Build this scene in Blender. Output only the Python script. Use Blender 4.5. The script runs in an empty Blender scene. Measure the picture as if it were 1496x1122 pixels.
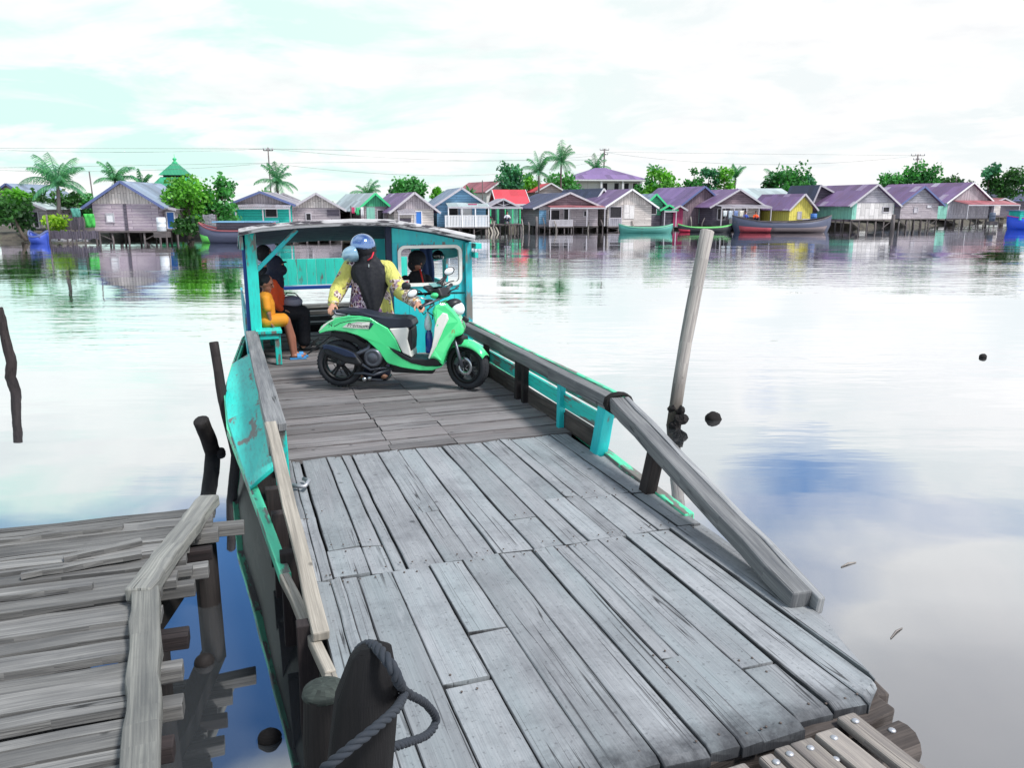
import bpy, bmesh, math, random
from mathutils import Vector, Matrix, noise
sc = bpy.context.scene
COL = sc.collection
R = math.radians
rnd = random.Random(7)

# ------------------------------------------------------------------ camera
F = 1150.0; CXP = 748.0; CYP = 561.0          # focal length and centre, in pixels of a 1496 x 1122 picture
PITCH = math.atan((561 - 298) / F)
HW = 2.5                                       # eye height above the river
cam = bpy.data.cameras.new('camera'); cam.sensor_width = 36; cam.lens = 36 * F / 1496
cam.clip_start = 0.05; cam.clip_end = 6000
camo = bpy.data.objects.new('camera', cam); COL.objects.link(camo)
camo.location = (0, 0, HW); camo.rotation_euler = (R(90) - PITCH, 0, 0)
sc.camera = camo

# ------------------------------------------------------------------ light
SUN_EL, SUN_AZ = R(56), R(122)                 # azimuth from +Y towards +X
sun = bpy.data.lights.new('sun', 'SUN'); sun.energy = 2.2; sun.angle = R(11); sun.color = (1.0, 0.96, 0.9)
suno = bpy.data.objects.new('sun', sun); COL.objects.link(suno)
suno.rotation_euler = (R(90) - SUN_EL, 0, math.pi - SUN_AZ)
suno.location = (0, 0, 60)
sc.view_settings.view_transform = 'Standard'; sc.view_settings.look = 'None'
sc.view_settings.exposure = 1.0; sc.view_settings.gamma = 1

w = bpy.data.worlds.new('World'); sc.world = w; w.use_nodes = True
nt = w.node_tree; nt.nodes.clear()
def N(t, kind, **kw):
    n = t.nodes.new(kind)
    for k, v in kw.items(): setattr(n, k, v)
    return n
def L(t, a, b): t.links.new(a, b)
def setin(n, d):
    for k, v in d.items(): n.inputs[k].default_value = v
def math_node(t, op, a, b=None, clamp=False):
    n = N(t, 'ShaderNodeMath', operation=op); n.use_clamp = clamp
    for i, v in enumerate((a, b)):
        if v is None: continue
        if isinstance(v, (int, float)): n.inputs[i].default_value = v
        else: L(t, v, n.inputs[i])
    return n.outputs[0]
def ramp(t, fac, stops, interp='LINEAR'):
    n = N(t, 'ShaderNodeValToRGB'); cr = n.color_ramp; cr.interpolation = interp
    while len(cr.elements) < len(stops): cr.elements.new(0.5)
    for e, (p, c) in zip(cr.elements, stops):
        e.position = p; e.color = (c, c, c, 1) if isinstance(c, (int, float)) else (*c, 1)
    L(t, fac, n.inputs[0]); return n.outputs[0]
def mixc(t, f, a, b, blend='MIX'):
    n = N(t, 'ShaderNodeMix', data_type='RGBA', blend_type=blend)
    for i, v in ((0, f), (6, a), (7, b)):
        if isinstance(v, (int, float)): n.inputs[i].default_value = v
        elif isinstance(v, tuple): n.inputs[i].default_value = (*v, 1)
        else: L(t, v, n.inputs[i])
    return n.outputs[2]

sky = N(nt, 'ShaderNodeTexSky', sky_type='NISHITA', sun_disc=False, sun_elevation=SUN_EL, sun_rotation=SUN_AZ)
sky.air_density = 1.0; sky.dust_density = 0.6; sky.ozone_density = 3.0
tc = N(nt, 'ShaderNodeTexCoord'); sep = N(nt, 'ShaderNodeSeparateXYZ'); L(nt, tc.outputs['Generated'], sep.inputs[0])
zz = math_node(nt, 'ADD', math_node(nt, 'MAXIMUM', sep.outputs[2], 0.0), 0.16)
px_ = math_node(nt, 'DIVIDE', sep.outputs[0], zz); py_ = math_node(nt, 'DIVIDE', sep.outputs[1], zz)
cmb = N(nt, 'ShaderNodeCombineXYZ'); L(nt, px_, cmb.inputs[0]); L(nt, py_, cmb.inputs[1])
mp = N(nt, 'ShaderNodeMapping'); L(nt, cmb.outputs[0], mp.inputs[0]); mp.inputs['Location'].default_value = (3.1, 1.7, 0)
n1 = N(nt, 'ShaderNodeTexNoise'); setin(n1, {'Scale': 0.85, 'Detail': 9, 'Roughness': 0.55, 'Distortion': 0.35}); L(nt, mp.outputs[0], n1.inputs[0])
n2 = N(nt, 'ShaderNodeTexNoise'); setin(n2, {'Scale': 2.3, 'Detail': 8, 'Roughness': 0.6}); L(nt, mp.outputs[0], n2.inputs[0])
# low haze band: the sky whitens towards the horizon
haz = ramp(nt, sep.outputs[2], [(0.0, 0.40), (0.22, 0.22), (0.42, 0.04), (0.6, 0.0)])
cov = math_node(nt, 'ADD', n1.outputs[0], haz)
def opening(az, el, inner, outer, k):           # a gap in the clouds in a given direction
    d_ = N(nt, 'ShaderNodeVectorMath', operation='DOT_PRODUCT'); L(nt, tc.outputs['Generated'], d_.inputs[0])
    d_.inputs[1].default_value = (math.sin(R(az)) * math.cos(R(el)), math.cos(R(az)) * math.cos(R(el)), math.sin(R(el)))
    m_ = N(nt, 'ShaderNodeMapRange', interpolation_type='SMOOTHSTEP'); L(nt, d_.outputs['Value'], m_.inputs[0])
    m_.inputs[1].default_value = math.cos(R(outer)); m_.inputs[2].default_value = math.cos(R(inner)); m_.inputs[3].default_value = 0.0; m_.inputs[4].default_value = k
    return m_.outputs[0]
for o_ in ((-18, 28, 2, 11, 0.30), (28, 23, 0, 26, 0.02), (21, 15, 0, 9, 0.10), (-33, 19, 2, 14, 0.15)): cov = math_node(nt, 'SUBTRACT', cov, opening(*o_))
for o_ in ((-16, 33, 2, 8, 0.16), (37, 33, 3, 14, 0.25), (8, 14, 3, 14, 0.10), (-13, 15, 4, 10, 0.25)): cov = math_node(nt, 'ADD', cov, opening(*o_))
mask = ramp(nt, cov, [(0.40, 0.0), (0.60, 1.0)])
veil = N(nt, 'ShaderNodeMix', data_type='RGBA'); L(nt, ramp(nt, math_node(nt, 'ADD', sep.outputs[0], 0.5), [(0.12, 0.0), (0.72, 1.0)]), veil.inputs[0])
veil.inputs[6].default_value = (0.70, 0.97, 0.90, 1); veil.inputs[7].default_value = (0.86, 0.91, 0.92, 1)
n3 = N(nt, 'ShaderNodeTexNoise'); setin(n3, {'Scale': 1.25, 'Detail': 10, 'Roughness': 0.58, 'Distortion': 0.5}); L(nt, mp.outputs[0], n3.inputs[0])
puff = ramp(nt, n3.outputs[0], [(0.42, 0.0), (0.52, 0.75), (0.66, 1.0)])
grey = ramp(nt, n2.outputs[0], [(0.30, (0.87, 0.88, 0.90)), (0.55, (1.04, 1.03, 1.02))])
ccol = mixc(nt, puff, veil.outputs[2], grey)
dusk = opening(37, 35, 2, 14, 0.5)              # one heavier, greyer cloud to the upper right
ccol = mixc(nt, dusk, ccol, (0.52, 0.50, 0.54))
skyb = mixc(nt, 1.0, sky.outputs[0], (0.62, 1.0, 1.32), 'MULTIPLY')
b1 = N(nt, 'ShaderNodeBackground'); L(nt, skyb, b1.inputs[0]); b1.inputs[1].default_value = 0.06
b2 = N(nt, 'ShaderNodeBackground'); L(nt, ccol, b2.inputs[0]); b2.inputs[1].default_value = 0.53
ms = N(nt, 'ShaderNodeMixShader'); L(nt, mask, ms.inputs[0]); L(nt, b1.outputs[0], ms.inputs[1]); L(nt, b2.outputs[0], ms.inputs[2])
wo = N(nt, 'ShaderNodeOutputWorld'); L(nt, ms.outputs[0], wo.inputs[0])

# ------------------------------------------------------------------ measuring: a sight line met with a real surface
_c, _s = math.cos(PITCH), math.sin(PITCH)
def ray(px, py):
    a = (px - CXP) / F; b = (py - CYP) / F
    return Vector((a, _c - b * _s, -_s - b * _c))
def gp(px, py, z=0.0):
    d = ray(px, py); return Vector((0, 0, HW)) + d * ((z - HW) / d.z)
def zat(px, py, y):
    d = ray(px, py); return HW + d.z * y / d.y
def xat(px, py, y):
    d = ray(px, py); return d.x * y / d.y
YAW = R(19.5); DECK = 0.6
def B(px, py, h=0.0):
    P = gp(px, py, DECK + h)
    return (P.x * math.cos(YAW) + P.y * math.sin(YAW), -P.x * math.sin(YAW) + P.y * math.cos(YAW), h)
def Bw(u, v, h=0.0):                           # ferry coordinates to the world
    return Vector((u * math.cos(YAW) - v * math.sin(YAW), u * math.sin(YAW) + v * math.cos(YAW), DECK + h))

# ------------------------------------------------------------------ mesh helpers
def srgb(r, g, b):
    f = lambda c: (c / 255 / 12.92) if c / 255 <= 0.04045 else ((c / 255 + 0.055) / 1.055) ** 2.4
    return (f(r), f(g), f(b))

class MB:
    def __init__(self):
        self.bm = bmesh.new(); self.uv = self.bm.loops.layers.uv.new('UVMap'); self.tn = self.bm.loops.layers.float_color.new('tone')
    def add(self, verts, faces, tone=None, along=None, smooth=False, off=None, edge=None):
        vs = [self.bm.verts.new(v) for v in verts]
        t = rnd.random() if tone is None else tone
        ox, oy = off if off else (rnd.uniform(0, 50), rnd.uniform(0, 50))
        for f in faces:
            try: fc = self.bm.faces.new([vs[i] for i in f])
            except ValueError: continue
            fc.smooth = smooth
            fc.normal_update(); n = fc.normal
            a = Vector(along).normalized() if along is not None else Vector((1, 0, 0))
            if abs(n.dot(a)) > 0.9: a = Vector((0, 0, 1)) if abs(n.z) < 0.7 else Vector((0, 1, 0))
            b = n.cross(a); b.normalize(); a = b.cross(n)
            for l in fc.loops:
                p = l.vert.co; l[self.uv].uv = (p.dot(a) + ox, p.dot(b) + oy); l[self.tn] = (t, edge(p) if edge else 0.0, 0.0, 1)
        return vs
    def box(self, c, s, rz=0.0, M=None, tone=None, along=None):
        hx, hy, hz = s[0] / 2, s[1] / 2, s[2] / 2
        m = M if M is not None else Matrix.Rotation(rz, 3, 'Z')
        c = Vector(c)
        v = [c + m @ Vector((x * hx, y * hy, z * hz)) for z in (-1, 1) for (x, y) in ((-1, -1), (1, -1), (1, 1), (-1, 1))]
        if along is None:
            k = max(range(3), key=lambda i: s[i]); e = [0, 0, 0]; e[k] = 1; along = m @ Vector(e)
        self.add(v, [(3, 2, 1, 0), (4, 5, 6, 7), (0, 1, 5, 4), (1, 2, 6, 5), (2, 3, 7, 6), (3, 0, 4, 7)], tone, along)
    def beam(self, p0, p1, w, h, up=(0, 0, 1), n=1, jit=0.0, tone=None, w1=None, h1=None, droop=0.0):
        p0 = Vector(p0); p1 = Vector(p1); d = (p1 - p0); ln = d.length; d.normalize()
        upv = Vector(up); s = d.cross(upv); s.normalize(); u = s.cross(d)
        w1 = w if w1 is None else w1; h1 = h if h1 is None else h1
        vs = []
        for i in range(n + 1):
            t = i / n; ww = w + (w1 - w) * t; hh = h + (h1 - h) * t
            j = lambda: rnd.uniform(-jit, jit)
            o = p0 + d * (ln * t) + u * (j() - droop * 4 * t * (1 - t)) + s * j()
            for a, b in ((-1, -1), (1, -1), (1, 1), (-1, 1)):
                vs.append(o + s * (a * ww / 2 + j() * 0.6) + u * (b * hh / 2))
        fs = [(0, 1, 2, 3), tuple(n * 4 + k for k in (3, 2, 1, 0))]
        for i in range(n):
            for k in range(4):
                k2 = (k + 1) % 4; fs.append((i * 4 + k, (i + 1) * 4 + k, (i + 1) * 4 + k2, i * 4 + k2))
        self.add(vs, fs, tone, d)
    def tube(self, pts, rad, n=8, tone=None, smooth=True, cap=True, sq=1.0, jit=0.0, ref=(0.02, 0.01, 1)):
        pts = [Vector(p) for p in pts]; m = len(pts)
        if isinstance(rad, (int, float)): rad = [rad] * m
        vs = []; fr = None
        for i, p in enumerate(pts):
            d = (pts[min(i + 1, m - 1)] - pts[max(i - 1, 0)]).normalized()
            if fr is None:
                r = Vector(ref)
                if abs(d.dot(r.normalized())) > 0.95: r = Vector((1, 0.05, 0))
                fr = d.cross(r).normalized()
            else: fr = (fr - d * fr.dot(d)).normalized()
            g = d.cross(fr)
            for k in range(n):
                a = 2 * math.pi * k / n; rr = rad[i] * (1 + rnd.uniform(-jit, jit))
                vs.append(p + fr * (math.cos(a) * rr) + g * (math.sin(a) * rr * sq))
        fs = []
        for i in range(m - 1):
            for k in range(n):
                k2 = (k + 1) % n; fs.append((i * n + k, i * n + k2, (i + 1) * n + k2, (i + 1) * n + k))
        if cap: fs.append(tuple(range(n - 1, -1, -1))); fs.append(tuple((m - 1) * n + k for k in range(n)))
        self.add(vs, fs, tone, (pts[-1] - pts[0]) if (pts[-1] - pts[0]).length > 1e-6 else None, smooth)
    def prism(self, poly, y0, y1, f=None, tone=None, along=None):
        # poly: outline in (x, z); extruded from y0 to y1; f maps (x, y, z) to a point
        f = f or (lambda x, y, z: (x, y, z)); n = len(poly)
        vs = [f(x, y0, z) for x, z in poly] + [f(x, y1, z) for x, z in poly]
        fs = [tuple(range(n)), tuple(range(2 * n - 1, n - 1, -1))] + [(i, n + i, n + (i + 1) % n, (i + 1) % n) for i in range(n)]
        self.add(vs, fs, tone, along)
    def ball(self, c, r, M=None, nu=16, nv=10, tone=None, t0=0.0, t1=math.pi, smooth=True):
        c = Vector(c); r = (r, r, r) if isinstance(r, (int, float)) else r; m = M or Matrix.Identity(3)
        vs = []; fs = []
        for i in range(nv + 1):
            th = t0 + (t1 - t0) * i / nv
            for k in range(nu):
                a = 2 * math.pi * k / nu
                vs.append(c + m @ Vector((r[0] * math.sin(th) * math.cos(a), r[1] * math.sin(th) * math.sin(a), r[2] * math.cos(th))))
        for i in range(nv):
            for k in range(nu):
                k2 = (k + 1) % nu; fs.append((i * nu + k, (i + 1) * nu + k, (i + 1) * nu + k2, i * nu + k2))
        self.add(vs, fs, tone, None, smooth)
    def lathe(self, prof, M=None, c=(0, 0, 0), n=24, tone=None, smooth=True):
        # prof: (radius, height) along local Z
        c = Vector(c); m = M or Matrix.Identity(3); vs = []; fs = []
        for r_, h_ in prof:
            for k in range(n):
                a = 2 * math.pi * k / n; vs.append(c + m @ Vector((r_ * math.cos(a), r_ * math.sin(a), h_)))
        for i in range(len(prof) - 1):
            for k in range(n):
                k2 = (k + 1) % n; fs.append((i * n + k, i * n + k2, (i + 1) * n + k2, (i + 1) * n + k))
        self.add(vs, fs, tone, None, smooth)
    def grid(self, rows, tone=None, along=None, smooth=True, close=False):
        m = len(rows); n = len(rows[0]); vs = [p for r_ in rows for p in r_]; fs = []
        for i in range(m - 1):
            for k in range(n if close else n - 1):
                k2 = (k + 1) % n; fs.append((i * n + k, i * n + k2, (i + 1) * n + k2, (i + 1) * n + k))
        self.add(vs, fs, tone, along, smooth)
    def build(self, name, mat, parent=None, bevel=0.0, seg=2, weld=True, angle=35, subd=0, solid=0.0):
        if weld: bmesh.ops.remove_doubles(self.bm, verts=self.bm.verts, dist=1e-5)
        bmesh.ops.recalc_face_normals(self.bm, faces=self.bm.faces)
        me = bpy.data.meshes.new(name); self.bm.to_mesh(me); self.bm.free()
        o = bpy.data.objects.new(name, me); COL.objects.link(o)
        if mat: me.materials.append(mat)
        if parent: o.parent = parent
        if solid:
            md = o.modifiers.new('solid', 'SOLIDIFY'); md.thickness = solid; md.offset = 0
        if bevel:
            md = o.modifiers.new('bevel', 'BEVEL'); md.width = bevel; md.segments = seg; md.limit_method = 'ANGLE'; md.angle_limit = R(angle); md.harden_normals = False
        if subd:
            md = o.modifiers.new('sub', 'SUBSURF'); md.levels = subd; md.render_levels = subd
        return o

def tag(o, label=None, cat=None, group=None, kind=None):
    if label: o['label'] = label
    if cat: o['category'] = cat
    if group: o['group'] = group
    if kind: o['kind'] = kind
    return o
def thing(name, label, cat, loc=(0, 0, 0), rz=0.0, group=None):
    o = bpy.data.objects.new(name, None); COL.objects.link(o); o.empty_display_size = 0.2
    o.location = loc; o.rotation_euler = (0, 0, rz); return tag(o, label, cat, group)

# ------------------------------------------------------------------ materials
def newmat(name):
    m = bpy.data.materials.new(name); m.use_nodes = True; t = m.node_tree; t.nodes.clear()
    p = N(t, 'ShaderNodeBsdfPrincipled'); o = N(t, 'ShaderNodeOutputMaterial'); L(t, p.outputs[0], o.inputs[0])
    return m, t, p
def tonefac(t, lo, hi):
    a = N(t, 'ShaderNodeAttribute', attribute_name='tone'); s = N(t, 'ShaderNodeSeparateColor'); L(t, a.outputs['Color'], s.inputs[0])
    return ramp(t, s.outputs[0], [(0.0, lo), (1.0, hi)])
def edgefac(t):
    a = N(t, 'ShaderNodeAttribute', attribute_name='tone'); s = N(t, 'ShaderNodeSeparateColor'); L(t, a.outputs['Color'], s.inputs[0]); return s.outputs[1]
def noise_uv(t, scale, detail=5, rough=0.55, src='UV', sc_=1.0, dist=0.0):
    c = N(t, 'ShaderNodeTexCoord'); m = N(t, 'ShaderNodeMapping'); L(t, c.outputs[src], m.inputs[0]); m.inputs['Scale'].default_value = scale
    n = N(t, 'ShaderNodeTexNoise'); setin(n, {'Scale': sc_, 'Detail': detail, 'Roughness': rough, 'Distortion': dist}); L(t, m.outputs[0], n.inputs[0])
    return n.outputs[0]
def bump(t, p, h, strength=0.3, dist=0.01):
    b = N(t, 'ShaderNodeBump'); setin(b, {'Strength': strength, 'Distance': dist}); L(t, h, b.inputs['Height']); L(t, b.outputs[0], p.inputs['Normal'])
def wood(name, col, dark, rough=0.8, lo=0.72, hi=1.15, stain=0.35, spots=True, tint=None, grain=0.75, endwear=False, fineamt=0.45, wetz=None, splits=False):
    m, t, p = newmat(name)
    g = noise_uv(t, (1.1, 22, 1), 7, 0.62, dist=0.6)
    fine = noise_uv(t, (2.5, 130, 1), 4, 0.6)
    blot = noise_uv(t, (1.0, 1.6, 1.0), 5, 0.6)
    crack = ramp(t, noise_uv(t, (0.55, 48, 1), 3, 0.5, dist=0.3), [(0.30, 1.0), (0.335, 0.0)])
    f = ramp(t, g, [(0.28, 1.0 - grain), (0.60, 1.0)])
    c = mixc(t, f, dark, col)
    c = mixc(t, math_node(t, 'MULTIPLY', ramp(t, fine, [(0.35, 1.0), (0.6, 0.0)]), fineamt), c, dark)
    c = mixc(t, math_node(t, 'MULTIPLY', ramp(t, blot, [(0.42, 0.0), (0.70, 1.0)]), stain), c, dark)
    if tint: c = mixc(t, math_node(t, 'MULTIPLY', ramp(t, noise_uv(t, (0.5, 3.0, 1), 4), [(0.45, 0.0), (0.65, 1.0)]), 0.5), c, tint)
    c = mixc(t, 1.0, c, tonefac(t, lo, hi), 'MULTIPLY')
    c = mixc(t, math_node(t, 'MULTIPLY', crack, 0.8), c, tuple(x * 0.25 for x in dark))
    if spots:
        vc = N(t, 'ShaderNodeTexVoronoi'); tcn = N(t, 'ShaderNodeTexCoord'); L(t, tcn.outputs['UV'], vc.inputs[0]); vc.inputs['Scale'].default_value = 5.5; vc.inputs['Randomness'].default_value = 1
        big = ramp(t, noise_uv(t, (1.3, 1.3, 1), 2), [(0.52, 0.0), (0.60, 1.0)])
        sp = math_node(t, 'MULTIPLY', ramp(t, vc.outputs['Distance'], [(0.06, 1.0), (0.13, 0.0)]), big)
        c = mixc(t, math_node(t, 'MULTIPLY', sp, 0.7), c, tuple(x * 0.4 for x in dark))
    if endwear:                                # foot grime in blotches, fine specks, pale scuffs
        c = mixc(t, math_node(t, 'MULTIPLY', ramp(t, noise_uv(t, (2.6, 2.6, 2.6), 9, 0.74, 'Object'), [(0.48, 0.0), (0.68, 1.0)]), 0.38), c, tuple(x * 0.8 for x in dark))
        c = mixc(t, math_node(t, 'MULTIPLY', ramp(t, noise_uv(t, (48, 48, 48), 3, 0.6, 'Object'), [(0.60, 0.0), (0.70, 1.0)]), 0.45), c, tuple(x * 0.5 for x in dark))
        c = mixc(t, math_node(t, 'MULTIPLY', ramp(t, noise_uv(t, (1.6, 9, 1), 7, 0.72), [(0.58, 0.0), (0.70, 1.0)]), 0.30), c, tuple(min(1, x * 1.35) for x in col))
    if endwear or splits:                      # long thin wandering splits along the grain
        iso = noise_uv(t, (0.30, 15, 1), 2, 0.45, dist=0.2)
        ln_ = ramp(t, math_node(t, 'ABSOLUTE', math_node(t, 'SUBTRACT', iso, 0.5)), [(0.003, 1.0), (0.009, 0.0)])
        where = ramp(t, noise_uv(t, (0.9, 2.4, 1), 3), [(0.50, 0.0), (0.58, 1.0)])
        split = math_node(t, 'MULTIPLY', ln_, where)
        c = mixc(t, math_node(t, 'MULTIPLY', split, 0.85), c, tuple(x * 0.12 for x in dark))
    if endwear:                                # grime and dark seam shade painted along the board edges
        c = mixc(t, math_node(t, 'MULTIPLY', ramp(t, math_node(t, 'ADD', edgefac(t), math_node(t, 'MULTIPLY', math_node(t, 'SUBTRACT', noise_uv(t, (3, 12, 1), 4, 0.6), 0.5), 0.55)), [(0.74, 0.0), (1.02, 1.0)]), 0.9), c, tuple(x * 0.22 for x in dark))
    if endwear:                                # dark tread wear and rot along the bow edge
        ob = N(t, 'ShaderNodeTexCoord'); so = N(t, 'ShaderNodeSeparateXYZ'); L(t, ob.outputs['Object'], so.inputs[0])
        yy = math_node(t, 'ADD', so.outputs[1], math_node(t, 'MULTIPLY', noise_uv(t, (9, 9, 9), 5, 0.7, 'Object'), -0.36))
        c = mixc(t, math_node(t, 'MULTIPLY', ramp(t, math_node(t, 'SUBTRACT', yy, 1.87), [(0.0, 1.0), (0.20, 0.0)]), 0.92), c, tuple(x * 0.5 for x in dark))
    if wetz:                                   # soaked and slimy near the waterline
        ob = N(t, 'ShaderNodeTexCoord'); so = N(t, 'ShaderNodeSeparateXYZ'); L(t, ob.outputs['Object'], so.inputs[0])
        c = mixc(t, ramp(t, math_node(t, 'ADD', so.outputs[2], math_node(t, 'MULTIPLY', blot, 0.3)), [(wetz * 0.35, 0.92), (wetz, 0.0)]), c, srgb(66, 58, 48))
    L(t, c, p.inputs['Base Color'])
    L(t, ramp(t, blot, [(0.3, rough - 0.15), (0.7, min(1, rough + 0.1))]), p.inputs['Roughness'])
    h = math_node(t, 'SUBTRACT', math_node(t, 'ADD', fine, math_node(t, 'MULTIPLY', g, 1.5)), math_node(t, 'MULTIPLY', crack, 2.0))
    bump(t, p, h, 0.45, 0.006)
    p.inputs['Specular IOR Level'].default_value = 0.3
    return m
def paint(name, col, under=(0.16, 0.15, 0.14), wear=0.35, rough=0.5, lo=0.85, hi=1.1, dirt=0.5, col2=None, scl=1.0):
    m, t, p = newmat(name)
    n = noise_uv(t, (2.2 * scl, 11 * scl, 1), 8, 0.65)
    big = noise_uv(t, (0.9 * scl, 1.3 * scl, 1), 4, 0.6)
    s = math_node(t, 'ADD', math_node(t, 'MULTIPLY', n, 0.6), math_node(t, 'MULTIPLY', big, 0.4))
    f = ramp(t, s, [(wear - 0.015 + 0.05, 1.0), (wear + 0.065, 0.0)])
    c = mixc(t, ramp(t, big, [(0.35, 0.0), (0.65, 1.0)]), tuple(x * 0.82 for x in col), col2 or col)
    c = mixc(t, math_node(t, 'MULTIPLY', ramp(t, noise_uv(t, (5 * scl, 40 * scl, 1), 5, 0.7), [(0.48, 0.0), (0.75, 1.0)]), dirt), c, tuple(x * 0.45 + y * 0.2 for x, y in zip(col, under)))
    c = mixc(t, 1.0, c, tonefac(t, lo, hi), 'MULTIPLY')
    c = mixc(t, f, c, under)
    L(t, c, p.inputs['Base Color']); p.inputs['Roughness'].default_value = rough
    bump(t, p, math_node(t, 'SUBTRACT', n, f), 0.25, 0.004)
    return m
def plain(name, col, rough=0.5, metal=0.0, var=0.12, coat=0.0, scl=6.0, spec=0.5, tone=False):
    m, t, p = newmat(name)
    n = noise_uv(t, (scl, scl, scl), 5, 0.6, 'Object')
    c = mixc(t, n, tuple(x * (1 - var) for x in col), tuple(min(1, x * (1 + var)) for x in col))
    if tone: c = mixc(t, 1.0, c, tonefac(t, 0.6, 1.25), 'MULTIPLY')
    L(t, c, p.inputs['Base Color']); p.inputs['Metallic'].default_value = metal; p.inputs['Coat Weight'].default_value = coat
    p.inputs['Coat Roughness'].default_value = 0.06; p.inputs['Specular IOR Level'].default_value = spec
    L(t, ramp(t, n, [(0.3, max(0.02, rough * 0.8)), (0.7, min(1, rough * 1.2))]), p.inputs['Roughness'])
    return m
def siding(name, col, dark, row=0.2, lng=2.6, vertical=False, wear=0.4, under=None, rough=0.75):
    # boarded wall: long boards with dark joints, each board its own tone
    m, t, p = newmat(name)
    c0 = N(t, 'ShaderNodeTexCoord'); mp_ = N(t, 'ShaderNodeMapping'); L(t, c0.outputs['UV'], mp_.inputs[0])
    if vertical: mp_.inputs['Rotation'].default_value = (0, 0, R(90))
    br = N(t, 'ShaderNodeTexBrick'); L(t, mp_.outputs[0], br.inputs[0])
    setin(br, {'Scale': 1.0, 'Mortar Size': 0.012, 'Mortar Smooth': 0.3, 'Brick Width': lng, 'Row Height': row, 'Bias': 0.0})
    br.inputs['Color1'].default_value = (*[x * 0.72 for x in col], 1); br.inputs['Color2'].default_value = (*col, 1); br.inputs['Mortar'].default_value = (*[x * 0.3 for x in dark], 1)
    st = (1.0, 5.0, 1) if not vertical else (5.0, 1.0, 1)
    g = noise_uv(t, st, 8, 0.7)
    c = mixc(t, math_node(t, 'MULTIPLY', ramp(t, g, [(0.45, 0.0), (0.66, 1.0)]), wear), br.outputs['Color'], under or dark)
    fine = noise_uv(t, (4, 40, 1) if not vertical else (40, 4, 1), 4, 0.6)
    c = mixc(t, math_node(t, 'MULTIPLY', ramp(t, fine, [(0.4, 1.0), (0.62, 0.0)]), 0.3), c, dark)
    L(t, c, p.inputs['Base Color']); p.inputs['Roughness'].default_value = rough
    bump(t, p, math_node(t, 'SUBTRACT', fine, br.outputs['Fac']), 0.4, 0.02)
    return m
def corrugated(name, col, rust=(0.16, 0.07, 0.05), amt=0.35, rough=0.55, pale=None):
    m, t, p = newmat(name)
    c0 = N(t, 'ShaderNodeTexCoord'); sp = N(t, 'ShaderNodeSeparateXYZ'); L(t, c0.outputs['UV'], sp.inputs[0])
    w_ = N(t, 'ShaderNodeTexWave', wave_type='BANDS', bands_direction='X'); setin(w_, {'Scale': 2.2, 'Distortion': 0.0}); L(t, c0.outputs['UV'], w_.inputs[0])
    cell = N(t, 'ShaderNodeCombineXYZ')
    L(t, math_node(t, 'FLOOR', math_node(t, 'DIVIDE', sp.outputs[0], 0.85)), cell.inputs[0]); L(t, math_node(t, 'FLOOR', math_node(t, 'DIVIDE', sp.outputs[1], 1.9)), cell.inputs[1])
    wn = N(t, 'ShaderNodeTexWhiteNoise', noise_dimensions='2D'); L(t, cell.outputs[0], wn.inputs[0])
    c = mixc(t, wn.outputs['Value'], tuple(x * 0.68 for x in col), tuple(min(1, x * 1.25) for x in col))
    if pale: c = mixc(t, ramp(t, wn.outputs['Value'], [(0.86, 0.0), (0.9, 0.8)]), c, pale)
    st = noise_uv(t, (3.5, 0.7, 1), 6, 0.65)
    c = mixc(t, math_node(t, 'MULTIPLY', ramp(t, st, [(0.45, 0.0), (0.68, 1.0)]), amt), c, rust)
    c = mixc(t, math_node(t, 'MULTIPLY', w_.outputs['Fac'], 0.22), c, tuple(x * 0.4 for x in col))
    L(t, c, p.inputs['Base Color']); p.inputs['Roughness'].default_value = rough
    bump(t, p, w_.outputs['Fac'], 0.6, 0.03)
    return m
def leafmat(name, a, b):
    m, t, p = newmat(name)
    c = mixc(t, tonefac(t, 0.0, 1.0), a, b)
    L(t, c, p.inputs['Base Color']); p.inputs['Roughness'].default_value = 0.5
    tr = N(t, 'ShaderNodeBsdfTranslucent'); L(t, mixc(t, 1.0, c, (1.2, 1.5, 0.7), 'MULTIPLY'), tr.inputs[0])
    mx = N(t, 'ShaderNodeMixShader'); mx.inputs[0].default_value = 0.35
    o = [n for n in t.nodes if n.type == 'OUTPUT_MATERIAL'][0]
    L(t, p.outputs[0], mx.inputs[1]); L(t, tr.outputs[0], mx.inputs[2]); L(t, mx.outputs[0], o.inputs[0])
    return m

M = {}
M['deck'] = wood('deck wood', srgb(160, 163, 167), srgb(78, 80, 86), tint=srgb(142, 154, 158), lo=0.76, hi=1.06, grain=0.24, stain=0.34, endwear=True, fineamt=0.26)
M['crossdeck'] = wood('cross deck wood', srgb(146, 143, 144), srgb(60, 58, 62), tint=srgb(122, 114, 114), lo=0.66, hi=1.1, stain=0.5, grain=0.5, splits=True)
M['rail'] = wood('rail wood', srgb(160, 161, 162), srgb(76, 80, 88), lo=0.66, splits=True)
M['palewood'] = wood('pale bare wood', srgb(178, 171, 160), srgb(104, 100, 94))
M['jetty'] = wood('jetty wood', srgb(146, 145, 143), srgb(62, 63, 66), lo=0.55, hi=1.12, stain=0.5, splits=True)
M['beamwood'] = wood('jetty kerb wood', srgb(158, 158, 152), srgb(84, 86, 88))
M['dark'] = wood('dark wet wood', srgb(62, 54, 54), srgb(24, 23, 26), spots=False)
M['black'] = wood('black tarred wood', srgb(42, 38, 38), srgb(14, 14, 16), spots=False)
M['pole'] = wood('weathered pole wood', srgb(168, 160, 152), srgb(84, 80, 84))
M['wetpole'] = wood('weathered pole, wet foot', srgb(184, 178, 172), srgb(96, 92, 96), wetz=0.85)
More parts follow.
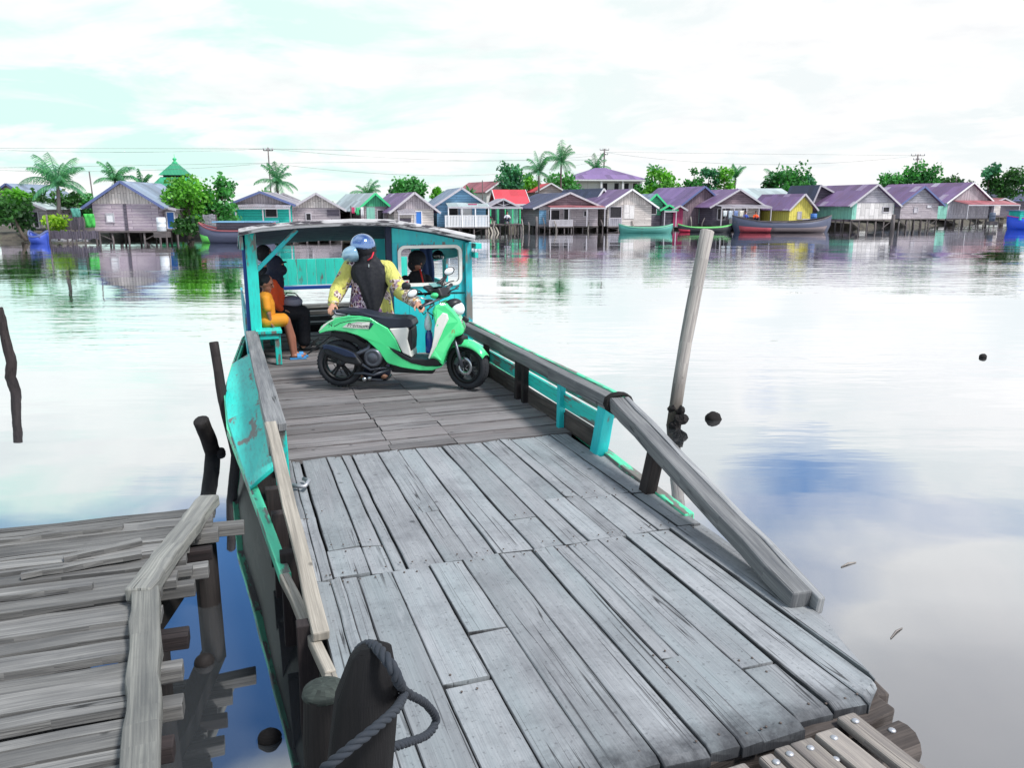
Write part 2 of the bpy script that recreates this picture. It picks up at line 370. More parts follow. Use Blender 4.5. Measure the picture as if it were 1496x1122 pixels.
M['edge'] = wood('worn bow edge wood', srgb(96, 88, 84), srgb(34, 31, 32), stain=0.8)
TQ = srgb(28, 205, 196); TQD = srgb(18, 150, 178)
M['tq'] = paint('turquoise boat paint', TQ, wear=0.405, dirt=0.75, col2=srgb(40, 214, 200))
M['tqworn'] = paint('worn turquoise paint', TQ, wear=0.475, dirt=0.8)
M['tqblue'] = paint('blue turquoise cabin paint', srgb(28, 190, 210), wear=0.385, col2=srgb(40, 214, 212), dirt=0.35)
M['blue'] = paint('blue trim paint', srgb(24, 70, 150), wear=0.34)
M['mint'] = paint('mint gunwale paint', srgb(90, 226, 178), wear=0.43)
M['hull'] = paint('dark hull paint', srgb(10, 11, 13), under=srgb(40, 37, 34), wear=0.40)
M['white'] = paint('weathered white paint', srgb(222, 220, 224), under=srgb(70, 66, 74), wear=0.43, dirt=0.8)
M['winframe'] = paint('white window frame paint', srgb(226, 226, 222), under=srgb(130, 130, 130), wear=0.3)
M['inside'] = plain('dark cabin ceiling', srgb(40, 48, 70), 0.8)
M['nail'] = plain('galvanised nail head', srgb(176, 178, 184), 0.45, 0.6)
M['oldnail'] = plain('rusty nail head', srgb(92, 82, 78), 0.7, 0.2)
M['rope'] = plain('old blue grey rope', srgb(40, 46, 55), 0.9, 0, 0.35, scl=60)
# ------------------------------------------------------------------ river and land
def water():
    mb = MB(); mb.add([(-900, -40, 0), (900, -40, 0), (900, 400, 0), (-900, 400, 0)], [(0, 1, 2, 3)])
    m, t, p = newmat('river water')
    lw = N(t, 'ShaderNodeLayerWeight'); lw.inputs[0].default_value = 0.5
    geo = N(t, 'ShaderNodeNewGeometry')
    def rip(scale, loc, det, s):
        mpn = N(t, 'ShaderNodeMapping'); L(t, geo.outputs['Position'], mpn.inputs[0]); mpn.inputs['Scale'].default_value = scale; mpn.inputs['Location'].default_value = loc
        n = N(t, 'ShaderNodeTexNoise'); setin(n, {'Scale': s, 'Detail': det, 'Roughness': 0.5}); L(t, mpn.outputs[0], n.inputs[0]); return n.outputs[0]
    r1 = rip((0.55, 2.2, 1), (0, 0, 0), 3, 1.0)
    r2 = rip((0.10, 0.28, 1), (5, 2, 0), 3, 1.0)
    r3 = rip((2.2, 6.0, 1), (1, 9, 0), 2, 1.0)
    # wind patches: some stretches ripple, others lie flat as glass
    patch = ramp(t, rip((0.05, 0.11, 1), (7, 3, 0), 3, 1.0), [(0.40, 0.12), (0.62, 1.0)])
    sepp = N(t, 'ShaderNodeSeparateXYZ'); L(t, geo.outputs['Position'], sepp.inputs[0])
    near = ramp(t, math_node(t, 'DIVIDE', sepp.outputs[1], 50.0), [(0.12, 0.05), (0.42, 0.75), (0.7, 0.5), (1.0, 0.22)])   # the lee of the landing and of the far bank lies calmer
    h = math_node(t, 'ADD', math_node(t, 'MULTIPLY', math_node(t, 'ADD', r1, math_node(t, 'MULTIPLY', r3, 0.25)), math_node(t, 'MULTIPLY', patch, near)), math_node(t, 'MULTIPLY', r2, 0.8))
    bp = N(t, 'ShaderNodeBump'); setin(bp, {'Strength': 1.0, 'Distance': 0.035}); L(t, h, bp.inputs['Height'])
    gl = N(t, 'ShaderNodeBsdfGlossy'); setin(gl, {'Roughness': 0.02}); gl.inputs[0].default_value = (0.97, 0.98, 1.0, 1); L(t, bp.outputs[0], gl.inputs['Normal'])
    df = N(t, 'ShaderNodeBsdfDiffuse'); df.inputs[0].default_value = (*srgb(62, 66, 70), 1)
    fac = math_node(t, 'SUBTRACT', math_node(t, 'MULTIPLY', lw.outputs['Facing'], 1.45), 0.22, clamp=True)
    L(t, bp.outputs[0], lw.inputs['Normal'])
    mx = N(t, 'ShaderNodeMixShader'); L(t, fac, mx.inputs[0]); L(t, df.outputs[0], mx.inputs[1]); L(t, gl.outputs[0], mx.inputs[2])
    o = [n for n in t.nodes if n.type == 'OUTPUT_MATERIAL'][0]; L(t, mx.outputs[0], o.inputs[0])
    return tag(mb.build('water', m), kind='structure')
water()

SHORE = [(-700, 352), (0, 351), (150, 350), (345, 347), (500, 345), (640, 341), (760, 336.5), (900, 335), (1000, 334), (1110, 334.5), (1250, 334), (1310, 332), (1380, 329), (1450, 324), (1600, 321), (2400, 318)]
def shore_py(px):
    for (a, b), (c, d) in zip(SHORE, SHORE[1:]):
        if a <= px <= c: return b + (d - b) * (px - a) / (c - a)
    return SHORE[-1][1]
def bank():
    mb = MB(); rows = []
    pts = [gp(px, py, 0) for px, py in SHORE]
    for k, (dy, z) in enumerate([(-1.5, -0.8), (0.0, 0.05), (0.9, 0.45), (6, 0.62), (25, 0.7), (140, 0.8), (900, 0.9)]):
        row = []
        for i, P in enumerate(pts):
            q = pts[min(i + 1, len(pts) - 1)] - pts[max(i - 1, 0)]; n = Vector((-q.y, q.x, 0)).normalized()
            if k >= 5: n = Vector((0, 1, 0))
            row.append(P + n * dy + Vector((0, 0, z + (rnd.uniform(-.06, .06) if k else 0))))
        rows.append(row)
    for row in rows:
        row.insert(0, Vector((-900, row[0].y - (0 if row[0].y < 200 else 0), row[0].z))); row.append(Vector((1500, row[-1].y + 150, row[-1].z)))
    mb.grid(rows, smooth=False)
    m, t, p = newmat('muddy bank earth')
    n = noise_uv(t, (1.5, 1.5, 1.5), 8, 0.65, 'Object')
    c = ramp(t, n, [(0.3, srgb(44, 42, 42)), (0.55, srgb(88, 82, 74)), (0.75, srgb(70, 92, 52))])
    L(t, c, p.inputs['Base Color']); p.inputs['Roughness'].default_value = 0.95; bump(t, p, n, 0.6, 0.1)
    return tag(mb.build('river_bank', m), kind='structure')
bank()

# ------------------------------------------------------------------ the ferry
ferry = thing('ferry_boat', 'turquoise wooden ferry with flat plank bow deck and a roofed cabin aft', 'ferry', (0, 0, DECK), YAW)
def hull():
    mb = MB()
    vs_ = [2.15, 3.0, 4.0, 5.0, 5.8, 7.0, 8.5, 10, 12, 13.6, 14.4]
    left = [0.33, 0.27, 0.15, 0.07, 0.0, -0.11, -0.14, -0.05, 0.1, 0.45, 0.7]
    right = [2.30, 2.52, 2.62, 2.68, 2.74, 2.82, 2.95, 3.0, 2.95, 2.7, 2.45]
    rows = []
    for v, a, b in zip(vs_, left, right):
        top = -0.07 if v < 5.6 else (0.02 if v < 12.5 else 0.1)
        rk = 0.9 if v < 2.5 else (0.35 if v < 3.5 else 0.0)      # the bow rakes back below the deck
        w_ = b - a
        ring = [(a, v, top), (a + 0.03 * w_, v + rk * 0.3, -0.3), (a + 0.13 * w_, v + rk * 0.8, -0.66), (a + 0.35 * w_, v + rk, -0.8),
                (b - 0.35 * w_, v + rk, -0.8), (b - 0.13 * w_, v + rk * 0.8, -0.66), (b - 0.03 * w_, v + rk * 0.3, -0.3), (b, v, top)]
        rows.append([Vector(q) for q in ring])
    mb.grid(rows, along=(0, 1, 0))
    mb.add(rows[0], [tuple(range(8))]); mb.add(rows[-1], [tuple(range(7, -1, -1))])
    o = mb.build('hull', M['hull'], ferry)
    # dark sheet added below the deck planks to shade the gaps
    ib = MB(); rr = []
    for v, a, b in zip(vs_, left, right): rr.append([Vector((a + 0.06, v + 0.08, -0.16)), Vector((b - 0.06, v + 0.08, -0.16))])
    ib.grid(rr, along=(0, 1, 0), smooth=False); ib.build('gap_shade_sheet', M['black'], ferry)
    # gunwale strakes on both sides
    g = MB()
    for v0, v1, a0, a1 in zip(vs_, vs_[1:], left, left[1:]):
        if v0 < 3.9 or v0 > 12: continue
        g.beam((a0, v0, -0.03), (a1, v1, -0.03), 0.06, 0.07, n=2)
    g.build('gunwale', M['mint'], ferry, bevel=0.008); g = MB()
    for v0, v1, a0, a1 in zip(vs_, vs_[1:], right, right[1:]):
        if v0 < 3.9 or v0 > 12: continue
        g.beam((a0 - 0.02, v0, -0.03), (a1 - 0.02, v1, -0.03), 0.07, 0.07, n=2)
    g.build('gunwale', M['mint'], ferry, bevel=0.008)
    g = MB()
    for v0, v1, a0, a1 in zip(vs_[:2], vs_[1:3], left[:2], left[1:3]): g.beam((a0 - 0.005, v0, -0.02), (a1 - 0.005, v1, -0.02), 0.05, 0.06, n=4, jit=0.004)
    g.build('gunwale', M['palewood'], ferry, bevel=0.008)
    # frames standing in the open gap beside the deck
    for v in (3.35, 4.15, 4.75, 5.2):
        f = MB(); f.beam((0.19 - 0.02 * (v - 3.3), v, -0.5), (0.2 - 0.025 * (v - 3.3), v, 0.06), 0.09, 0.07, up=(0, 1, 0), n=2, jit=0.004); f.build('hull_frame', M['dark'], ferry, bevel=0.006)
hull()

T = 0.045
def plank(mb, u0, u1, v0, v1, z=0.0, tone=None, n=10, wobble=0.0042, endj=0.010, slant=0.0, nose=False):
    # a board lying along v, its edges slightly ragged, top at z
    v0 += rnd.uniform(-endj, endj); v1 += rnd.uniform(-endj, endj)
    vs = []; tilt = rnd.uniform(-0.006, 0.006); ph = rnd.uniform(0, 9)
    for i in range(n + 1):
        t = i / n; v = v0 + (v1 - v0) * t; dv = slant * (1 - t)
        if nose and i == 1: v = v0 + 0.035
        dz = -0.012 if (nose and i == 0) else 0.0
        a = u0 + (noise.noise((u0 * 9, v * 2.6, 1)) * wobble * 2); b = u1 + (noise.noise((u1 * 9, v * 2.6, 1)) * wobble * 2) + noise.noise((u1 * 9, v * 6, 5)) * 0.003
        zz_ = z + noise.noise((u0 * 3 + ph, v * 1.1, 2)) * 0.007 + dz
        vs += [(a, v, zz_ - T), (b, v + dv, zz_ - T), (b, v + dv, zz_ + tilt - 0.004), (b - 0.005, v + dv, zz_ + tilt), (b - min(0.018, (b - a) * 0.3), v + dv * (1 - 0.03 / max(0.05, b - a)), zz_ + tilt * 0.8), (a + min(0.018, (b - a) * 0.3), v + dv * 0.03 / max(0.05, b - a), zz_ - tilt * 0.8), (a + 0.005, v, zz_ - tilt), (a, v, zz_ - tilt - 0.004)]
    fs = [tuple(range(8)), tuple(n * 8 + k for k in range(7, -1, -1))]
    for i in range(n):
        for k in range(8):
            k2 = (k + 1) % 8; fs.append((i * 8 + k, (i + 1) * 8 + k, (i + 1) * 8 + k2, i * 8 + k2))
    hw_ = (u1 - u0) / 2
    mb.add(vs, fs, tone, (0, 1, 0), edge=lambda p: min(1.0, max(0.0, 1 - (hw_ - abs(p.x - (u0 + u1) / 2)) / 0.018)) if hw_ > 0.03 else 0.6)
def bow_deck():
    z1 = [0.28, 0.365, 0.42, 0.50, 0.68, 0.885, 1.075, 1.29, 1.48, 1.61, 1.70, 1.89, 2.06, 2.22, 2.36, 2.51]
    mb = MB(); nails = []
    g = 0.0022
    joints = {4: [2.75], 7: [], 9: [2.62], 11: [2.45], 12: [], 5: [3.1], 2: []}
    for i, (a, b) in enumerate(zip(z1, z1[1:])):
        vf = 2.08 + rnd.uniform(-0.03, 0.02)
        sl = 0.0
        if i == 13: vf, sl = 2.09, 0.10
        if i == 14: vf, sl = 2.20, 0.55
        cuts = [vf] + joints.get(i, []) + [3.85]
        for c0, c1 in zip(cuts, cuts[1:]):
            gg = g + (0.011 if rnd.random() < 0.2 else 0) * rnd.random()
            plank(mb, a + gg, b - g, c0 + 0.006, c1 - 0.006, z=rnd.uniform(-0.004, 0.006), slant=sl if c0 == vf else 0.0, nose=(c0 == vf))
            nails += [((a + b) / 2 + rnd.uniform(-.05, .05), vv) for vv in (c0 + 0.06, c1 - 0.05) if i < 13 or vv > 3]
    o = mb.build('bow_deck', M['deck'], ferry)
    z2 = [0.27, 0.32, 0.385, 0.58, 0.70, 0.77, 0.98, 1.14, 1.28, 1.50, 1.69, 1.84, 1.99, 2.09, 2.30, 2.44, 2.60]
    mb = MB()
    j2 = {0: [4.75], 1: [4.75], 2: [4.22], 3: [4.22], 6: [4.6], 8: [], 9: [4.3], 11: [4.55], 12: [4.55], 13: [4.5], 14: [4.5], 15: [4.45]}
    for i, (a, b) in enumerate(zip(z2, z2[1:])):
        cuts = [3.86] + j2.get(i, []) + [5.94]
        for c0, c1 in zip(cuts, cuts[1:]):
            gg = g + (0.011 if rnd.random() < 0.2 else 0) * rnd.random()
            plank(mb, a + gg, b - g, c0 + 0.007, c1 - 0.007, z=rnd.uniform(-0.006, 0.004) - 0.008)
            nails += [((a + b) / 2 + rnd.uniform(-.04, .04), vv) for vv in (c0 + 0.05, c1 - 0.05)]
    mb.build('middle_deck', M['deck'], ferry)
    mb = MB(); v = 5.96
    while v < 13.6:
        wv = rnd.uniform(0.11, 0.26); 
        if v < 9.6: segs = [(0.24, 1.11 + rnd.uniform(-.02, .02)), (1.11, 1.64), (1.64, 2.66)]
        else: segs = [(0.26, rnd.uniform(1.0, 1.9)), (None, 2.7)]
        last = None
        for a, b in segs:
            a = last if (a is None or (last and v < 9.6)) else a
            k = v + (rnd.uniform(-.04, .04) if rnd.random() < .4 else 0)
            # boards laid across: build along v then swap axes
            t = MB.__new__(MB); t.bm = mb.bm; t.uv = mb.uv; t.tn = mb.tn
            z = rnd.uniform(-0.012, 0.006) - 0.004
            mb.beam((a + 0.004, v + wv / 2, z - T / 2), (b - 0.004, v + wv / 2, z - T / 2), wv - rnd.uniform(0.008, 0.02), T, n=6, jit=0.0025)
            last = b
        v += wv
    mb.build('cross_deck', M['crossdeck'], ferry)
    nb = MB()
    for u, v in nails:
        for du in (-0.03, 0.035):
            if rnd.random() < 0.75: nb.ball((u + du, v + rnd.uniform(-.015, .015), 0.004), (0.006, 0.006, 0.004), nu=6, nv=3)
    tag(nb.build('deck_nails', M['oldnail'], ferry), kind='stuff')
    # worn nosing and head beam under the bow edge
    e = MB(); e.beam((0.30, 2.12, -0.105), (2.34, 2.12, -0.105), 0.11, 0.12, n=16, jit=0.012); e.build('bow_beam', M['edge'], ferry, bevel=0.012)
    e = MB(); e.beam((1.55, 2.03, -0.20), (2.30, 2.08, -0.17), 0.10, 0.09, n=8, jit=0.012); e.build('fender_timber', M['dark'], ferry, bevel=0.01)
    e = MB(); e.beam((2.35, 2.16, -0.085), (2.53, 2.95, -0.085), 0.07, 0.10, n=6, jit=0.006); e.build('bow_edge_board', M['edge'], ferry, bevel=0.008)
    s = MB()
    plank(s, 2.60, 2.68, 4.35, 5.3, z=-0.02); plank(s, 2.535, 2.62, 3.0, 4.2, z=-0.03); s.build('side_deck_board', M['deck'], ferry)
bow_deck()
def rails():
    # port side: slanting side deck, broad rail, post, sloping pole
    mb = MB()
    vs_ = [5.35, 6.2, 7.2, 8.0, 9.0, 9.9]; out = [0.01, -0.06, -0.13, -0.15, -0.13, -0.06]
    rows = [[Vector((o_, v, 0.0)), Vector((o_, v, 0.03)), Vector((0.17, v, 0.16)), Vector((0.17, v, 0.12))] for v, o_ in zip(vs_, out)]
    for grp in (rows[0:3], rows[2:6]):
        g = [[p.copy() for p in r_] for r_ in grp]
        if grp is rows[0:3]: pass
        mb.grid(g, along=(0, 1, 0), smooth=False, close=True); mb.add(g[0], [(0, 1, 2, 3)]); mb.add(g[-1], [(3, 2, 1, 0)])
    mb.build('side_deck', M['tq'], ferry, bevel=0.006)
    mb = MB(); mb.beam((0.21, 5.38, 0.42), (0.17, 9.9, 0.38), 0.135, 0.06, n=8, jit=0.003); mb.build('rail', M['rail'], ferry, bevel=0.008)
    mb = MB()
    for z in (0.22, 0.32): mb.beam((0.165, 5.5, z), (0.15, 9.9, z), 0.025, 0.075, n=6, jit=0.003)
    mb.build('rail_board', M['tqworn'], ferry, bevel=0.004)
    mb = MB(); mb.beam((0.235, 5.5, -0.05), (0.225, 5.45, 0.385), 0.10, 0.10, up=(0, 1, 0), n=3, jit=0.003); mb.build('rail_post', M['tqworn'], ferry, bevel=0.008)
    for v in (7.0, 8.4):
        mb = MB(); mb.beam((0.2, v, -0.05), (0.19, v, 0.385), 0.07, 0.06, up=(0, 1, 0)); mb.build('rail_post', M['dark'], ferry, bevel=0.006)
    mb = MB(); mb.beam((0.17, 5.42, 0.44), (0.255, 3.24, 0.035), 0.075, 0.05, n=8, jit=0.004); mb.build('sloping_rail', M['palewood'], ferry, bevel=0.008)
    mb = MB(); mb.tube([(0.29, 5.30, 0.02), (0.36, 5.22, 0.035), (0.40, 5.34, 0.03), (0.37, 5.42, 0.02)], 0.016, 6); mb.build('deck_cleat', M['nail'], ferry)
    # starboard side
    r0, r1 = Vector((2.63, 5.12, 0.44)), Vector((2.63, 9.95, 0.44))
    mb = MB(); mb.beam(r0, r1, 0.10, 0.11, n=8, jit=0.003); mb.build('rail', M['rail'], ferry, bevel=0.01)
    mb = MB(); mb.beam((2.70, 5.1, 0.452), (2.70, 9.95, 0.452), 0.035, 0.10, n=8, jit=0.003); mb.build('rail_board', M['mint'], ferry, bevel=0.005)
    mb = MB(); mb.beam((2.665, 5.36, 0.225), (2.70, 9.95, 0.225), 0.04, 0.12, n=6, jit=0.004); mb.build('rail_board', M['tq'], ferry, bevel=0.005)
    mb = MB(); mb.beam((2.735, 5.3, 0.30), (2.76, 9.95, 0.30), 0.03, 0.055, n=6, jit=0.004); mb.build('rail_board', M['tqworn'], ferry, bevel=0.005)
    mb = MB(); mb.beam((2.67, 5.42, 0.055), (2.69, 9.95, 0.055), 0.05, 0.15, n=6, jit=0.004); mb.build('toe_board', M['edge'], ferry, bevel=0.006)
    mb = MB(); mb.beam((2.625, 5.38, -0.04), (2.645, 5.28, 0.395), 0.10, 0.12, up=(0, 1, 0), n=3, jit=0.003); mb.build('rail_post', M['tqblue'], ferry, bevel=0.008)
    for v in (6.15, 7.05, 7.25, 8.3):
        mb = MB(); mb.beam((2.63, v, -0.04), (2.635, v, 0.39), 0.06, 0.06, up=(0, 1, 0)); mb.build('rail_post', M['dark'] if v != 6.15 else M['tqblue'], ferry, bevel=0.006)
    p0, p1 = Vector((2.635, 5.12, 0.45)), Vector((2.455, 2.79, 0.045))
    mb = MB(); mb.beam(p0, p1, 0.108, 0.10, n=10, jit=0.004); mb.build('sloping_rail', M['rail'], ferry, bevel=0.012)
    mb = MB(); mb.beam(p0 + Vector((0.085, 0, 0.0)), p1 + Vector((0.078, -0.05, -0.02)), 0.045, 0.10, n=10, jit=0.006); mb.build('sloping_rail_cap', M['rail'], ferry, bevel=0.01)
    mb = MB(); mb.beam((2.555, 4.47, -0.05), (2.60, 4.43, 0.31), 0.085, 0.10, up=(0, 1, 0), n=2); mb.build('rail_post', M['dark'], ferry, bevel=0.006)
    # tarred lashing round the rail joint
    mb = MB()
    for k in range(3):
        vv = 5.10 + 0.022 * k
        pts = [(2.66 + 0.105 * math.cos(a), vv + 0.01 * math.sin(3 * a), 0.445 + 0.075 * math.sin(a)) for a in [2 * math.pi * i / 12 for i in range(13)]]
        mb.tube(pts, 0.013, 6)
    mb.build('rope_lashing', M['black'], ferry)
rails()
def cabin():
    prof = [(0.11, 1.585), (0.35, 1.63), (0.8, 1.665), (1.4, 1.69), (1.85, 1.68), (2.4, 1.595), (2.93, 1.478)]
    def roofslab(v0, v1, dz0, dz1, n=6):
        mb = MB(); rows = []
        for i in range(n + 1):
            v = v0 + (v1 - v0) * i / n
            sg = -0.11 * (v - 9.72); rows.append([Vector((u, v, z + dz1 + sg)) for u, z in prof] + [Vector((u, v, z + dz0 + sg)) for u, z in prof[::-1]])
        mb.grid(rows, along=(1, 0, 0), smooth=False, close=True); k = len(rows[0])
        mb.add(rows[0], [tuple(range(k))], along=(1, 0, 0)); mb.add(rows[-1], [tuple(range(k - 1, -1, -1))], along=(1, 0, 0)); return mb
    roofslab(9.72, 12.5, 0.0, 0.025).build('cabin_roof', M['white'], ferry)
    mb = roofslab(9.68, 9.715, -0.042, -0.004, 1); o = mb.build('roof_fascia', M['white'], ferry, bevel=0.004)
    mb = roofslab(9.655, 9.68, -0.008, 0.034, 1); mb.build('roof_fascia', M['white'], ferry, bevel=0.004)
    roofslab(9.74, 12.48, -0.03, -0.003).build('ceiling_boards', M['inside'], ferry)
    def post(u, v, z1, w_=0.12, m='tq', z0=0.0, n=2, lean=0.0):
        mb = MB(); mb.beam((u, v, z0), (u + lean, v, z1), w_, w_, up=(0, 1, 0), n=n, jit=0.002); mb.build('cabin_post', M[m], ferry, bevel=0.008)
    post(0.235, 9.95, 1.565, 0.125); post(0.16, 10.04, 1.56, 0.05, 'blue'); post(1.885, 9.99, 1.64, 0.075, 'inside'); post(2.915, 9.95, 1.42, 0.09, 'tqblue')
    post(0.25, 12.35, 1.31, 0.08); post(2.75, 12.35, 1.22, 0.08); post(0.22, 11.5, 1.40, 0.07, 'inside')
    # beam ends and brackets at the eaves
    for u, zz_ in ((2.995, 1.375), (3.03, 1.375), (2.985, 1.26), (0.13, 1.46)):
        mb = MB(); mb.box((u, 9.9, zz_), (0.045, 0.22, 0.07 if zz_ != 1.46 else 0.16)); mb.build('roof_bracket', M['tq'], ferry, bevel=0.005)
    mb = MB(); mb.beam((0.28, 9.97, 1.12), (0.78, 9.97, 1.60), 0.05, 0.06, up=(0, 1, 0)); mb.build('roof_brace', M['tqblue'], ferry, bevel=0.005)
    # wheelhouse front: boards around a rounded window
    U0, U1, Z0, Z1, V = 1.93, 2.93, 0.0, 1.50, 9.97
    wu0, wu1, wz0, wz1, rc = 2.03, 2.80, 0.905, 1.355, 0.06
    def rrect(a, b, c, d, r_, k=5):
        pts = []
        for (cx_, cz_, s0) in ((b - r_, d - r_, 0), (a + r_, d - r_, 90), (a + r_, c + r_, 180), (b - r_, c + r_, 270)):
            for i in range(k + 1):
                an = R(s0 + 90 * i / k); pts.append((cx_ + r_ * math.cos(an), cz_ + r_ * math.sin(an)))
        return pts
    hole = rrect(wu0, wu1, wz0, wz1, rc); n = len(hole)
    outer = []
    cu, cz = (wu0 + wu1) / 2, (wz0 + wz1) / 2
    top = lambda u: max(1.40, 1.66 - 0.23 * max(0, (u - 1.9)) - 0.02)
    for x, z in hole:
        dx, dz = x - cu, z - cz
        t = min((U1 - cu) / dx if dx > 1e-6 else ((U0 - cu) / dx if dx < -1e-6 else 1e9), (1.43 - cz) / dz if dz > 1e-6 else ((0.75 - cz) / dz if dz < -1e-6 else 1e9))
        outer.append((cu + dx * t, cz + dz * t))
    mb = MB()
    for v in (V, V + 0.03):
        rows = [[Vector((x, v, z)) for x, z in hole], [Vector((x, v, z)) for x, z in outer]]
        mb.grid(rows, along=(0, 0, 1), smooth=False, close=True, tone=0.5)
    mb.grid([[Vector((x, V, z)) for x, z in hole], [Vector((x, V + 0.03, z)) for x, z in hole]], along=(0, 1, 0), close=True, tone=0.5)
    mb.prism([(U0, 1.425), (U1, 1.425), (U1, 1.46), (2.5, 1.57), (U0, 1.655)], V, V + 0.03, along=(0, 0, 1), tone=0.4)
    u = U0
    while u < U1 - 0.01:
        u2 = min(U1, u + 0.2); mb.box(((u + u2) / 2, V + 0.015, 0.375), (u2 - u - 0.004, 0.03, 0.75), along=(0, 0, 1)); u = u2
    wl = mb.build('cabin_wall', M['tqblue'], ferry)
    fb = MB(); ring_o = rrect(wu0 - 0.035, wu1 + 0.035, wz0 - 0.035, wz1 + 0.035, rc + 0.035); ring_i = rrect(wu0 + .005, wu1 - .005, wz0 + .005, wz1 - .005, rc)
    rws = [[Vector((x, v, z)) for x, z in q] for q, v in ((ring_o, V - 0.002), (ring_o, V - 0.022), (ring_i, V - 0.022), (ring_i, V + 0.034))]
    fb.grid(rws, along=(1, 0, 0), close=True, smooth=False); fb.build('window_frame', M['winframe'], wl)
    st = MB(); st.box((2.085, V - 0.026, 0.925), (0.09, 0.004, 0.06)); st.build('window_sticker', M['winframe'], wl)
    st = MB(); st.prism([(2.05, 0.925), (2.115, 0.90), (2.115, 0.945)], V - 0.032, V - 0.029); st.build('sticker_mark', plain('red sticker', srgb(205, 40, 70), 0.5), wl)
    lettering('KM. SEDERKA', (2.32, V - 0.004, 1.385), 0.052, M['blue'], ferry, 'name_lettering')
    # side walls, low, with open windows above
    mb = MB(); mb.box((2.935, 11.2, 0.4), (0.03, 2.4, 0.8), along=(0, 1, 0)); mb.beam((2.935, 10.01, 1.335), (2.935, 12.4, 1.075), 0.03, 0.16); mb.box((2.935, 11.2, 0.95), (0.03, 0.2, 0.5)); mb.build('cabin_side', M['tqblue'], ferry)
    mb = MB(); mb.box((0.13, 11.7, 0.3), (0.03, 3.3, 0.6), along=(0, 1, 0)); mb.build('cabin_side', M['tqblue'], ferry)
    # inner partition of the wheelhouse
    mb = MB(); mb.box((2.52, 11.3, 0.9), (0.12, 0.04, 0.95)); mb.box((2.1, 11.32, 0.92), (0.42, 0.04, 1.0), tone=0.2); mb.build('partition', M['tqblue'], ferry)
    # bench along the port side
    be = MB(); be.box((0.37, 11.2, 0.405), (0.30, 2.95, 0.04), along=(0, 1, 0)); be.build('bench_seat', M['tq'], ferry, bevel=0.006)
    for v in (9.79, 11.2, 12.6):
        mb = MB(); mb.beam((0.465, v, 0.0), (0.465, v, 0.383), 0.07, 0.06, up=(0, 1, 0)); mb.build('bench_leg', M['tq'], ferry, bevel=0.006)
    mb = MB(); mb.box((0.37, 9.76, 0.35), (0.22, 0.03, 0.065)); mb.build('bench_apron', M['tqworn'], ferry, bevel=0.004)
    # stern board with slats, ledge and posts
    mb = MB(); u = 0.55
    while u < 2.75:
        mb.box((u + 0.075, 13.2, 0.83), (0.146, 0.025, 0.42), along=(0, 0, 1)); u += 0.15
    mb.build('stern_board', paint('sunlit turquoise paint', srgb(58, 226, 204), wear=0.36, lo=0.85, hi=1.05), ferry, bevel=0.003)  # brighter copy of the boat paint, daylight on the board put into its colour
    mb = MB(); mb.box((1.65, 13.15, 0.585), (2.3, 0.12, 0.05)); mb.build('stern_ledge', M['blue'], ferry, bevel=0.005)
    mb = MB(); mb.box((2.02, 13.15, 0.35), (0.10, 0.10, 0.44)); mb.build('stern_post', M['dark'], ferry, bevel=0.006)
    mb = MB(); mb.box((0.55, 13.2, 0.35), (0.08, 0.08, 0.44)); mb.build('stern_post', M['dark'], ferry, bevel=0.006)
    mb = MB()
    for v, z in ((12.4, 0.10), (12.8, 0.14), (13.3, 0.16), (13.9, 0.19)): mb.beam((0.6, v, z), (2.6, v, z), 0.16, 0.06, n=5, jit=0.006)
    mb.build('stern_thwart', M['jetty'], ferry, bevel=0.006)
    mb = MB(); mb.box((1.6, 13.0, 0.04), (2.0, 1.5, 0.14), along=(1, 0, 0)); mb.build('engine_cover', M['black'], ferry, bevel=0.02)
def textmesh(txt, size, name, mat, parent, ext=0.001, shear=0.0):
    cu = bpy.data.curves.new(name, 'FONT'); cu.body = txt; cu.size = size; cu.extrude = ext; cu.shear = shear; cu.align_x = 'CENTER'; cu.align_y = 'CENTER'
    to = bpy.data.objects.new(name, cu); COL.objects.link(to)
    dg = bpy.context.evaluated_depsgraph_get(); me = bpy.data.meshes.new_from_object(to.evaluated_get(dg))
    bpy.data.objects.remove(to); me.name = name
    o = bpy.data.objects.new(name, me); COL.objects.link(o); me.materials.clear(); me.materials.append(mat); o.parent = parent
    return o
def lettering(txt, loc, size, mat, parent, name, rot=(R(90), 0, 0), shear=0.0):
    o = textmesh(txt, size, name, mat, parent, shear=shear); o.location = loc; o.rotation_euler = rot; return o
cabin()
# ------------------------------------------------------------------ scooter standing across the deck
SR0 = gp(497, 564, DECK); SF0 = gp(686, 568, DECK); SYA = math.atan2(SF0.y - SR0.y, SF0.x - SR0.x)
def S(cx, cy, off=0.0):                        # measured outline point on the scooter's own side plane -> (x forward, z up)
    d = ray(430 + cx / 4.317, 330 + cy / 4.317); n = Vector((-math.sin(SYA), math.cos(SYA), 0))
    t = (SR0.dot(n) + off) / d.dot(n); P = Vector((0, 0, HW)) + d * t - SR0
    return (P.x * math.cos(SYA) + P.y * math.sin(SYA), P.z)
def S3(cx, cy, off=0.0): x, z = S(cx, cy, off); return Vector((x, off, z))
M['green'] = plain('light green scooter paint', srgb(80, 226, 144), 0.2, 0, 0.05, coat=0.8, scl=3)
M['swhite'] = plain('white scooter panel', srgb(226, 226, 220), 0.3, 0, 0.04, coat=0.5, scl=3)
M['seat'] = plain('navy black vinyl', srgb(38, 44, 58), 0.42, 0, 0.2, scl=30)
M['plastic'] = plain('black plastic', srgb(26, 28, 33), 0.45, 0, 0.25, scl=20)
M['rubber'] = plain('tyre rubber', srgb(44, 46, 52), 0.75, 0, 0.3, scl=25)
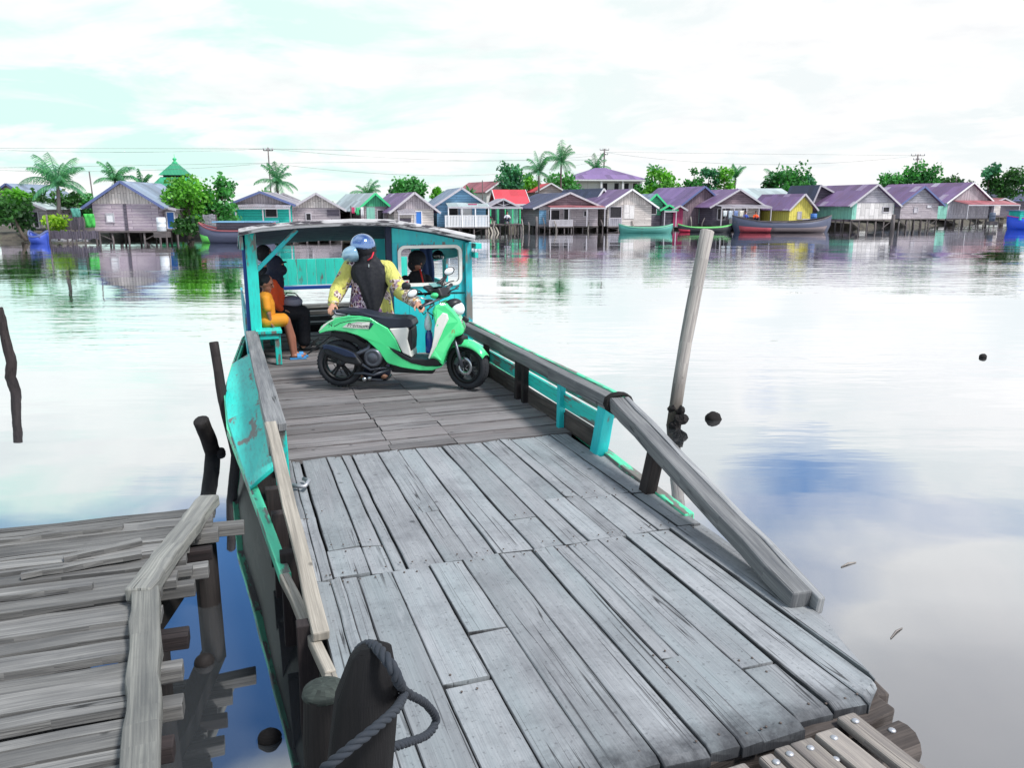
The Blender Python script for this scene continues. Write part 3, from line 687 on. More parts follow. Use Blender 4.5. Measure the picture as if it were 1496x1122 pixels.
M['metal'] = plain('grey cast metal', srgb(96, 100, 110), 0.4, 0.7, 0.3, scl=25)
M['steel'] = plain('bright steel', srgb(190, 195, 200), 0.25, 0.9, 0.15, scl=25)
M['exh'] = plain('blue black heat shield', srgb(46, 56, 82), 0.32, 0.3, 0.2, scl=12)
M['glass'] = plain('headlight glass', srgb(225, 232, 236), 0.08, 0, 0.08, coat=1)
M['chrome'] = plain('chrome', srgb(215, 222, 230), 0.12, 1.0, 0.08)
def scooter():
    g = thing('motor_scooter', 'light green and white scooter with black seat parked across the ferry deck', 'scooter', SR0, SYA)
    def wheel(c, rz, disc):
        rm = Matrix.Rotation(rz, 3, 'Z'); M_ = rm @ Matrix.Rotation(R(90), 3, 'X')
        RO = 0.252
        w_ = MB(); w_.lathe([(RO - 0.075, -0.036), (RO - 0.04, -0.052), (RO - 0.014, -0.046), (RO - 0.003, -0.022), (RO, 0), (RO - 0.003, 0.022), (RO - 0.014, 0.046), (RO - 0.04, 0.052), (RO - 0.075, 0.036), (RO - 0.075, -0.036)], M_, c, 40)
        # tread blocks
        for k in range(40):
            a = 2 * math.pi * k / 40
            for sgn in (-1, 1):
                q = Vector((math.cos(a + 0.04 * sgn) * (RO - 0.004), math.sin(a + 0.04 * sgn) * (RO - 0.004), sgn * 0.02))
                w_.box(Vector(c) + M_ @ q, (0.006, 0.02, 0.022), M=M_ @ Matrix.Rotation(a, 3, 'Z'))
        o = w_.build('wheel', M['rubber'], g)
        r_ = MB(); r_.lathe([(RO - 0.076, -0.04), (RO - 0.068, -0.045), (RO - 0.098, -0.03), (RO - 0.098, 0.03), (RO - 0.068, 0.045), (RO - 0.076, 0.04), (RO - 0.076, -0.04)], M_, c, 40)
        r_.lathe([(0.0, -0.05), (0.035, -0.05), (0.04, -0.03), (0.04, 0.03), (0.035, 0.05), (0.0, 0.05)], M_, c, 20)
        for k in range(5):
            a = 2 * math.pi * k / 5 + 0.3
            for da in (-0.12, 0.12):
                p0 = Vector(c) + M_ @ Vector((0.03 * math.cos(a + da * 2), 0.03 * math.sin(a + da * 2), 0)); p1 = Vector(c) + M_ @ Vector((0.158 * math.cos(a + da), 0.158 * math.sin(a + da), 0))
                r_.beam(p0, p1, 0.02, 0.026, up=rm @ Vector((0, 1, 0)))
        r_.build('rim', M['plastic'], o)
        if disc:
            d = MB(); d.lathe([(0.055, 0.056), (0.098, 0.056), (0.098, 0.060), (0.055, 0.060), (0.055, 0.056)], M_, c, 30)
            for k in range(6):
                a = k * math.pi / 3; d.beam(Vector(c) + M_ @ Vector((0.02 * math.cos(a), 0.02 * math.sin(a), 0.058)), Vector(c) + M_ @ Vector((0.06 * math.cos(a + 0.4), 0.06 * math.sin(a + 0.4), 0.058)), 0.012, 0.004, up=rm @ Vector((0, 1, 0)))
            d.build('brake_disc', M['steel'], o)
            k_ = MB(); k_.box(Vector(c) + rm @ Vector((-0.075, -0.075, 0.045)), (0.06, 0.04, 0.085), M=rm @ Matrix.Rotation(0.4, 3, 'Y')); k_.build('brake_caliper', M['metal'], o, bevel=0.01)
        return o
    xr, zr = 0.02, 0.252
    wheel((xr, 0, zr), 0.0, False)
    ST = R(-27); xf, zf = S(1093, 893, 0.0)[0], 0.252
    wheel((xf, 0, zf), ST, True)
    taper = lambda x, y, z: (x, y * (0.62 + 0.38 * min(1, max(0, (x + 0.2) / 0.45))), z)
    def poly(pts, off): return [S(a, b, off) for a, b in pts]
    body = [(143, 668), (160, 638), (205, 606), (255, 582), (340, 568), (420, 567), (480, 580), (530, 612), (590, 645), (640, 715), (674, 796), (640, 782), (597, 765), (630, 797), (680, 834), (740, 864), (830, 884), (900, 886), (938, 880), (925, 892), (870, 911), (790, 911), (680, 893), (600, 869), (582, 858), (550, 815), (510, 768), (460, 722), (400, 690), (330, 670), (250, 662), (190, 670), (150, 684)]
    mb = MB(); mb.prism(poly(body, -0.14), -0.15, 0.15, taper); b = mb.build('body_shell', M['green'], g, bevel=0.022, seg=3, angle=50)
    mb = MB(); mb.prism(poly([(148, 668), (185, 622), (240, 590), (262, 585), (215, 615), (170, 655)], -0.10), -0.152, -0.06, taper); mb.build('tail_lamp', M['swhite'], b, bevel=0.004)
    mb = MB(); mb.prism(poly([(597, 648), (715, 640), (721, 660), (713, 715), (728, 770), (742, 830), (682, 800), (645, 722)], -0.14), -0.148, 0.148); mb.build('side_panel', M['swhite'], g, bevel=0.012, seg=2)
    wp = MB(); wp.prism(poly([(300, 641), (330, 618), (400, 604), (478, 607), (468, 650), (380, 647)], -0.145), -0.156, -0.13, taper); wpo = wp.build('decal_panel', M['swhite'], b, bevel=0.003)
    wp = MB(); wp.prism(poly([(480, 608), (502, 616), (476, 651), (470, 650)], -0.145), -0.157, -0.13, taper); wp.build('decal_tip', M['exh'], b, bevel=0.002)
    x, z = S(400, 628, -0.15); lettering('Premium', (x, -0.1585, z), 0.062, M['plastic'], b, 'side_lettering', rot=(R(90), R(3), 0), shear=0.3)
    x, z = S(228, 625, -0.12); lettering('N', (x, -0.146, z), 0.06, M['plastic'], b, 'side_mark', rot=(R(90), R(-20), 0), shear=0.5)
    sw = MB(); pts = [(250, 635), (290, 612), (350, 598), (430, 594), (490, 602)]
    sw.tube([Vector((S(a, q, -0.15)[0], -0.153, S(a, q, -0.15)[1])) for a, q in pts], 0.004, 5); sw.build('decal_line', M['plastic'], b)
    # seat
    seat = [(243, 540), (262, 530), (310, 529), (400, 537), (480, 556), (560, 572), (640, 578), (705, 578), (738, 594), (752, 622), (748, 642), (690, 642), (600, 647), (560, 632), (500, 594), (430, 570), (340, 560), (270, 552)]
    mb = MB(); st = lambda x, y, z: (x, y * (0.55 + 0.45 * min(1, max(0, (x + 0.1) / 0.4))), z)
    mb.prism(poly(seat, -0.12), -0.14, 0.14, st); mb.build('seat', M['seat'], g, bevel=0.028, seg=3, angle=40)
    mb = MB(); mb.prism(poly([(700, 640), (748, 640), (752, 700), (748, 775), (735, 800), (720, 730)], -0.05), -0.13, 0.145); mb.build('seat_box', M['plastic'], g, bevel=0.015)
    mb = MB(); a = S3(255, 538, -0.12); mb.tube([S3(330, 560, -0.10), S3(262, 556, -0.12), a, S3(243, 535, -0.05), S3(243, 535, 0.06), S3(262, 540, 0.13)], 0.013, 8); mb.build('grab_rail', M['metal'], g)
    mb = MB(); mb.prism(poly([(258, 555), (300, 560), (350, 572), (250, 585), (235, 575)], -0.06), -0.08, 0.08); mb.build('tail_cowl', M['swhite'], g, bevel=0.01)
    # floor and mat
    mat = [(600, 769), (640, 785), (690, 812), (742, 840), (850, 842), (882, 832), (908, 846), (920, 880), (830, 886), (740, 866), (680, 836), (630, 799)]
    mb = MB(); mb.prism(poly(mat, -0.15), -0.156, 0.156); mb.build('floor_mat', M['plastic'], g, bevel=0.008)
    # front shield
    sh = [(872, 540), (890, 500), (925, 486), (960, 492), (1000, 535), (1045, 600), (1064, 650), (1057, 692), (1012, 706), (985, 752), (962, 800), (946, 850), (937, 884), (910, 846), (884, 830), (852, 838), (872, 770), (886, 690), (890, 620), (882, 570)]
    xs = [S(a, q)[0] for a, q in sh]; x0, x1 = min(xs), max(xs)
    ft = lambda x, y, z: (x, y * (1.0 - 0.55 * max(0, (x - x0 - 0.1) / (x1 - x0 - 0.1)) ** 1.4), z)
    mb = MB(); mb.prism(poly(sh, -0.14), -0.19, 0.19, ft); fs_ = mb.build('front_shield', M['green'], g, bevel=0.026, seg=3, angle=45)
    wi = [(886, 640), (903, 585), (935, 548), (962, 556), (971, 590), (942, 650), (897, 760), (853, 838), (846, 832), (870, 760), (882, 690)]
    mb = MB(); mb.prism(poly(wi, -0.17), -0.196, 0.196, ft); mb.build('leg_shield', M['swhite'], g, bevel=0.008)
    mb = MB(); mb.prism(poly([(985, 560), (1002, 575), (1030, 620), (1052, 660), (1058, 600), (1040, 590), (1010, 555)], -0.1), -0.165, -0.06, ft); mb.build('front_trim', M['swhite'], g, bevel=0.004)
    mb = MB(); mb.prism(poly([(965, 688), (1010, 690), (1018, 700), (985, 698)], -0.13), -0.14, -0.08, ft); mb.build('front_slit', M['plastic'], g, bevel=0.002)
    x, z = S(1000, 668, -0.14); lettering('Fi', (x, -0.151, z), 0.055, plain('red decal', srgb(170, 70, 60), 0.4), g, 'front_lettering', rot=(R(90), R(-8), R(10)), shear=0.3)
    # steering group
    rm = Matrix.Rotation(ST, 3, 'Z'); piv = Vector((xf - 0.06, 0, 0))
    def st_(p): p = Vector(p); return piv + rm @ (p - piv)
    mb = MB()
    for s_ in (-1, 1): mb.tube([st_((xf - 0.115, 0.075 * s_, 0.60)), st_((xf - 0.04, 0.075 * s_, 0.36)), st_((xf, 0.075 * s_, 0.25))], [0.017, 0.02, 0.022], 10)
    mb.build('front_fork', M['metal'], g)
    mb = MB(); rows = []
    for i in range(9):
        a = R(118 - 88 * i / 8)
        rows.append([st_((xf + 0.285 * math.cos(a) * 1.0, yy, zf + (0.285 - 0.06 * abs(yy / 0.06) ** 2) * math.sin(a))) for yy in (-0.065, -0.05, -0.02, 0.02, 0.05, 0.065)])
    mb.grid(rows); mb.build('front_fender', M['green'], g, solid=0.006)
    mb = MB(); mb.box(st_((xf - 0.06, 0, 0.50)), (0.10, 0.12, 0.14), M=rm); mb.build('fork_shroud', M['plastic'], g, bevel=0.02)
    hc = S3(1010, 500, 0.0)
    mb = MB(); mb.ball(hc + Vector((-0.02, 0, 0)), (0.10, 0.10, 0.065), M=rm @ Matrix.Rotation(R(-25), 3, 'Y'), nu=20, nv=12); hh = mb.build('headlight_housing', M['plastic'], g)
    mb = MB(); mb.ball(S3(1032, 520, -0.02), (0.06, 0.085, 0.075), M=rm @ Matrix.Rotation(R(-20), 3, 'Y'), nu=20, nv=12); mb.build('headlight', M['glass'], hh)
    hb0 = S3(800, 512, -0.33); hb1 = S3(985, 375, 0.30); hm = (hb0 + hb1) / 2
    mb = MB(); mb.tube([hb0, hb0.lerp(hb1, 0.3) + Vector((0.05, 0, -.005)), hm + Vector((0.08, 0, -0.01)), hb0.lerp(hb1, 0.7) + Vector((0.05, 0, -.005)), hb1], 0.013, 8); mb.build('handlebar', M['metal'], g)
    d = (hb1 - hb0).normalized()
    for p, s_ in ((hb0, 1), (hb1, -1)):
        mb = MB(); mb.tube([p - d * 0.02 * s_, p + d * 0.02 * s_, p + d * 0.11 * s_], [0.021, 0.017, 0.018], 10); mb.build('handle_grip', M['plastic'], g)
        mb = MB(); mb.box(p + d * 0.15 * s_ + Vector((0.01, 0, 0)), (0.06, 0.07, 0.055), M=rm); mb.build('switch_housing', M['plastic'], g, bevel=0.012)
        mb = MB(); mb.tube([p + d * 0.16 * s_ + Vector((0.05, 0, -0.005)), p + d * 0.10 * s_ + Vector((0.085, 0, -0.01)), p - d * 0.03 * s_ + Vector((0.075, 0, -0.015))], [0.008, 0.007, 0.009], 6); mb.build('brake_lever', M['plastic'], g)
    # cowl with instruments
    cw = hm + Vector((0.0, 0, 0.03)); cm = rm @ Matrix.Rotation(R(28), 3, 'Y')
    mb = MB(); mb.ball(cw + Vector((0.02, 0, -0.02)), (0.075, 0.10, 0.04), M=rm @ Matrix.Rotation(R(-12), 3, 'Y'), nu=18, nv=10); mb.build('handlebar_cowl', M['green'], g)
    mb = MB(); mb.box(cw + Vector((0.06, 0, 0.0)), (0.09, 0.17, 0.10), M=rm @ Matrix.Rotation(R(-25), 3, 'Y')); mb.build('handlebar_shroud', M['plastic'], g, bevel=0.02)
    mb = MB(); mb.box(cw + Vector((-0.045, 0.0, 0.045)), (0.10, 0.19, 0.035), M=cm); dash = mb.build('dashboard', M['plastic'], g, bevel=0.012)
    mb = MB(); mb.box(cw + cm @ Vector((-0.045 + 0.0, 0, 0.07)) + Vector((-.005, 0, 0)), (0.07, 0.14, 0.004), M=cm); mb.build('instrument_screen', plain('teal screen', srgb(60, 130, 130), 0.15, coat=1), dash)
    mb = MB(); mb.tube([cw + Vector((0.02, 0.05, 0.03)), S3(930, 350, 0.1), S3(960, 315, 0.14)], [0.03, 0.024, 0.012], 8); mb.tube([S3(880, 385, 0.02), S3(955, 322, 0.12)], 0.018, 8); mb.build('windscreen_stub', M['plastic'], g)
    # mirrors: near one, and the far one behind it
    for stem, c in (((S3(850, 470, -0.16), S3(800, 455, -0.17), S3(765, 440, -0.18)), S3(745, 425, -0.18)), ((S3(940, 400, 0.16), S3(950, 340, 0.2), S3(966, 290, 0.2)), S3(975, 285, 0.2))):
        mb = MB(); mb.tube(stem, 0.007, 6); m_ = mb.build('mirror', M['steel'], g)
        mm = Matrix.Rotation(R(20), 3, 'Z') @ Matrix.Rotation(R(-25), 3, 'Y')
        mb = MB(); mb.ball(c + Vector((0, 0.012, 0)), (0.062, 0.02, 0.042), M=mm, nu=16, nv=8); mb.build('mirror_back', M['plastic'], m_)
        mb = MB(); mb.ball(c + Vector((0, -0.004, 0)), (0.052, 0.012, 0.034), M=mm, nu=16, nv=8); mb.build('mirror_glass', M['glass'], m_)
    mb = MB(); mb.ball(S3(705, 380, 0.06), (0.05, 0.025, 0.045), nu=14, nv=8); mb.tube([S3(705, 385, 0.06), S3(740, 395, 0.05), S3(790, 410, 0.02), S3(830, 440, 0.0)], 0.007, 6); mb.build('mirror', M['plastic'], g)
    cb = MB()
    for k, (a, b_, c) in enumerate([((860, 500), (840, 540), (880, 570)), ((880, 520), (870, 590), (900, 560)), ((940, 450), (1000, 400), (1036, 395)), ((800, 530), (815, 560), (830, 545)), ((930, 380), (985, 350), (1008, 345))]):
        cb.tube([S3(*a, -0.1 + 0.05 * k), S3(*b_, -0.12 + 0.05 * k), S3(*c, -0.1 + 0.05 * k)], 0.006, 6)
    cb.build('control_cable', M['plastic'], g)
    # turn lamp at the front of the shield
    mb = MB(); mb.box(S3(1080, 590, -0.06), (0.07, 0.05, 0.045), M=Matrix.Rotation(R(40), 3, 'Y')); mb.build('turn_lamp', M['plastic'], g, bevel=0.01)
    # mechanicals
    mb = MB(); mb.prism(poly([(186, 745), (205, 742), (258, 752), (330, 775), (388, 800), (416, 838), (436, 866), (412, 876), (330, 862), (215, 812), (190, 795)], -0.18), -0.235, -0.145); ex = mb.build('exhaust', M['plastic'], g, bevel=0.022, seg=3)
    mb = MB(); mb.prism(poly([(186, 747), (205, 743), (258, 753), (330, 776), (380, 798), (400, 828), (330, 820), (215, 772), (190, 775)], -0.2), -0.242, -0.225); mb.build('heat_shield', M['exh'], ex, bevel=0.006)
    mb = MB(); mb.tube([S3(420, 868, -0.16), S3(480, 905, -0.14), S3(560, 895, -0.08), S3(620, 900, -0.05)], 0.017, 8); mb.build('exhaust_pipe', M['metal'], ex)
    MY = Matrix.Rotation(R(90), 3, 'X')
    mb = MB(); c = S3(505, 826, -0.1); mb.lathe([(0.0, 0.075), (0.05, 0.075), (0.055, 0.068), (0.07, 0.08), (0.092, 0.075), (0.098, 0.05), (0.1, -0.1)], MY, c, 30); mb.build('engine_cover', M['metal'], g)
    mb = MB(); mb.prism(poly([(395, 790), (465, 770), (560, 790), (590, 860), (560, 900), (470, 900), (400, 890), (350, 860)], -0.08), -0.09, 0.09); mb.build('engine_block', M['plastic'], g, bevel=0.02)
    mb = MB(); mb.tube([S3(300, 868, -0.09), S3(380, 815, -0.1), S3(470, 775, -0.1), S3(480, 735, -0.08)], [0.022, 0.024, 0.03, 0.02], 10); mb.build('swing_arm', M['metal'], g)
    mb = MB(); mb.tube([S3(455, 730, -0.05), S3(330, 640, -0.08)], [0.03, 0.03], 10); mb.build('rear_shock', M['plastic'], g)
    mb = MB(); mb.prism(poly([(235, 664), (330, 672), (400, 690), (462, 724), (540, 800), (500, 830), (400, 740), (240, 690)], -0.02), -0.07, 0.07); mb.build('inner_fender', M['plastic'], g, bevel=0.01)
    mb = MB(); mb.beam(S3(262, 672, 0), S3(88, 806, 0), 0.14, 0.012, up=(0.6, 0, 1), n=3, w1=0.09); md = mb.build('mudguard', M['plastic'], g, bevel=0.004)
    mb = MB(); mb.box(S3(125, 735, 0.0), (0.012, 0.16, 0.09), M=Matrix.Rotation(R(35), 3, 'Y')); mb.build('number_plate', M['plastic'], md, bevel=0.003)
    mb = MB(); mb.tube([S3(375, 932, -0.12), S3(440, 928, -0.12), S3(500, 940, -0.1), S3(600, 905, -0.08)], [0.012, 0.014, 0.016, 0.02], 8); mb.build('foot_peg', M['metal'], g)
    mb = MB(); mb.tube([S3(430, 962, -0.1), S3(480, 966, -0.06), S3(555, 972, -0.06)], [0.018, 0.015, 0.012], 8); mb.tube([S3(470, 965, -0.08), S3(540, 880, -0.05)], 0.014, 8); mb.build('centre_stand', M['metal'], g)
    mb = MB(); mb.ball(S3(442, 966, -0.12), 0.026); mb.ball(S3(474, 960, -0.10), 0.024); mb.build('stand_roller', M['steel'], g)
    mb = MB(); mb.prism(poly([(600, 860), (900, 880), (880, 930), (620, 920)], 0.0), -0.05, 0.05); mb.build('under_frame', M['plastic'], g, bevel=0.02)
    return g
sct = scooter()
def sworld(p): return SR0 + Matrix.Rotation(SYA, 3, 'Z') @ Vector(p)
def hung_things():
    b = thing('drink_bottle', 'blue plastic bottle hanging in the scooter leg well', 'bottle', sworld(S3(852, 800, 0.0)), SYA)
    h = S(852, 600, 0)[1] - S(852, 800, 0)[1]
    mb = MB(); mb.lathe([(0, 0), (0.036, 0), (0.04, 0.02), (0.04, h * 0.5), (0.033, h * 0.62), (0.016, h * 0.78), (0.014, h * 0.9), (0, h * 0.9)], n=18); mb.build('bottle_body', plain('deep blue plastic', srgb(20, 60, 150), 0.2, coat=0.5), b)
    mb = MB(); mb.lathe([(0.0, h * 0.9), (0.017, h * 0.9), (0.017, h), (0, h)], n=14); mb.build('bottle_cap', plain('blue cap', srgb(30, 110, 220), 0.3), b)
    p = thing('plastic_bag', 'small clear whitish plastic bag hanging below the scooter handlebar', 'bag', sworld(S3(845, 660, -0.06)), SYA)
    h = S(845, 545, 0)[1] - S(845, 660, 0)[1]
    mb = MB(); mb.lathe([(0.0, 0), (0.03, 0.01), (0.042, h * 0.3), (0.035, h * 0.6), (0.012, h * 0.85), (0.02, h)], n=14); mb.build('bag_film', plain('cloudy plastic film', srgb(196, 214, 222), 0.25, 0, 0.2, scl=30), p)
hung_things()

# ------------------------------------------------------------------ people
def fuse(mb, voxel, name, mat, parent, smooth=3, cut=None):
    # grow overlapping rounded limbs into one continuous skin
    o = mb.build('tmp', None, weld=False)
    md = o.modifiers.new('r', 'REMESH'); md.mode = 'VOXEL'; md.voxel_size = voxel; md.use_smooth_shade = True
    ms_ = o.modifiers.new('s', 'SMOOTH'); ms_.iterations = smooth; ms_.factor = 0.5
    dg = bpy.context.evaluated_depsgraph_get(); me = bpy.data.meshes.new_from_object(o.evaluated_get(dg)); bpy.data.objects.remove(o)
    me.name = name; r = bpy.data.objects.new(name, me); COL.objects.link(r); me.materials.clear()
    for m_ in (mat if isinstance(mat, list) else [mat]): me.materials.append(m_)
    if parent: r.parent = parent
    if cut:
        for p in me.polygons: p.material_index = cut(p.center)
    return r
def cone(mb, a, ra, b, rb, sq=1.0, n=14):
    a = Vector(a); b = Vector(b); mb.tube([a, a.lerp(b, 0.5), b], [ra, (ra + rb) / 2, rb], n, sq=sq)
    mb.ball(a, ra, nu=n, nv=8); mb.ball(b, rb, nu=n, nv=8)
def limb(mb, pts, rad):
    for p, q, r0, r1 in zip(pts, pts[1:], rad, rad[1:]): cone(mb, p, r0, q, r1)
def hand(mb, wrist, fwd, palm_n, s=1.0, curl=0.9, thumb=1):
    # palm, four unequal bent fingers, and a thumb that leaves the side of the palm
    w_ = Vector(wrist); f = Vector(fwd).normalized(); n = Vector(palm_n); n = (n - f * n.dot(f)).normalized(); side = f.cross(n) * thumb
    mt = Matrix((side, f, n)).transposed()
    mb.ball(w_ + f * 0.045 * s, (0.036 * s, 0.048 * s, 0.017 * s), M=mt, nu=12, nv=8)
    cone(mb, w_ - f * 0.01, 0.024 * s, w_ + f * 0.03 * s, 0.022 * s)
    for k, (o_, ln) in enumerate(((0.028, 0.066), (0.0095, 0.075), (-0.0095, 0.070), (-0.028, 0.055))):
        p = w_ + f * 0.082 * s + side * o_ * s; d = f.copy()
        for j in range(3):
            an = curl * (0.5 + 0.35 * j); d = (f * math.cos(an) + n * math.sin(an)).normalized()
            q = p + d * ln * s * (0.44, 0.32, 0.24)[j]; cone(mb, p, (0.0095 - 0.001 * j) * s, q, (0.0088 - 0.001 * j) * s, n=8); p = q
    p = w_ + f * 0.03 * s + side * 0.03 * s
    q = p + (side * 0.7 + f * 0.7 + n * 0.35).normalized() * 0.036 * s; cone(mb, p, 0.0125 * s, q, 0.0105 * s, n=8)
    r_ = q + (side * 0.15 + f * 0.8 + n * 0.6).normalized() * 0.03 * s; cone(mb, q, 0.0105 * s, r_, 0.0085 * s, n=8)
def head(mb, c, fw, s=1.0):
    # skull, jaw, brow, nose, lips, ears; fw = facing direction
    c = Vector(c); f = Vector(fw).normalized(); side = Vector((0, 0, 1)).cross(f).normalized(); up = f.cross(side)
    mt = Matrix((f, side, up)).transposed(); P = lambda x, y, z: c + mt @ Vector((x * s, y * s, z * s))
    mb.ball(P(-0.01, 0, 0.02), (0.098 * s, 0.078 * s, 0.105 * s), M=mt); mb.ball(P(0.022, 0, -0.05), (0.066 * s, 0.058 * s, 0.07 * s), M=mt)
    cone(mb, P(0.088, 0, 0.01), 0.011 * s, P(0.108, 0, -0.025), 0.014 * s, n=8)
    mb.ball(P(0.082, 0, -0.06), (0.014 * s, 0.026 * s, 0.011 * s), M=mt); mb.ball(P(0.07, 0, -0.095), 0.022 * s)
    for sg in (-1, 1):
        mb.ball(P(-0.005, 0.078 * sg, -0.01), (0.02 * s, 0.01 * s, 0.032 * s), M=mt); mb.ball(P(0.072, 0.032 * sg, 0.028), (0.022 * s, 0.024 * s, 0.011 * s), M=mt)
    return P, mt
SKIN = plain('light brown skin', srgb(188, 140, 116), 0.5, 0, 0.08, scl=12)
SKIN2 = plain('brown skin', srgb(150, 100, 82), 0.5, 0, 0.08, scl=12)
BLK = plain('black cloth', srgb(22, 24, 32), 0.85, 0, 0.3, scl=30)
NAVY = plain('navy cloth', srgb(28, 34, 56), 0.85, 0, 0.3, scl=30)
ORG = plain('orange cloth', srgb(226, 84, 40), 0.8, 0, 0.12, scl=25)
YEL = plain('amber yellow cloth', srgb(206, 136, 30), 0.8, 0, 0.12, scl=25)
def batik():
    m, t, p = newmat('yellow patterned batik cloth')
    tcn = N(t, 'ShaderNodeTexCoord'); sp = N(t, 'ShaderNodeSeparateXYZ'); L(t, tcn.outputs['Object'], sp.inputs[0])
    base = mixc(t, noise_uv(t, (9, 9, 9), 4, 0.6, 'Object'), srgb(178, 180, 72), srgb(214, 208, 128))
    vo = N(t, 'ShaderNodeTexVoronoi', feature='DISTANCE_TO_EDGE'); mpn = N(t, 'ShaderNodeMapping'); L(t, tcn.outputs['Object'], mpn.inputs[0]); mpn.inputs['Scale'].default_value = (1, 0.4, 1); L(t, mpn.outputs[0], vo.inputs[0]); vo.inputs['Scale'].default_value = 26
    flow = mixc(t, ramp(t, vo.outputs['Distance'], [(0.05, 0.0), (0.16, 1.0)]), srgb(222, 206, 216), srgb(74, 40, 62))
    flow = mixc(t, ramp(t, noise_uv(t, (14, 14, 14), 3, 0.5, 'Object'), [(0.5, 0.0), (0.58, 0.8)]), flow, srgb(128, 92, 140))
    flow = mixc(t, ramp(t, noise_uv(t, (20, 20, 20), 3, 0.5, 'Object'), [(0.6, 0.0), (0.66, 0.9)]), flow, srgb(170, 110, 54))
    nz = noise_uv(t, (4.5, 4.5, 4.5), 4, 0.6, 'Object')
    # printed panel down the front and along hem and cuffs
    dx = math_node(t, 'ABSOLUTE', math_node(t, 'ADD', sp.outputs[0], 0.07))
    band = math_node(t, 'SUBTRACT', math_node(t, "ADD", 0.165, math_node(t, 'MULTIPLY', math_node(t, 'SUBTRACT', 1.0, sp.outputs[2]), 0.30)), dx)
    hem = math_node(t, 'SUBTRACT', 0.76, sp.outputs[2])
    f = math_node(t, 'ADD', math_node(t, 'MAXIMUM', band, hem), math_node(t, 'MULTIPLY', math_node(t, 'SUBTRACT', nz, 0.5), 0.45))
    f = ramp(t, f, [(0.0, 0.0), (0.03, 1.0)])
    cuff = math_node(t, 'SUBTRACT', math_node(t, 'ADD', math_node(t, 'MULTIPLY', math_node(t, 'ABSOLUTE', sp.outputs[0]), 1.0), math_node(t, 'MULTIPLY', math_node(t, 'SUBTRACT', nz, 0.5), 0.8)), 0.44)
    cuff = math_node(t, 'MULTIPLY', ramp(t, cuff, [(0.0, 0.0), (0.03, 1.0)]), 0.75)
    spot = math_node(t, 'MAXIMUM', cuff, ramp(t, noise_uv(t, (6, 6, 6), 2, 0.5, 'Object'), [(0.575, 0.0), (0.61, 0.85)]))
    c = mixc(t, math_node(t, 'MAXIMUM', f, spot), base, flow)
    L(t, c, p.inputs['Base Color']); p.inputs['Roughness'].default_value = 0.8
    bump(t, p, noise_uv(t, (14, 14, 9), 4, 0.5, 'Object', dist=1.0), 0.9, 0.05)
    return m
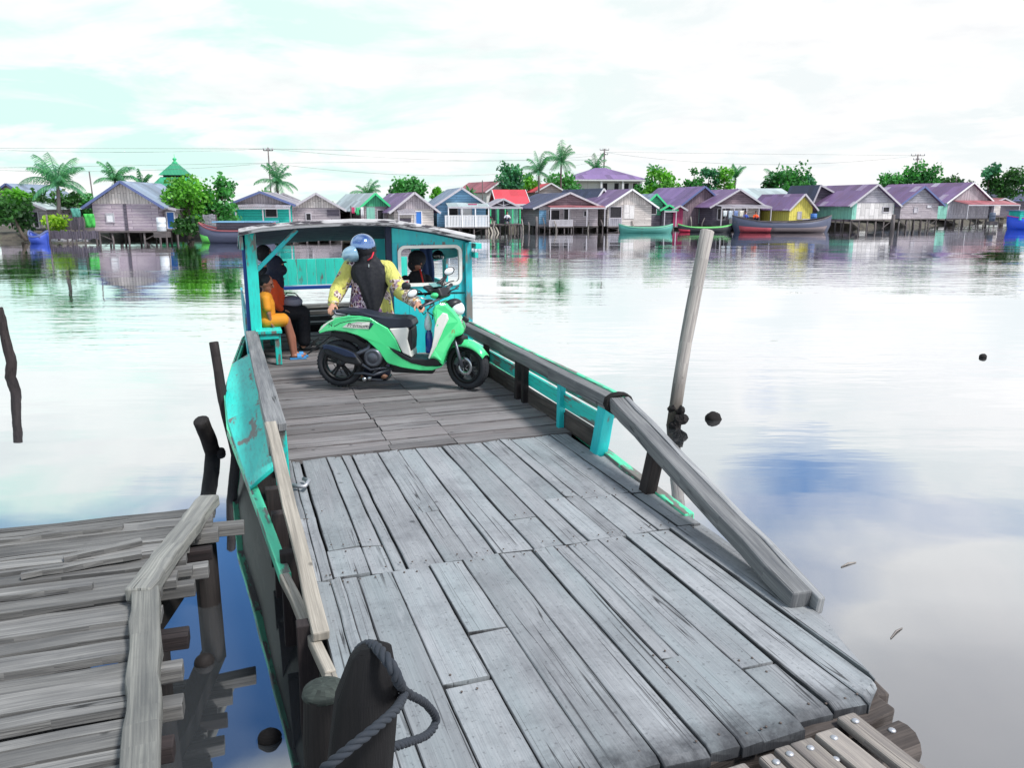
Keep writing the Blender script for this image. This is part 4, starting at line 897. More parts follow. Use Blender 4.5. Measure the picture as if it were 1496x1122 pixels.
def woman():
    o = Vector((0.26, 0.42, 0)); g = thing('person', 'woman in yellow batik tunic, black headscarf and chrome blue helmet standing behind the green scooter', 'person', sworld(o), SYA)
    q = lambda x, y, z: Vector((x, y, z)) - o
    hipz = 0.74
    RH = S3(232, 520, -0.03) - o; LH = S3(792, 505, -0.30) - o           # hand on the grab rail, hand on the grip
    shR, shL = q(0.05, 0.40, 1.235), q(0.455, 0.40, 1.22)
    elR, elL = q(-0.07, 0.30, 0.985), q(0.645, 0.22, 0.99)
    dR = (RH - elR).normalized(); dL = (LH - elL).normalized(); wrR = RH - dR * 0.075; wrL = LH - dL * 0.075
    mb = MB()
    limb(mb, [q(0.17, 0.45, hipz), q(0.16, 0.44, 0.42), q(0.15, 0.48, 0.07)], [0.10, 0.065, 0.042]); limb(mb, [q(0.35, 0.45, hipz), q(0.37, 0.44, 0.42), q(0.38, 0.48, 0.07)], [0.10, 0.065, 0.042])
    for x in (0.15, 0.38): cone(mb, q(x, 0.50, 0.04), 0.04, q(x, 0.36, 0.03), 0.032)
    limb(mb, [q(0.26, 0.46, hipz), q(0.255, 0.44, 0.95), q(0.255, 0.41, 1.14), q(0.25, 0.39, 1.26), q(0.24, 0.37, 1.36)], [0.145, 0.13, 0.135, 0.06, 0.055])
    limb(mb, [shR, elR, wrR], [0.055, 0.042, 0.027]); limb(mb, [shL, elL, wrL], [0.055, 0.042, 0.027])
    hand(mb, wrR, dR, Vector((0.2, -0.3, -1)), 1.0, 0.75, 1); hand(mb, wrL, dL, Vector((0.1, 0.3, -1)), 1.0, 1.0, -1)
    hc = q(0.215, 0.36, 1.435); fw = Vector((-0.62, -0.72, -0.28))
    head(mb, hc, fw)
    fuse(mb, 0.0065, 'body', SKIN, g, 2)
    # tunic
    mb = MB()
    limb(mb, [q(0.25, 0.43, 0.72), q(0.255, 0.43, 0.88), q(0.255, 0.41, 1.05), q(0.255, 0.40, 1.22)], [0.25, 0.225, 0.195, 0.13])
    limb(mb, [q(0.10, 0.40, 1.24), shR, elR, RH - dR * 0.12], [0.085, 0.09, 0.088, 0.062]); limb(mb, [q(0.40, 0.40, 1.23), shL, elL, LH - dL * 0.12], [0.085, 0.092, 0.085, 0.055])
    limb(mb, [q(0.13, 0.42, 0.66), q(0.38, 0.42, 0.64)], [0.16, 0.16])
    fuse(mb, 0.009, 'tunic', batik(), g, 3)
    # skirt
    mb = MB(); limb(mb, [q(0.26, 0.46, 0.70), q(0.26, 0.46, 0.35), q(0.26, 0.47, 0.12)], [0.18, 0.18, 0.19]); fuse(mb, 0.012, 'skirt', NAVY, g, 3)
    # headscarf: hood, shoulders, long point down the front
    mb = MB(); mb.ball(hc + Vector((0.01, 0.01, 0.0)), (0.115, 0.115, 0.135)); limb(mb, [hc + Vector((0.01, 0, -0.05)), q(0.25, 0.37, 1.28)], [0.105, 0.12])
    rings = [(0.26, 0.385, 1.345, 0.085, 0.085), (0.265, 0.385, 1.30, 0.14, 0.12), (0.275, 0.38, 1.25, 0.205, 0.15), (0.285, 0.375, 1.18, 0.225, 0.165), (0.295, 0.355, 1.10, 0.200, 0.165), (0.305, 0.325, 1.01, 0.155, 0.15), (0.315, 0.29, 0.92, 0.115, 0.12), (0.325, 0.26, 0.83, 0.082, 0.09), (0.33, 0.235, 0.75, 0.05, 0.06), (0.333, 0.222, 0.69, 0.022, 0.035)]
    rows = []
    for x, y, z, rx_, ry_ in rings:
        row = []
        for k in range(40):
            a_ = 2 * math.pi * k / 40; fl = 1 + 0.045 * math.sin(a_ * 9 + z * 7) * min(1, (1.36 - z) * 4)
            row.append(q(x + rx_ * fl * math.cos(a_), y + ry_ * fl * math.sin(a_), z))
        rows.append(row)
    mb.grid(rows, close=True); mb.add(rows[0], [tuple(range(40))]); mb.add(rows[-1], [tuple(range(39, -1, -1))])
    fuse(mb, 0.007, 'headscarf', BLK, g, 3)
    # helmet with bubble visor and red strap
    HM = Matrix.Rotation(R(8), 3, 'Y')
    c = S3(432, 128, 0.36) - o; c = c + Vector((0, 0, 0.0))
    mb = MB(); mb.ball(c, (0.132, 0.138, 0.128), M=HM, nu=32, nv=12, t0=0.0, t1=R(98)); hel = mb.build('helmet', plain('chrome blue helmet', srgb(120, 150, 200), 0.10, 0.85, 0.05, coat=1), g, solid=0.012)
    mb = MB(); mb.ball(c + Vector((0.02, 0.0, -0.02)), (0.12, 0.13, 0.125), nu=24, nv=12, t0=R(60), t1=R(130)); mb.build('helmet_lining', BLK, hel)
    vc = S3(360, 178, 0.25) - o
    vis, t, p = newmat('pale blue bubble visor'); setin(p, {'Roughness': 0.05, 'Metallic': 0.2, 'Coat Weight': 1.0, 'Transmission Weight': 0.45}); L(t, mixc(t, noise_uv(t, (9, 9, 9), 2, 0.5, 'Object'), srgb(120, 176, 214), srgb(200, 228, 240)), p.inputs['Base Color'])
    ax = Vector((-0.80, -0.55, -0.20)).normalized(); VM = ax.to_track_quat('Z', 'Y').to_matrix()
    mb = MB(); mb.ball(vc - ax * 0.015, (0.095, 0.085, 0.118), M=VM, nu=32, nv=14, t1=R(104)); mb.build('visor', vis, hel, solid=0.004)
    mb = MB(); mb.tube([c + Vector((-0.10, -0.06, 0.02)), vc - ax * 0.03 + Vector((0.0, 0.0, 0.095))], 0.012, 8); mb.tube([c + Vector((-0.115, 0.05, 0.0)), vc - ax * 0.03 + Vector((0.01, 0.06, 0.06))], 0.012, 8); mb.build('visor_hinge', M['plastic'], hel)
    mb = MB(); mb.tube([S3(500, 165, 0.29) - o, S3(488, 198, 0.26) - o, S3(462, 216, 0.25) - o], 0.010, 8, sq=0.5); mb.build('chin_strap', plain('red strap', srgb(214, 40, 62), 0.6), hel)
    mb = MB(); mb.box(S3(470, 250, 0.22) - o, (0.012, 0.006, 0.035)); mb.build('scarf_pin', M['steel'], g, bevel=0.003)
    # sandals hidden behind the wheel side
    mb = MB()
    for x in (0.15, 0.38): mb.box(q(x, 0.43, 0.008), (0.10, 0.26, 0.016))
    mb.build('sandals', M['plastic'], g, bevel=0.006)
woman()
def sitters():
    # child at the near end of the bench
    g = thing('person', 'child in amber yellow clothes and blue sandals seated on the turquoise bench', 'person', Bw(0.36, 10.12, 0), YAW)
    mb = MB(); V_ = Vector
    hip, ch, nk, hc = V_((0, 0, 0.50)), V_((0.01, 0, 0.70)), V_((0.015, 0, 0.84)), V_((0.03, -0.01, 0.955))
    limb(mb, [hip, ch, V_((0.01, 0, 0.78)), nk, hc], [0.085, 0.085, 0.08, 0.035, 0.035])
    P, mt = head(mb, hc, (0.92, -0.25, -0.3), 0.86)
    for sy, fo in ((-0.06, 0.0), (0.06, 0.035)):
        limb(mb, [V_((0.02, sy, 0.485)), V_((0.24, sy, 0.49)), V_((0.27 + fo, sy, 0.26)), V_((0.29 + fo, sy, 0.07))], [0.065, 0.050, 0.042, 0.028])
        cone(mb, V_((0.29 + fo, sy, 0.045)), 0.03, V_((0.40 + fo, sy, 0.03)), 0.026)
    for sy in (-1, 1):
        limb(mb, [V_((0.01, 0.10 * sy, 0.76)), V_((0.03, 0.135 * sy, 0.60)), V_((0.05 if sy < 0 else 0.15, 0.11 * sy, 0.47))], [0.034, 0.028, 0.02])
    hand(mb, V_((0.05, -0.12, 0.48)), V_((0.2, -0.1, -0.6)), V_((1, 0, 0)), 0.75, 0.5, 1); hand(mb, V_((0.15, 0.11, 0.52)), V_((0.8, 0, 0.1)), V_((0, 0, -1)), 0.75, 0.5, -1)
    fuse(mb, 0.0065, 'body', SKIN2, g, 2)
    mb = MB(); mb.ball(hc + V_((-0.018, 0.006, 0.036)), (0.098, 0.084, 0.080)); fuse(mb, 0.008, 'hair', BLK, g, 2)
    for sg in (-1, 1):
        e = MB(); e.ball(P(0.083, 0.03 * sg, 0.012), 0.009); e.build('eye', BLK, g)
    mb = MB(); limb(mb, [V_((0.0, 0, 0.47)), ch, V_((0.01, 0, 0.78))], [0.115, 0.108, 0.085])
    for sy in (-1, 1): limb(mb, [V_((0.01, 0.08 * sy, 0.77)), V_((0.02, 0.125 * sy, 0.66))], [0.055, 0.052])
    sh_ = fuse(mb, 0.008, 'shirt', YEL, g, 3)
    mb = MB()
    for sy in (-0.06, 0.06): limb(mb, [V_((0.0, sy, 0.49)), V_((0.20, sy, 0.495))], [0.085, 0.078])
    fuse(mb, 0.008, 'shorts', YEL, g, 3)
    for sy, fo in ((-0.06, 0.0), (0.06, 0.035)):
        mb = MB(); mb.box((0.35 + fo, sy, 0.010), (0.20, 0.075, 0.02)); rows = []
        for i in range(7):
            a = math.pi * i / 6; rows.append([V_((0.36 + fo + d, sy + 0.04 * math.cos(a), 0.018 + 0.055 * math.sin(a))) for d in (-0.02, 0.03)])
        mb.grid(rows); mb.build('sandal', plain('blue sandal', srgb(60, 140, 200), 0.4), g, bevel=0.004)
    # woman in orange
    g = thing('person', 'woman in orange top and black headscarf seated on the bench behind the child', 'person', Bw(0.47, 10.70, 0), YAW)
    mb = MB(); hip, ch, nk, hc = V_((0, 0, 0.54)), V_((0.03, 0, 0.80)), V_((0.05, 0, 0.98)), V_((0.09, 0, 1.12))
    limb(mb, [hip, ch, V_((0.03, 0, 0.9)), nk, hc], [0.12, 0.11, 0.11, 0.045, 0.045]); P, mt = head(mb, hc, (0.95, -0.2, -0.05), 0.95)
    for sy in (-0.08, 0.08):
        limb(mb, [V_((0.0, sy, 0.53)), V_((0.38, sy, 0.50)), V_((0.36, sy, 0.07))], [0.085, 0.065, 0.04]); cone(mb, V_((0.36, sy, 0.045)), 0.035, V_((0.50, sy, 0.03)), 0.03)
    for sy in (-1, 1): limb(mb, [V_((0.02, 0.15 * sy, 0.88)), V_((0.02, 0.19 * sy, 0.68)), V_((0.12, 0.14 * sy, 0.555))], [0.045, 0.038, 0.025])
    for sy in (-1, 1): hand(mb, V_((0.12, 0.14 * sy, 0.555)), V_((0.9, -0.2 * sy, 0.05)), V_((0, 0, -1)), 0.9, 0.5, sy)
    fuse(mb, 0.0065, 'body', SKIN, g, 2)
    for sg in (-1, 1):
        e = MB(); e.ball(P(0.084, 0.03 * sg, 0.012), 0.009); e.build('eye', BLK, g)
    mb = MB(); limb(mb, [V_((0.0, 0, 0.52)), V_((0.02, 0, 0.72)), V_((0.03, 0, 0.90))], [0.165, 0.15, 0.12])
    for sy in (-1, 1): limb(mb, [V_((0.02, 0.13 * sy, 0.90)), V_((0.02, 0.19 * sy, 0.68)), V_((0.09, 0.155 * sy, 0.585))], [0.065, 0.06, 0.045])
    fuse(mb, 0.009, 'blouse', ORG, g, 3)
    mb = MB()
    for sy in (-0.08, 0.08): limb(mb, [V_((0.02, sy, 0.53)), V_((0.38, sy, 0.50)), V_((0.37, sy, 0.14))], [0.10, 0.09, 0.085])
    limb(mb, [V_((0.37, -0.07, 0.45)), V_((0.37, 0.07, 0.2))], [0.08, 0.08]); fuse(mb, 0.009, 'skirt', BLK, g, 3)
    mb = MB(); mb.ball(hc + V_((-0.02, 0.01, 0.015)), (0.112, 0.105, 0.125)); mb.ball(hc + V_((0.06, -0.01, -0.055)), (0.066, 0.07, 0.07)); limb(mb, [hc + V_((-0.03, 0, -0.06)), V_((0.04, 0, 0.95))], [0.09, 0.13]); mb.ball(V_((0.10, 0.0, 0.90)), (0.07, 0.10, 0.12))
    fuse(mb, 0.008, 'headscarf', NAVY, g, 3)
    mb = MB(); mb.prism([(0.06, 1.13), (0.21, 1.165), (0.215, 1.175), (0.06, 1.17)], -0.075, 0.075); mb.build('cap_peak', BLK, g, bevel=0.008)
    for sy in (-0.08, 0.08):
        mb = MB(); mb.ball((0.44, sy, 0.03), (0.13, 0.045, 0.05)); mb.build('shoe', M['plastic'], g)
    bg = thing('shoulder_bag', 'grey striped rounded bag held on the lap of the woman in orange', 'bag', Bw(0.44 + 0.27, 10.72, 0.575), YAW)
    mb = MB(); mb.ball((0, 0, 0.07), (0.15, 0.12, 0.085), nu=20, nv=12); b_ = mb.build('bag_body', paint('grey striped canvas', srgb(164, 168, 190), under=srgb(84, 90, 116), wear=0.40), bg)
    mb = MB(); mb.tube([(-0.12, 0, 0.12), (-0.04, 0.0, 0.19), (0.06, 0.0, 0.18), (0.12, 0, 0.11)], 0.008, 6); mb.build('bag_strap', BLK, b_)
    # third sitter farther along
    g = thing('person', 'passenger in black with a pale blue face cover seated farthest along the bench', 'person', Bw(0.42, 11.45, 0), YAW)
    mb = MB(); hc = V_((0.04, 0, 1.22)); limb(mb, [V_((0, 0, 0.54)), V_((0.02, 0, 0.85)), V_((0.03, 0, 1.05)), hc], [0.13, 0.12, 0.05, 0.05]); head(mb, hc, (0.9, -0.4, 0), 0.98)
    for sy in (-0.08, 0.08): limb(mb, [V_((0, sy, 0.53)), V_((0.40, sy, 0.51)), V_((0.38, sy, 0.07))], [0.09, 0.07, 0.045]); cone(mb, V_((0.38, sy, 0.045)), 0.035, V_((0.5, sy, 0.03)), 0.03)
    fuse(mb, 0.008, 'body', SKIN2, g, 2)
    mb = MB(); limb(mb, [V_((0, 0, 0.52)), V_((0.02, 0, 0.78)), V_((0.03, 0, 0.95))], [0.17, 0.16, 0.12])
    for sy in (-1, 1): limb(mb, [V_((0.02, 0.14 * sy, 0.95)), V_((0.05, 0.2 * sy, 0.72)), V_((0.2, 0.14 * sy, 0.62))], [0.065, 0.06, 0.05])
    for sy in (-0.08, 0.08): limb(mb, [V_((0.02, sy, 0.53)), V_((0.40, sy, 0.51)), V_((0.39, sy, 0.12))], [0.1, 0.09, 0.075])
    fuse(mb, 0.01, 'dark_clothes', BLK, g, 3)
    mb = MB(); mb.ball(hc + V_((-0.025, 0.01, 0.02)), (0.11, 0.11, 0.12)); fuse(mb, 0.009, 'hood', BLK, g, 2)
    mb = MB(); mb.ball(hc + V_((0.045, -0.02, -0.07)), (0.075, 0.075, 0.06)); fuse(mb, 0.009, 'face_cover', plain('pale blue cloth', srgb(130, 176, 226), 0.8), g, 2)
    # skipper seen through the wheelhouse window
    g = thing('person', 'dark clothed helmsman with red lanyard seen through the wheelhouse window', 'person', Bw(2.36, 10.55, 0), YAW)
    mb = MB(); hc = V_((0.0, 0, 1.15)); limb(mb, [V_((0, 0.05, 0.50)), V_((0, 0.03, 0.78)), V_((0, 0.02, 0.95)), hc], [0.13, 0.13, 0.055, 0.05]); head(mb, hc, (0.5, -0.85, -0.1), 0.98)
    for sy in (-0.09, 0.09): limb(mb, [V_((sy, 0.05, 0.48)), V_((sy, -0.33, 0.47)), V_((sy, -0.33, 0.07))], [0.09, 0.07, 0.045]); cone(mb, V_((sy, -0.33, 0.045)), 0.035, V_((sy, -0.45, 0.03)), 0.03)
    fuse(mb, 0.008, 'body', SKIN2, g, 2)
    mb = MB(); limb(mb, [V_((0, 0.04, 0.5)), V_((0, 0.02, 0.74)), V_((0.01, 0.01, 0.92))], [0.17, 0.17, 0.12])
    for sy in (-1, 1): limb(mb, [V_((0.15 * sy, 0.02, 0.9)), V_((0.22 * sy, -0.05, 0.7)), V_((0.16 * sy, -0.25, 0.65))], [0.065, 0.058, 0.045])
    for sy in (-0.09, 0.09): limb(mb, [V_((sy, 0.05, 0.48)), V_((sy, -0.33, 0.47)), V_((sy, -0.33, 0.1))], [0.1, 0.085, 0.07])
    fuse(mb, 0.01, 'dark_clothes', BLK, g, 3)
    mb = MB(); mb.ball(hc + V_((0.02, 0.015, 0.03)), (0.125, 0.125, 0.12)); mb.ball(hc + V_((0.0, 0.03, -0.05)), (0.11, 0.09, 0.10)); fuse(mb, 0.009, 'hood', BLK, g, 2)
    mb = MB(); mb.tube([hc + V_((0.03, -0.10, -0.10)), V_((0.045, -0.16, 0.92)), V_((0.06, -0.185, 0.84)), V_((0.03, -0.19, 0.78))], 0.011, 8); mb.build('lanyard', plain('red lanyard', srgb(226, 50, 44), 0.6), g)
    st = thing('wooden_stool', 'small dark stool under the helmsman in the wheelhouse', 'stool', Bw(2.36, 10.6, 0), YAW)
    mb = MB(); mb.box((0, 0, 0.37), (0.34, 0.3, 0.04)); mb.build('seat', M['dark'], st, bevel=0.006)
    for a, b in ((-1, -1), (1, -1), (1, 1), (-1, 1)):
        mb = MB(); mb.beam((0.13 * a, 0.11 * b, 0), (0.13 * a, 0.11 * b, 0.35), 0.04, 0.04, up=(0, 1, 0)); mb.build('leg', M['dark'], st)
    # things hung up in the wheelhouse
    t_ = thing('hanging_towel', 'dark blue cloth hanging inside the wheelhouse window', 'towel', Bw(2.6, 10.9, 0.8), YAW)
    mb = MB(); rows = []
    for i in range(9):
        z = 0.62 * i / 8; rows.append([V_((0.09 * (x / 4 - 1) + 0.012 * math.sin(z * 9), 0.025 * math.sin(x * 1.6 + z * 2), z)) for x in range(9)])
    mb.grid(rows); mb.build('cloth', plain('slate blue cloth', srgb(44, 66, 110), 0.85), t_, solid=0.006)
    t_ = thing('hanging_helmet', 'small dark helmet hung up inside the wheelhouse', 'helmet', Bw(2.63, 10.4, 1.22), YAW)
    mb = MB(); mb.ball((0, 0, 0), (0.075, 0.075, 0.075), nu=20, nv=10, t1=R(120)); mb.build('shell', plain('glossy black shell', srgb(20, 22, 30), 0.15, coat=1), t_, solid=0.01)
    mb = MB(); mb.tube([(0, 0, 0.07), (0, 0.0, 0.17)], 0.004, 6); mb.build('strap', M['plastic'], t_)
sitters()
# ------------------------------------------------------------------ far bank: houses
G = lambda v: srgb(v, v, v)
W_ = {
 'lilac': siding('lilac grey boards', srgb(204, 190, 198), srgb(112, 96, 122), wear=0.5, under=srgb(134, 112, 142)),
 'grey': siding('grey boards', srgb(190, 180, 186), srgb(98, 90, 104), wear=0.45),
 'greyv': siding('grey upright boards', srgb(178, 176, 186), srgb(86, 80, 96), row=0.22, vertical=True, wear=0.55),
 'cream': siding('cream boards', srgb(228, 220, 216), srgb(122, 110, 112), wear=0.45),
 'whitev': siding('white panels', srgb(230, 226, 226), srgb(138, 134, 138), row=0.55, vertical=True, lng=1.4, wear=0.35),
 'blue': siding('light blue boards', srgb(126, 176, 212), srgb(72, 104, 140), wear=0.2),
 'tq': siding('turquoise boards', srgb(50, 226, 208), srgb(20, 120, 130), wear=0.2),
 'mint': siding('mint panels', srgb(142, 208, 190), srgb(82, 130, 124), row=0.5, vertical=True, wear=0.35),
 'yellow': siding('yellow boards', srgb(226, 214, 104), srgb(160, 146, 70), row=0.3, vertical=True, wear=0.18),
 'dark': siding('dark boards', srgb(108, 100, 114), srgb(46, 44, 56), wear=0.5),
 'white': siding('white render', srgb(222, 222, 220), srgb(170, 170, 172), row=1.2, lng=4, wear=0.2),
 'green': siding('green boards', srgb(86, 200, 148), srgb(40, 110, 90), wear=0.25),
 'pink': siding('magenta panels', srgb(184, 60, 110), srgb(110, 40, 70), row=0.6, vertical=True, wear=0.25),
 'brown': siding('brown upright boards', srgb(146, 126, 136), srgb(60, 50, 62), row=0.2, vertical=True, wear=0.5),
}
R_ = {  # purple and navy lightened to stand in for distance haze
 'purple': corrugated('purple brown sheet roof', srgb(122, 98, 140), amt=0.45, rust=srgb(110, 70, 74), pale=srgb(190, 184, 200)),
 'violet': corrugated('violet sheet roof', srgb(126, 102, 150), amt=0.1),
 'navy': corrugated('dark navy shingle roof', srgb(66, 72, 100), amt=0.1),
 'greyblue': corrugated('grey blue sheet roof', srgb(134, 150, 170), amt=0.2),
 'pale': corrugated('pale sheet roof', srgb(178, 192, 194), amt=0.2, rust=srgb(110, 104, 110)),
 'red': corrugated('red tiled roof', srgb(212, 66, 78), amt=0.1),
 'rust': corrugated('rusty sheet roof', srgb(164, 96, 104), amt=0.4),
 'green': corrugated('green tiled roof', srgb(40, 150, 110), amt=0.1, rust=srgb(20, 90, 70)),
 'awn': corrugated('grey awning sheet', srgb(152, 150, 160), amt=0.35),
}
P_ = {'dark': plain('dark opening', srgb(26, 24, 32), 0.7), 'trim': plain('pale trim board', srgb(178, 174, 182), 0.6, 0, 0.3), 'stilt': wood('stilt wood', srgb(124, 116, 116), srgb(58, 54, 58)),
      'blued': plain('blue door paint', srgb(36, 108, 190), 0.45), 'gtrim': plain('green trim paint', srgb(60, 196, 130), 0.5), 'whitep': plain('white trim paint', srgb(220, 220, 224), 0.5), 'bluetrim': plain('slate blue trim', srgb(92, 104, 150), 0.6)}
def frontw(px0, px1, D, yaw):
    # real width of a wall at distance D turned by yaw that spans px0..px1
    pc = (px0 + px1) / 2; X = xat(pc, 300, D); return (px1 - px0) * D / (F * _c * (math.cos(yaw) - X / D * math.sin(yaw)) + 1e-6)
def house(kind, label, px0, px1, pyf, pye, pyr, pyw, ln, yaw, wm, rm, feats=(), gable=None, stilts=5, trim='trim', ov=0.35, rx=0.5, cat='house', back=0.0, side=None, flat=False, group=None, frontov=0.4, eav=None):
    pc = (px0 + px1) / 2; D = gp(pc, pyw, 0).y + back; yw = R(yaw)
    wd = frontw(px0, px1, D, yw); X = xat(pc, 300, D)
    zf, ze, zr = zat(pc, pyf, D), zat(pc, pye, D), zat(pc, pyr, D)
    g = thing(kind, label, cat, (X, D, 0), yw, group)
    h = wd / 2; xr = -h + wd * rx
    sm = W_[side] if side else W_[wm]
    mb = MB()
    mb.add([(-h, 0, zf), (h, 0, zf), (h, 0, ze), (-h, 0, ze)], [(0, 1, 2, 3)], along=(1, 0, 0), off=(rnd.random(), 0))
    mb.add([(-h, ln, zf), (h, ln, zf), (h, ln, ze), (-h, ln, ze)], [(3, 2, 1, 0)], along=(1, 0, 0))
    mb.add([(-h, 0, zf), (h, 0, zf), (h, ln, zf), (-h, ln, zf)], [(3, 2, 1, 0)])
    if not gable: mb.add([(-h, 0, ze), (h, 0, ze), (xr, 0, zr)], [(0, 1, 2)], along=(1, 0, 0))
    mb.add([(-h, ln, ze), (h, ln, ze), (xr, ln, zr)], [(2, 1, 0)], along=(1, 0, 0))
    if not side:
        for s_ in (-1, 1): mb.add([(s_ * h, 0, zf), (s_ * h, ln, zf), (s_ * h, ln, ze), (s_ * h, 0, ze)], [(0, 1, 2, 3) if s_ > 0 else (3, 2, 1, 0)], along=(0, 1, 0))
    mb.build('wall', W_[wm], g, weld=True)
    if gable:
        mb = MB(); mb.prism([(-h - 0.02, ze - 0.02), (h + 0.02, ze - 0.02), (xr, zr)], -0.03, 0.03, along=(0, 0, 1)); mb.build('gable', W_[gable], g)
    if side:
        for s_ in (-1, 1):
            mb = MB(); mb.box((s_ * h, ln / 2, (zf + ze) / 2), (0.06, ln - 0.01, ze - zf), along=(0, 1, 0)); mb.build('side_wall', W_[side], g)
    # roof: two sheets with thickness, overhanging eaves and gable
    mb = MB(); o_ = ov
    for s_ in (-1, 1):
        ex = s_ * h; sl = (zr - ze) / max(0.1, abs(ex - xr)); el = ex + s_ * o_; zl = ze - sl * o_
        if s_ > 0: xm = xr
        else: xm = xr
        a = Vector((xm, -frontov, zr + 0.02)); b = Vector((el, -frontov, zl + 0.02)); c = Vector((el, ln + 0.3, zl + 0.02)); d = Vector((xm, ln + 0.3, zr + 0.02)); t_ = Vector((0, 0, 0.07))
        vs = [a, b, c, d, a + t_, b + t_, c + t_, d + t_]
        mb.add(vs, [(0, 1, 2, 3), (7, 6, 5, 4), (0, 4, 5, 1), (1, 5, 6, 2), (2, 6, 7, 3), (3, 7, 4, 0)], along=(0, 1, 0), off=(rnd.random() * 9, rnd.random() * 9))
    mb.build('roof', R_[rm], g, weld=False)
    mb = MB()
    for s_ in (-1, 1):
        ex = s_ * h; sl = (zr - ze) / max(0.1, abs(ex - xr)); el = ex + s_ * o_; zl = ze - sl * o_
        mb.beam((xr, -frontov - 0.03, zr + 0.03), (el, -frontov - 0.03, zl + 0.03), 0.045, 0.17, up=(0, 0, 1))
    mb.build('barge_board', P_[trim], g)
    if stilts:
        rows = 2 if stilts > 0 else 1
        for i in range(abs(stilts)):
            x = -h + wd * (i + 0.03) / (abs(stilts) - 0.94) if abs(stilts) > 1 else 0
            for y in (0.06, 2.2)[:rows]:
                mb = MB(); mb.tube([(x + rnd.uniform(-.05, .05), y, -0.6), (x, y, zf)], [0.075, 0.07], 7, jit=0.1); mb.build('stilt', P_['stilt'], g)
        mb = MB(); mb.box((0, -0.02, zf - 0.06), (wd + 0.1, 0.12, 0.12)); mb.build('floor_beam', P_['stilt'], g)
        if stilts >= 5:
            mb = MB(); mb.beam((-h, 0.03, zf - 0.1), (-h + wd * 0.24, 0.03, 0.1), 0.05, 0.05, up=(0, 1, 0)); mb.beam((h, 0.03, zf - 0.1), (h - wd * 0.24, 0.03, 0.1), 0.05, 0.05, up=(0, 1, 0)); mb.build('brace', P_['stilt'], g)
    H = ze - zf
    for f in feats:
        k, a, b = f[0], f[1], f[2]; x0, x1 = -h + wd * a, -h + wd * b; xc, xw = (x0 + x1) / 2, x1 - x0
        if k in ('window', 'door'):
            z0, z1 = zf + H * f[3], zf + H * f[4]; m_ = f[5] if len(f) > 5 else 'dark'; y = f[6] if len(f) > 6 else 0.0
            fr = MB(); e = 0.07
            for (cx_, cz_, sx, sz) in ((x0 - e / 2, (z0 + z1) / 2, e, z1 - z0 + 2 * e), (x1 + e / 2, (z0 + z1) / 2, e, z1 - z0 + 2 * e), (xc, z1 + e / 2, xw, e), (xc, z0 - e / 2, xw, e)):
                fr.box((cx_, y - 0.035, cz_), (sx, 0.07, sz))
            fo = fr.build(k if k == 'door' else 'window', P_['trim'] if m_ != 'blued' else P_['whitep'], g)
            pn = MB(); pn.box((xc, y - 0.012, (z0 + z1) / 2), (xw, 0.02, z1 - z0)); pn.build('door_leaf' if k == 'door' else 'pane', P_[m_], fo)
        elif k == 'panel':
            z0, z1 = zf + H * f[3], zf + H * f[4]; y = f[6] if len(f) > 6 else 0.0
            mb = MB(); mb.box((xc, y - 0.03, (z0 + z1) / 2), (xw, 0.05, z1 - z0), along=(1, 0, 0)); mb.build('wall_panel', W_[f[5]], g)
        elif k == 'awning':      # lean-to sheet on posts in front
            z1, dp, m_, np_ = zf + H * f[3], f[4], f[5], f[6]; dz = f[7] if len(f) > 7 else 0.35
            mb = MB(); vs = [(x0, -dp, z1 - dz), (x1, -dp, z1 - dz), (x1, -0.02, z1), (x0, -0.02, z1)]; vs += [(p[0], p[1], p[2] + 0.05) for p in vs]
            mb.add(vs, [(3, 2, 1, 0), (4, 5, 6, 7), (0, 1, 5, 4), (1, 2, 6, 5), (2, 3, 7, 6), (3, 0, 4, 7)], along=(1, 0, 0)); mb.build('awning', R_[m_], g)
            mb = MB(); mb.box((xc, -dp, z1 - dz - 0.07), (xw, 0.06, 0.12)); mb.build('awning_beam', P_['trim'], g)
            for i in range(np_):
                x = x0 + 0.06 + (xw - 0.12) * i / max(1, np_ - 1); mb = MB(); mb.box((x, -dp + 0.05, (zf + z1 - dz - 0.12) / 2), (0.09, 0.09, z1 - dz - 0.12 - zf)); mb.build('porch_post', P_[f[8]] if len(f) > 8 else P_['trim'], g)
        elif k == 'porch':       # floor with stilts and a picket rail
            dp, m_, hh = f[3], f[4], f[5]
            mb = MB(); mb.box((xc, -dp / 2 - 0.01, zf - 0.05), (xw, dp, 0.10)); mb.build('porch_floor', P_['stilt'], g)
            if hh:
                mb = MB(); x = x0 + 0.05
                mb.box((xc, -dp + 0.02, zf + hh), (xw, 0.06, 0.06)); mb.box((xc, -dp + 0.02, zf + 0.1), (xw, 0.05, 0.05))
                while x < x1: mb.box((x, -dp + 0.02, zf + hh / 2), (0.085, 0.03, hh)); x += 0.125
                mb.build('porch_rail', P_[m_], g)
            for i in range(4):
                x = x0 + 0.1 + (xw - 0.2) * i / 3; mb = MB(); mb.tube([(x, -dp + 0.1, -0.6), (x + rnd.uniform(-.06, .06), -dp + 0.1, zf - 0.1)], 0.06, 7); mb.build('stilt', P_['stilt'], g)
        elif k == 'truss':
            mb = MB(); zb = ze + 0.02
            mb.beam((-h, -0.3, zb), (h, -0.3, zb), 0.08, 0.1, up=(0, 1, 0)); mb.beam((xr, -0.3, zb), (xr, -0.3, zr - 0.1), 0.08, 0.08, up=(0, 1, 0))
            for s_ in (-1, 1): mb.beam((xr, -0.3, zb + 0.1), (xr + s_ * h * 0.5, -0.3, (zb + zr) / 2), 0.06, 0.06, up=(0, 1, 0))
            mb.build('truss', P_['trim'], g)
    g['_dims'] = (wd, zf, ze, zr); return g

